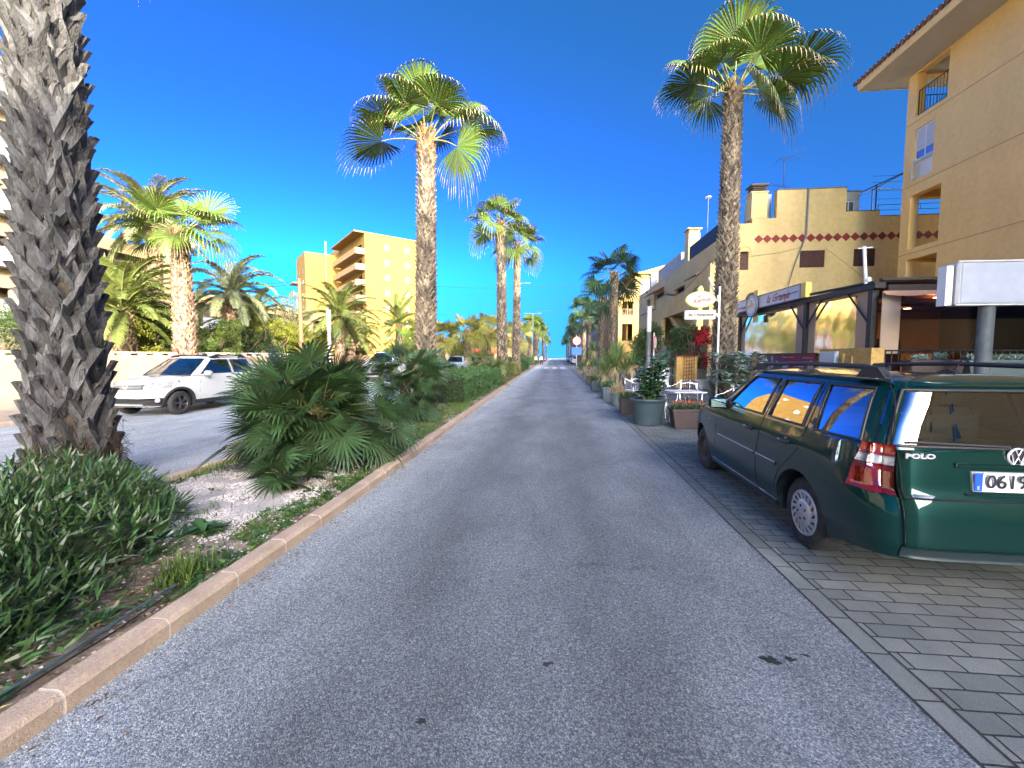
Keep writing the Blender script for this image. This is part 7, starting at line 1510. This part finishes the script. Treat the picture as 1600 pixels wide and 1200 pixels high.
wire('lower of the two wires crossing the sky above the road', (-26,60,7.6), (10,66,9.4), .5, .02); wire('upper of the two wires crossing the sky above the road', (-26,60,12.5), (10,58,11.5), .9, .02)
def roundsign(label, loc, zc, r_, faces, h, group='road signs'):
    s = thing('road_sign', label, 'road sign', loc, 0, group); a = MB(); a.tube([(0,0,0),(0,0,h)], .03, 8); a.build('post', M_wm, s)
    M = Matrix.Translation((0,-.05,zc)) @ Matrix.Rotation(pi/2,4,'X'); a = MB(); a.lathe([(r_,-.01),(r_,.005),(r_*.82,.006)], 28, M=M, m=0); a.lathe([(r_*.82,.006),(.001,.006)], 28, m=1, M=M); a.build('disc', [M_sred, faces], s); return s, M
s1, M = roundsign('narrow-looking round sign on the pole beside the column lamp', (4.05, 17.6, 0), 2.1, .28, M_wm, 2.5); s1.rotation_euler = (0,0,R(62))
a = MB(); a.box(-.3,.3,-.06,-.04,.0,.0); 
s2, M = roundsign('red and white no-left-turn sign above a blue panel right of the road', (3.05, 58, 0), 3.6, .58, M_wm, 4.3)
a = MB(); a.prism([(-.3,-.07,3.3),(-.15,-.07,3.3),(-.08,-.07,3.65),(.22,-.07,3.7),(.22,-.07,3.82),(-.15,-.07,3.78)], (0,-.01,0)); a.build('arrow', M_blk, s2); a = MB(); a.bbox(-.7,.7,-.07,-.04,1.7,2.75,.02); a.build('blue_panel', mat('sign_blue', (.02,.12,.5), .5), s2)
wbn = thing('waste_bin', 'dark waste bin on the right pavement under the road sign', 'bin', (3.6, 63, 0)); a = MB(); a.bbox(-.35,.35,-.3,.3,0,1.5,.05); a.bbox(-.4,.4,-.35,.35,1.5,1.65,.04); a.build('bin_body', M_blk, wbn)
# TV aerial and rooftop mast
def aerial(label, loc, h, s): 
    r = thing('tv_aerial', label, 'aerial', loc, 0, 'roof aerials'); a = MB(); a.tube([(0,0,0),(0,0,h)], .025, 5)
    for k, (z, d) in enumerate(((h-.1,1),(h*.62,-1))):
        a.tube([(-.4*d,0,z-.1),(.9*d,0,z+.12)], .012, 4)
        for q in range(7): x = -.35*d+q*.18*d; zz_ = z-.1+(x*d+.4)*.17; a.tube([(x,-.22,zz_),(x,.22,zz_+(.12 if q%2 else -.12))], .008, 4)
    a.tube([(.9,-.1,h-.15),(1.0,0,h+.35),(.2,0,h+.2)], .01, 4); a.tube([(-.5,0,h*.35),(-.1,0,h*.5),(.2,0,h*.4)], .01, 4); a.build('aerial_bars', mat('dark_blue_metal', (.04,.06,.12)), r)
aerial('branching television aerial on the parapet left of the hut', (11.6, 23.2, 7.8), 3.9, 1)
r = thing('tv_aerial', 'thin mast with a small white head over the sloping street facade', 'aerial', (9.3, 27.2, 7.8), 0, 'roof aerials'); a = MB(); a.tube([(0,0,0),(0,0,3.4)], .025, 5); a.lathe([(.001,.1),(.18,.05),(.2,0),(.001,-.05)], 10, c=(0,0,3.4), m=1); a.build('mast', [M_gm, M_wm], r)
ac = thing('air_conditioner', 'round-fan air conditioner on the white roof hut', 'air conditioner', (13.75, 23.0, 9.2)); a = MB(); a.bbox(-.25,.22,-.1,.15,-.35,.35,.03); a.build('casing', M_wm, ac); a = MB(); a.lathe([(.2,.0),(.2,.02),(.001,.02)], 18, M=Matrix.Translation((0,-.11,0)) @ Matrix.Rotation(pi/2,4,'X')); a.build('fan', M_sgr, ac)
# ---------------- more cars
def recar(src, label, loc, rz, m, drop=('number_plate','plate_lettering'), sc=None):
    d = src.copy(); link(d); d.location = loc; d.rotation_euler = (0,0,rz); d['label'] = label; d['group'] = 'cars parked farther away'
    if sc: d.scale = sc
    for ch in KIDS(src):
        if any(ch.name.startswith(k) for k in drop): continue
        c = ch.copy(); link(c); c.parent = d
        if c.type == 'MESH' and any(mm and 'paint' in mm.name for mm in c.data.materials):
            c.data = c.data.copy()
            for i, mm in enumerate(c.data.materials):
                if mm and 'paint' in mm.name: c.data.materials[i] = m
        for g in KIDS(ch): e = g.copy(); link(e); e.parent = c
    return d
P_grey = paint('silver_paint', (.35,.37,.4), .6, .3); P_blue = paint('blue_paint', (.03,.10,.35), .3, .3); P_pale = paint('pale_blue_paint', (.35,.5,.65), .3, .3); P_dark = paint('black_paint', (.01,.01,.012), .2, .3)
recar(wcar, 'white van-like car parked beyond the white hatchback on the left', (-10.6, 25.5, 0), R(-90), P_white, sc=(1.1,1,1.18)); recar(wcar, 'blue car parked beyond the second fan palm shrub on the left', (-9.2, 31, 0), R(-90), P_blue); recar(wcar, 'pale blue car parked at the left of the median hedges', (-8.9, 37.5, 0), R(-90), P_pale); recar(wcar, 'silver car parked under the yellow-green palms', (-8.9, 45, 0), R(-90), P_grey)
recar(wcar, 'white hatchback parked on the right near the blue sign panel', (3.9, 76, 0), R(90), P_white); recar(gcar, 'silver estate parked on the right ahead of the white one', (3.9, 84, 0), R(90), P_grey); recar(wcar, 'black car parked on the right, third in the far row', (3.9, 94, 0), R(90), P_dark); recar(gcar, 'black estate parked farthest on the right', (3.9, 106, 0), R(90), P_dark); recar(wcar, 'white car parked far left beyond the crossing', (-3.2, 118, 0), R(-90), P_white)
# ---------------- people
M_skin = mat('skin', (.50,.29,.20), .6); M_hair = mat('dark_hair', (.03,.018,.012), .7)
def skinmesh(pts, edges, rad, sub=1):
    me = bpy.data.meshes.new('tmp'); me.from_pydata(pts, edges, []); o = bpy.data.objects.new('tmp', me); link(o); md = o.modifiers.new('s', 'SKIN'); 
    for i, r_ in enumerate(rad): me.skin_vertices[0].data[i].radius = (r_, r_) if not hasattr(r_, '__len__') else r_
    me.skin_vertices[0].data[0].use_root = True; sb_ = o.modifiers.new('u', 'SUBSURF'); sb_.levels = sub; sb_.render_levels = sub; bpy.context.view_layer.update()
    nm = bpy.data.meshes.new_from_object(o.evaluated_get(bpy.context.evaluated_depsgraph_get())); bpy.data.objects.remove(o)
    for p_ in nm.polygons: p_.use_smooth = True
    return nm
def person(label, loc, rz, top, trs, hair=M_hair, H=1.68, stride=.0, group=None, arm=(.0,.0)):
    k = H/1.68; r = thing('person', label, 'person', loc, rz, group)
    P = [(0,0,.95),(0,0,1.15),(0,0,1.36),(0,.01,1.47),(0,-.01,1.545),(0,-.015,1.62)]; E = [(0,1),(1,2),(2,3),(3,4),(4,5)]; Rr = [.12,.11,(.13,.09),.05,.075,.07]
    def addc(chain, start):
        prev = start
        for p_, r_ in chain: P.append(p_); Rr.append(r_); E.append((prev, len(P)-1)); prev = len(P)-1
        return prev
    for s in (1,-1):
        addc([((s*.09,0,.88),.09),((s*.1,-s*stride*.5,.50),.058),((s*.1,-s*stride+.03,.09),.038),((s*.1,-s*stride-.09,.035),.035)], 0)
        hnd = addc([((s*.17,0,1.40),.055),((s*.22,.02,1.14),.042),((s*.24,-.06-arm[0],.92+arm[1]),.03),((s*.24,-.09-arm[0],.86+arm[1]),.028)], 2)
        for q in range(5): addc([((s*.24-s*.02+s*.011*q,-.11-arm[0]-(.0 if q else -.02),.815+arm[1]+(.02 if q in (0,4) else 0)),.009),((s*.24-s*.02+s*.012*q,-.12-arm[0],.78+arm[1]+(.03 if q in (0,4) else 0)),.007)], hnd)
    nm = skinmesh([tuple(c*k for c in p_) for p_ in P], E, Rr, 1); nm.materials.clear(); nm.materials.append(M_skin); nm.name = 'body'; b = bpy.data.objects.new('body', nm); link(b); adopt(b, r)
    a = MB()
    a.lathe([(.075,1.46),(.13,1.43),(.19,1.39),(.185,1.2),(.165,1.05),(.18,.92),(.17,.90)], 18, M=Matrix.Diagonal((k,k*.68,k,1)))
    for s in (1,-1): a.tube([(s*.15*k,0,1.40*k),(s*.225*k,.02*k,1.14*k),(s*.24*k,(-.05-arm[0])*k,(.95+arm[1])*k)], [.07,.057,.045], 10)
    a.build('top', top, r); a = MB(); a.lathe([(.168,.98),(.175,.88),(.16,.80)], 16, M=Matrix.Diagonal((k,k*.68,k,1)))
    for s in (1,-1): a.tube([(s*.09*k,0,.88*k),(s*.1*k,-s*stride*.5*k,.50*k),(s*.1*k,(-s*stride+.03)*k,.10*k)], [.105,.075,.06], 10)
    a.build('trousers', trs, r); a = MB(); a.lathe([(.001,.115),(.05,.105),(.082,.06),(.088,.0),(.075,-.07),(.05,-.09)], 14, c=(0,.012*k,1.60*k)); a.build('hair', hair, r)
    a = MB(); 
    for s in (1,-1): a.lathe([(.001,.008),(.009,.004),(.01,-.004)], 8, M=Matrix.Translation((s*.03*k,-.085*k,1.585*k)) @ Matrix.Rotation(pi/2,4,'X'))
    a.build('eyes', M_sgr, r); a = MB(); a.prism([(-.012,-.085*k,1.55*k),(.012,-.085*k,1.55*k),(0,-.085*k,1.585*k)], (0,-.022,-.004)); a.tube([(-.025,-.083*k,1.525*k),(.025,-.083*k,1.525*k)], .005, 4); a.build('face_features', mat('lip_skin', (.42,.2,.15), .6), r)
    return r
person('person with brown hair in a pink top behind the white car', (-12.75, 12.9, .1), R(40), mat('pink_top', (.62,.12,.18), .8), mat('blue_jeans', (.05,.07,.12), .9), mat('auburn_hair', (.10,.035,.02), .7))
person('left one of two people in light clothes crossing far up the road', (-2.9, 66, 0), R(150), mat('white_top', (.6,.6,.6), .8), mat('dark_trousers', (.03,.03,.035), .9), stride=.2); person('right one of two people crossing far up the road, in a pale top', (-2.05, 66.5, 0), R(200), mat('pale_top', (.55,.55,.6), .8), mat('dark_trousers', (.03,.03,.035)), stride=.22)
# ---------------- small things near the camera
def pipe(label, pts, r, m, name): o = MB(); o.tube(pts, r, 6); return tag(o.build(name, m), label, 'pipe', 'irrigation pipes by the kerb')
pipe('dark irrigation pipe lying against the near kerb', [(kx(y)-.21+.012*math.sin(y*5), y, .098+.006*math.sin(y*9)) for y in np.linspace(.2,2.3,18)], .005, M_blk, 'irrigation_pipe')
pipe('second irrigation pipe a little farther from the kerb', [(kx(y)-.25+.02*math.sin(y*4+1), y, .115+.006*math.sin(y*7)) for y in np.linspace(.2,2.3,18)], .008, mat('blue_grey_pipe', (.05,.09,.11), .5), 'irrigation_pipe')
def litter(label, x, y, s, m):
    o = MB(); n = 14; o.add([(x,y,medz(x,y)+.03)]+[(x+s*rng.uniform(.5,1.1)*math.cos(2*pi*k/n), y+s*rng.uniform(.4,.8)*math.sin(2*pi*k/n), medz(x,y)+rng.uniform(.008,.04)) for k in range(n)], [(0,1+k,1+(k+1)%n) for k in range(n)]); return tag(o.build('crumpled_paper', m), label, 'litter', 'litter in the bed')
M_pap = mat('white_paper', (.7,.7,.72), .7)
litter('larger crumpled white paper in the bed, left one', -2.78, 1.72, .045, M_pap); litter('small crumpled white paper nearest the kerb', -2.52, 1.74, .04, M_pap); litter('yellow leaf-like scrap lying by the pipe', -2.47, 1.5, .022, mat('yellow_scrap', (.7,.45,.02), .7)); litter('pale stone-like scrap beside the kerb farther on', -2.55, 7.0, .05, M_pap)
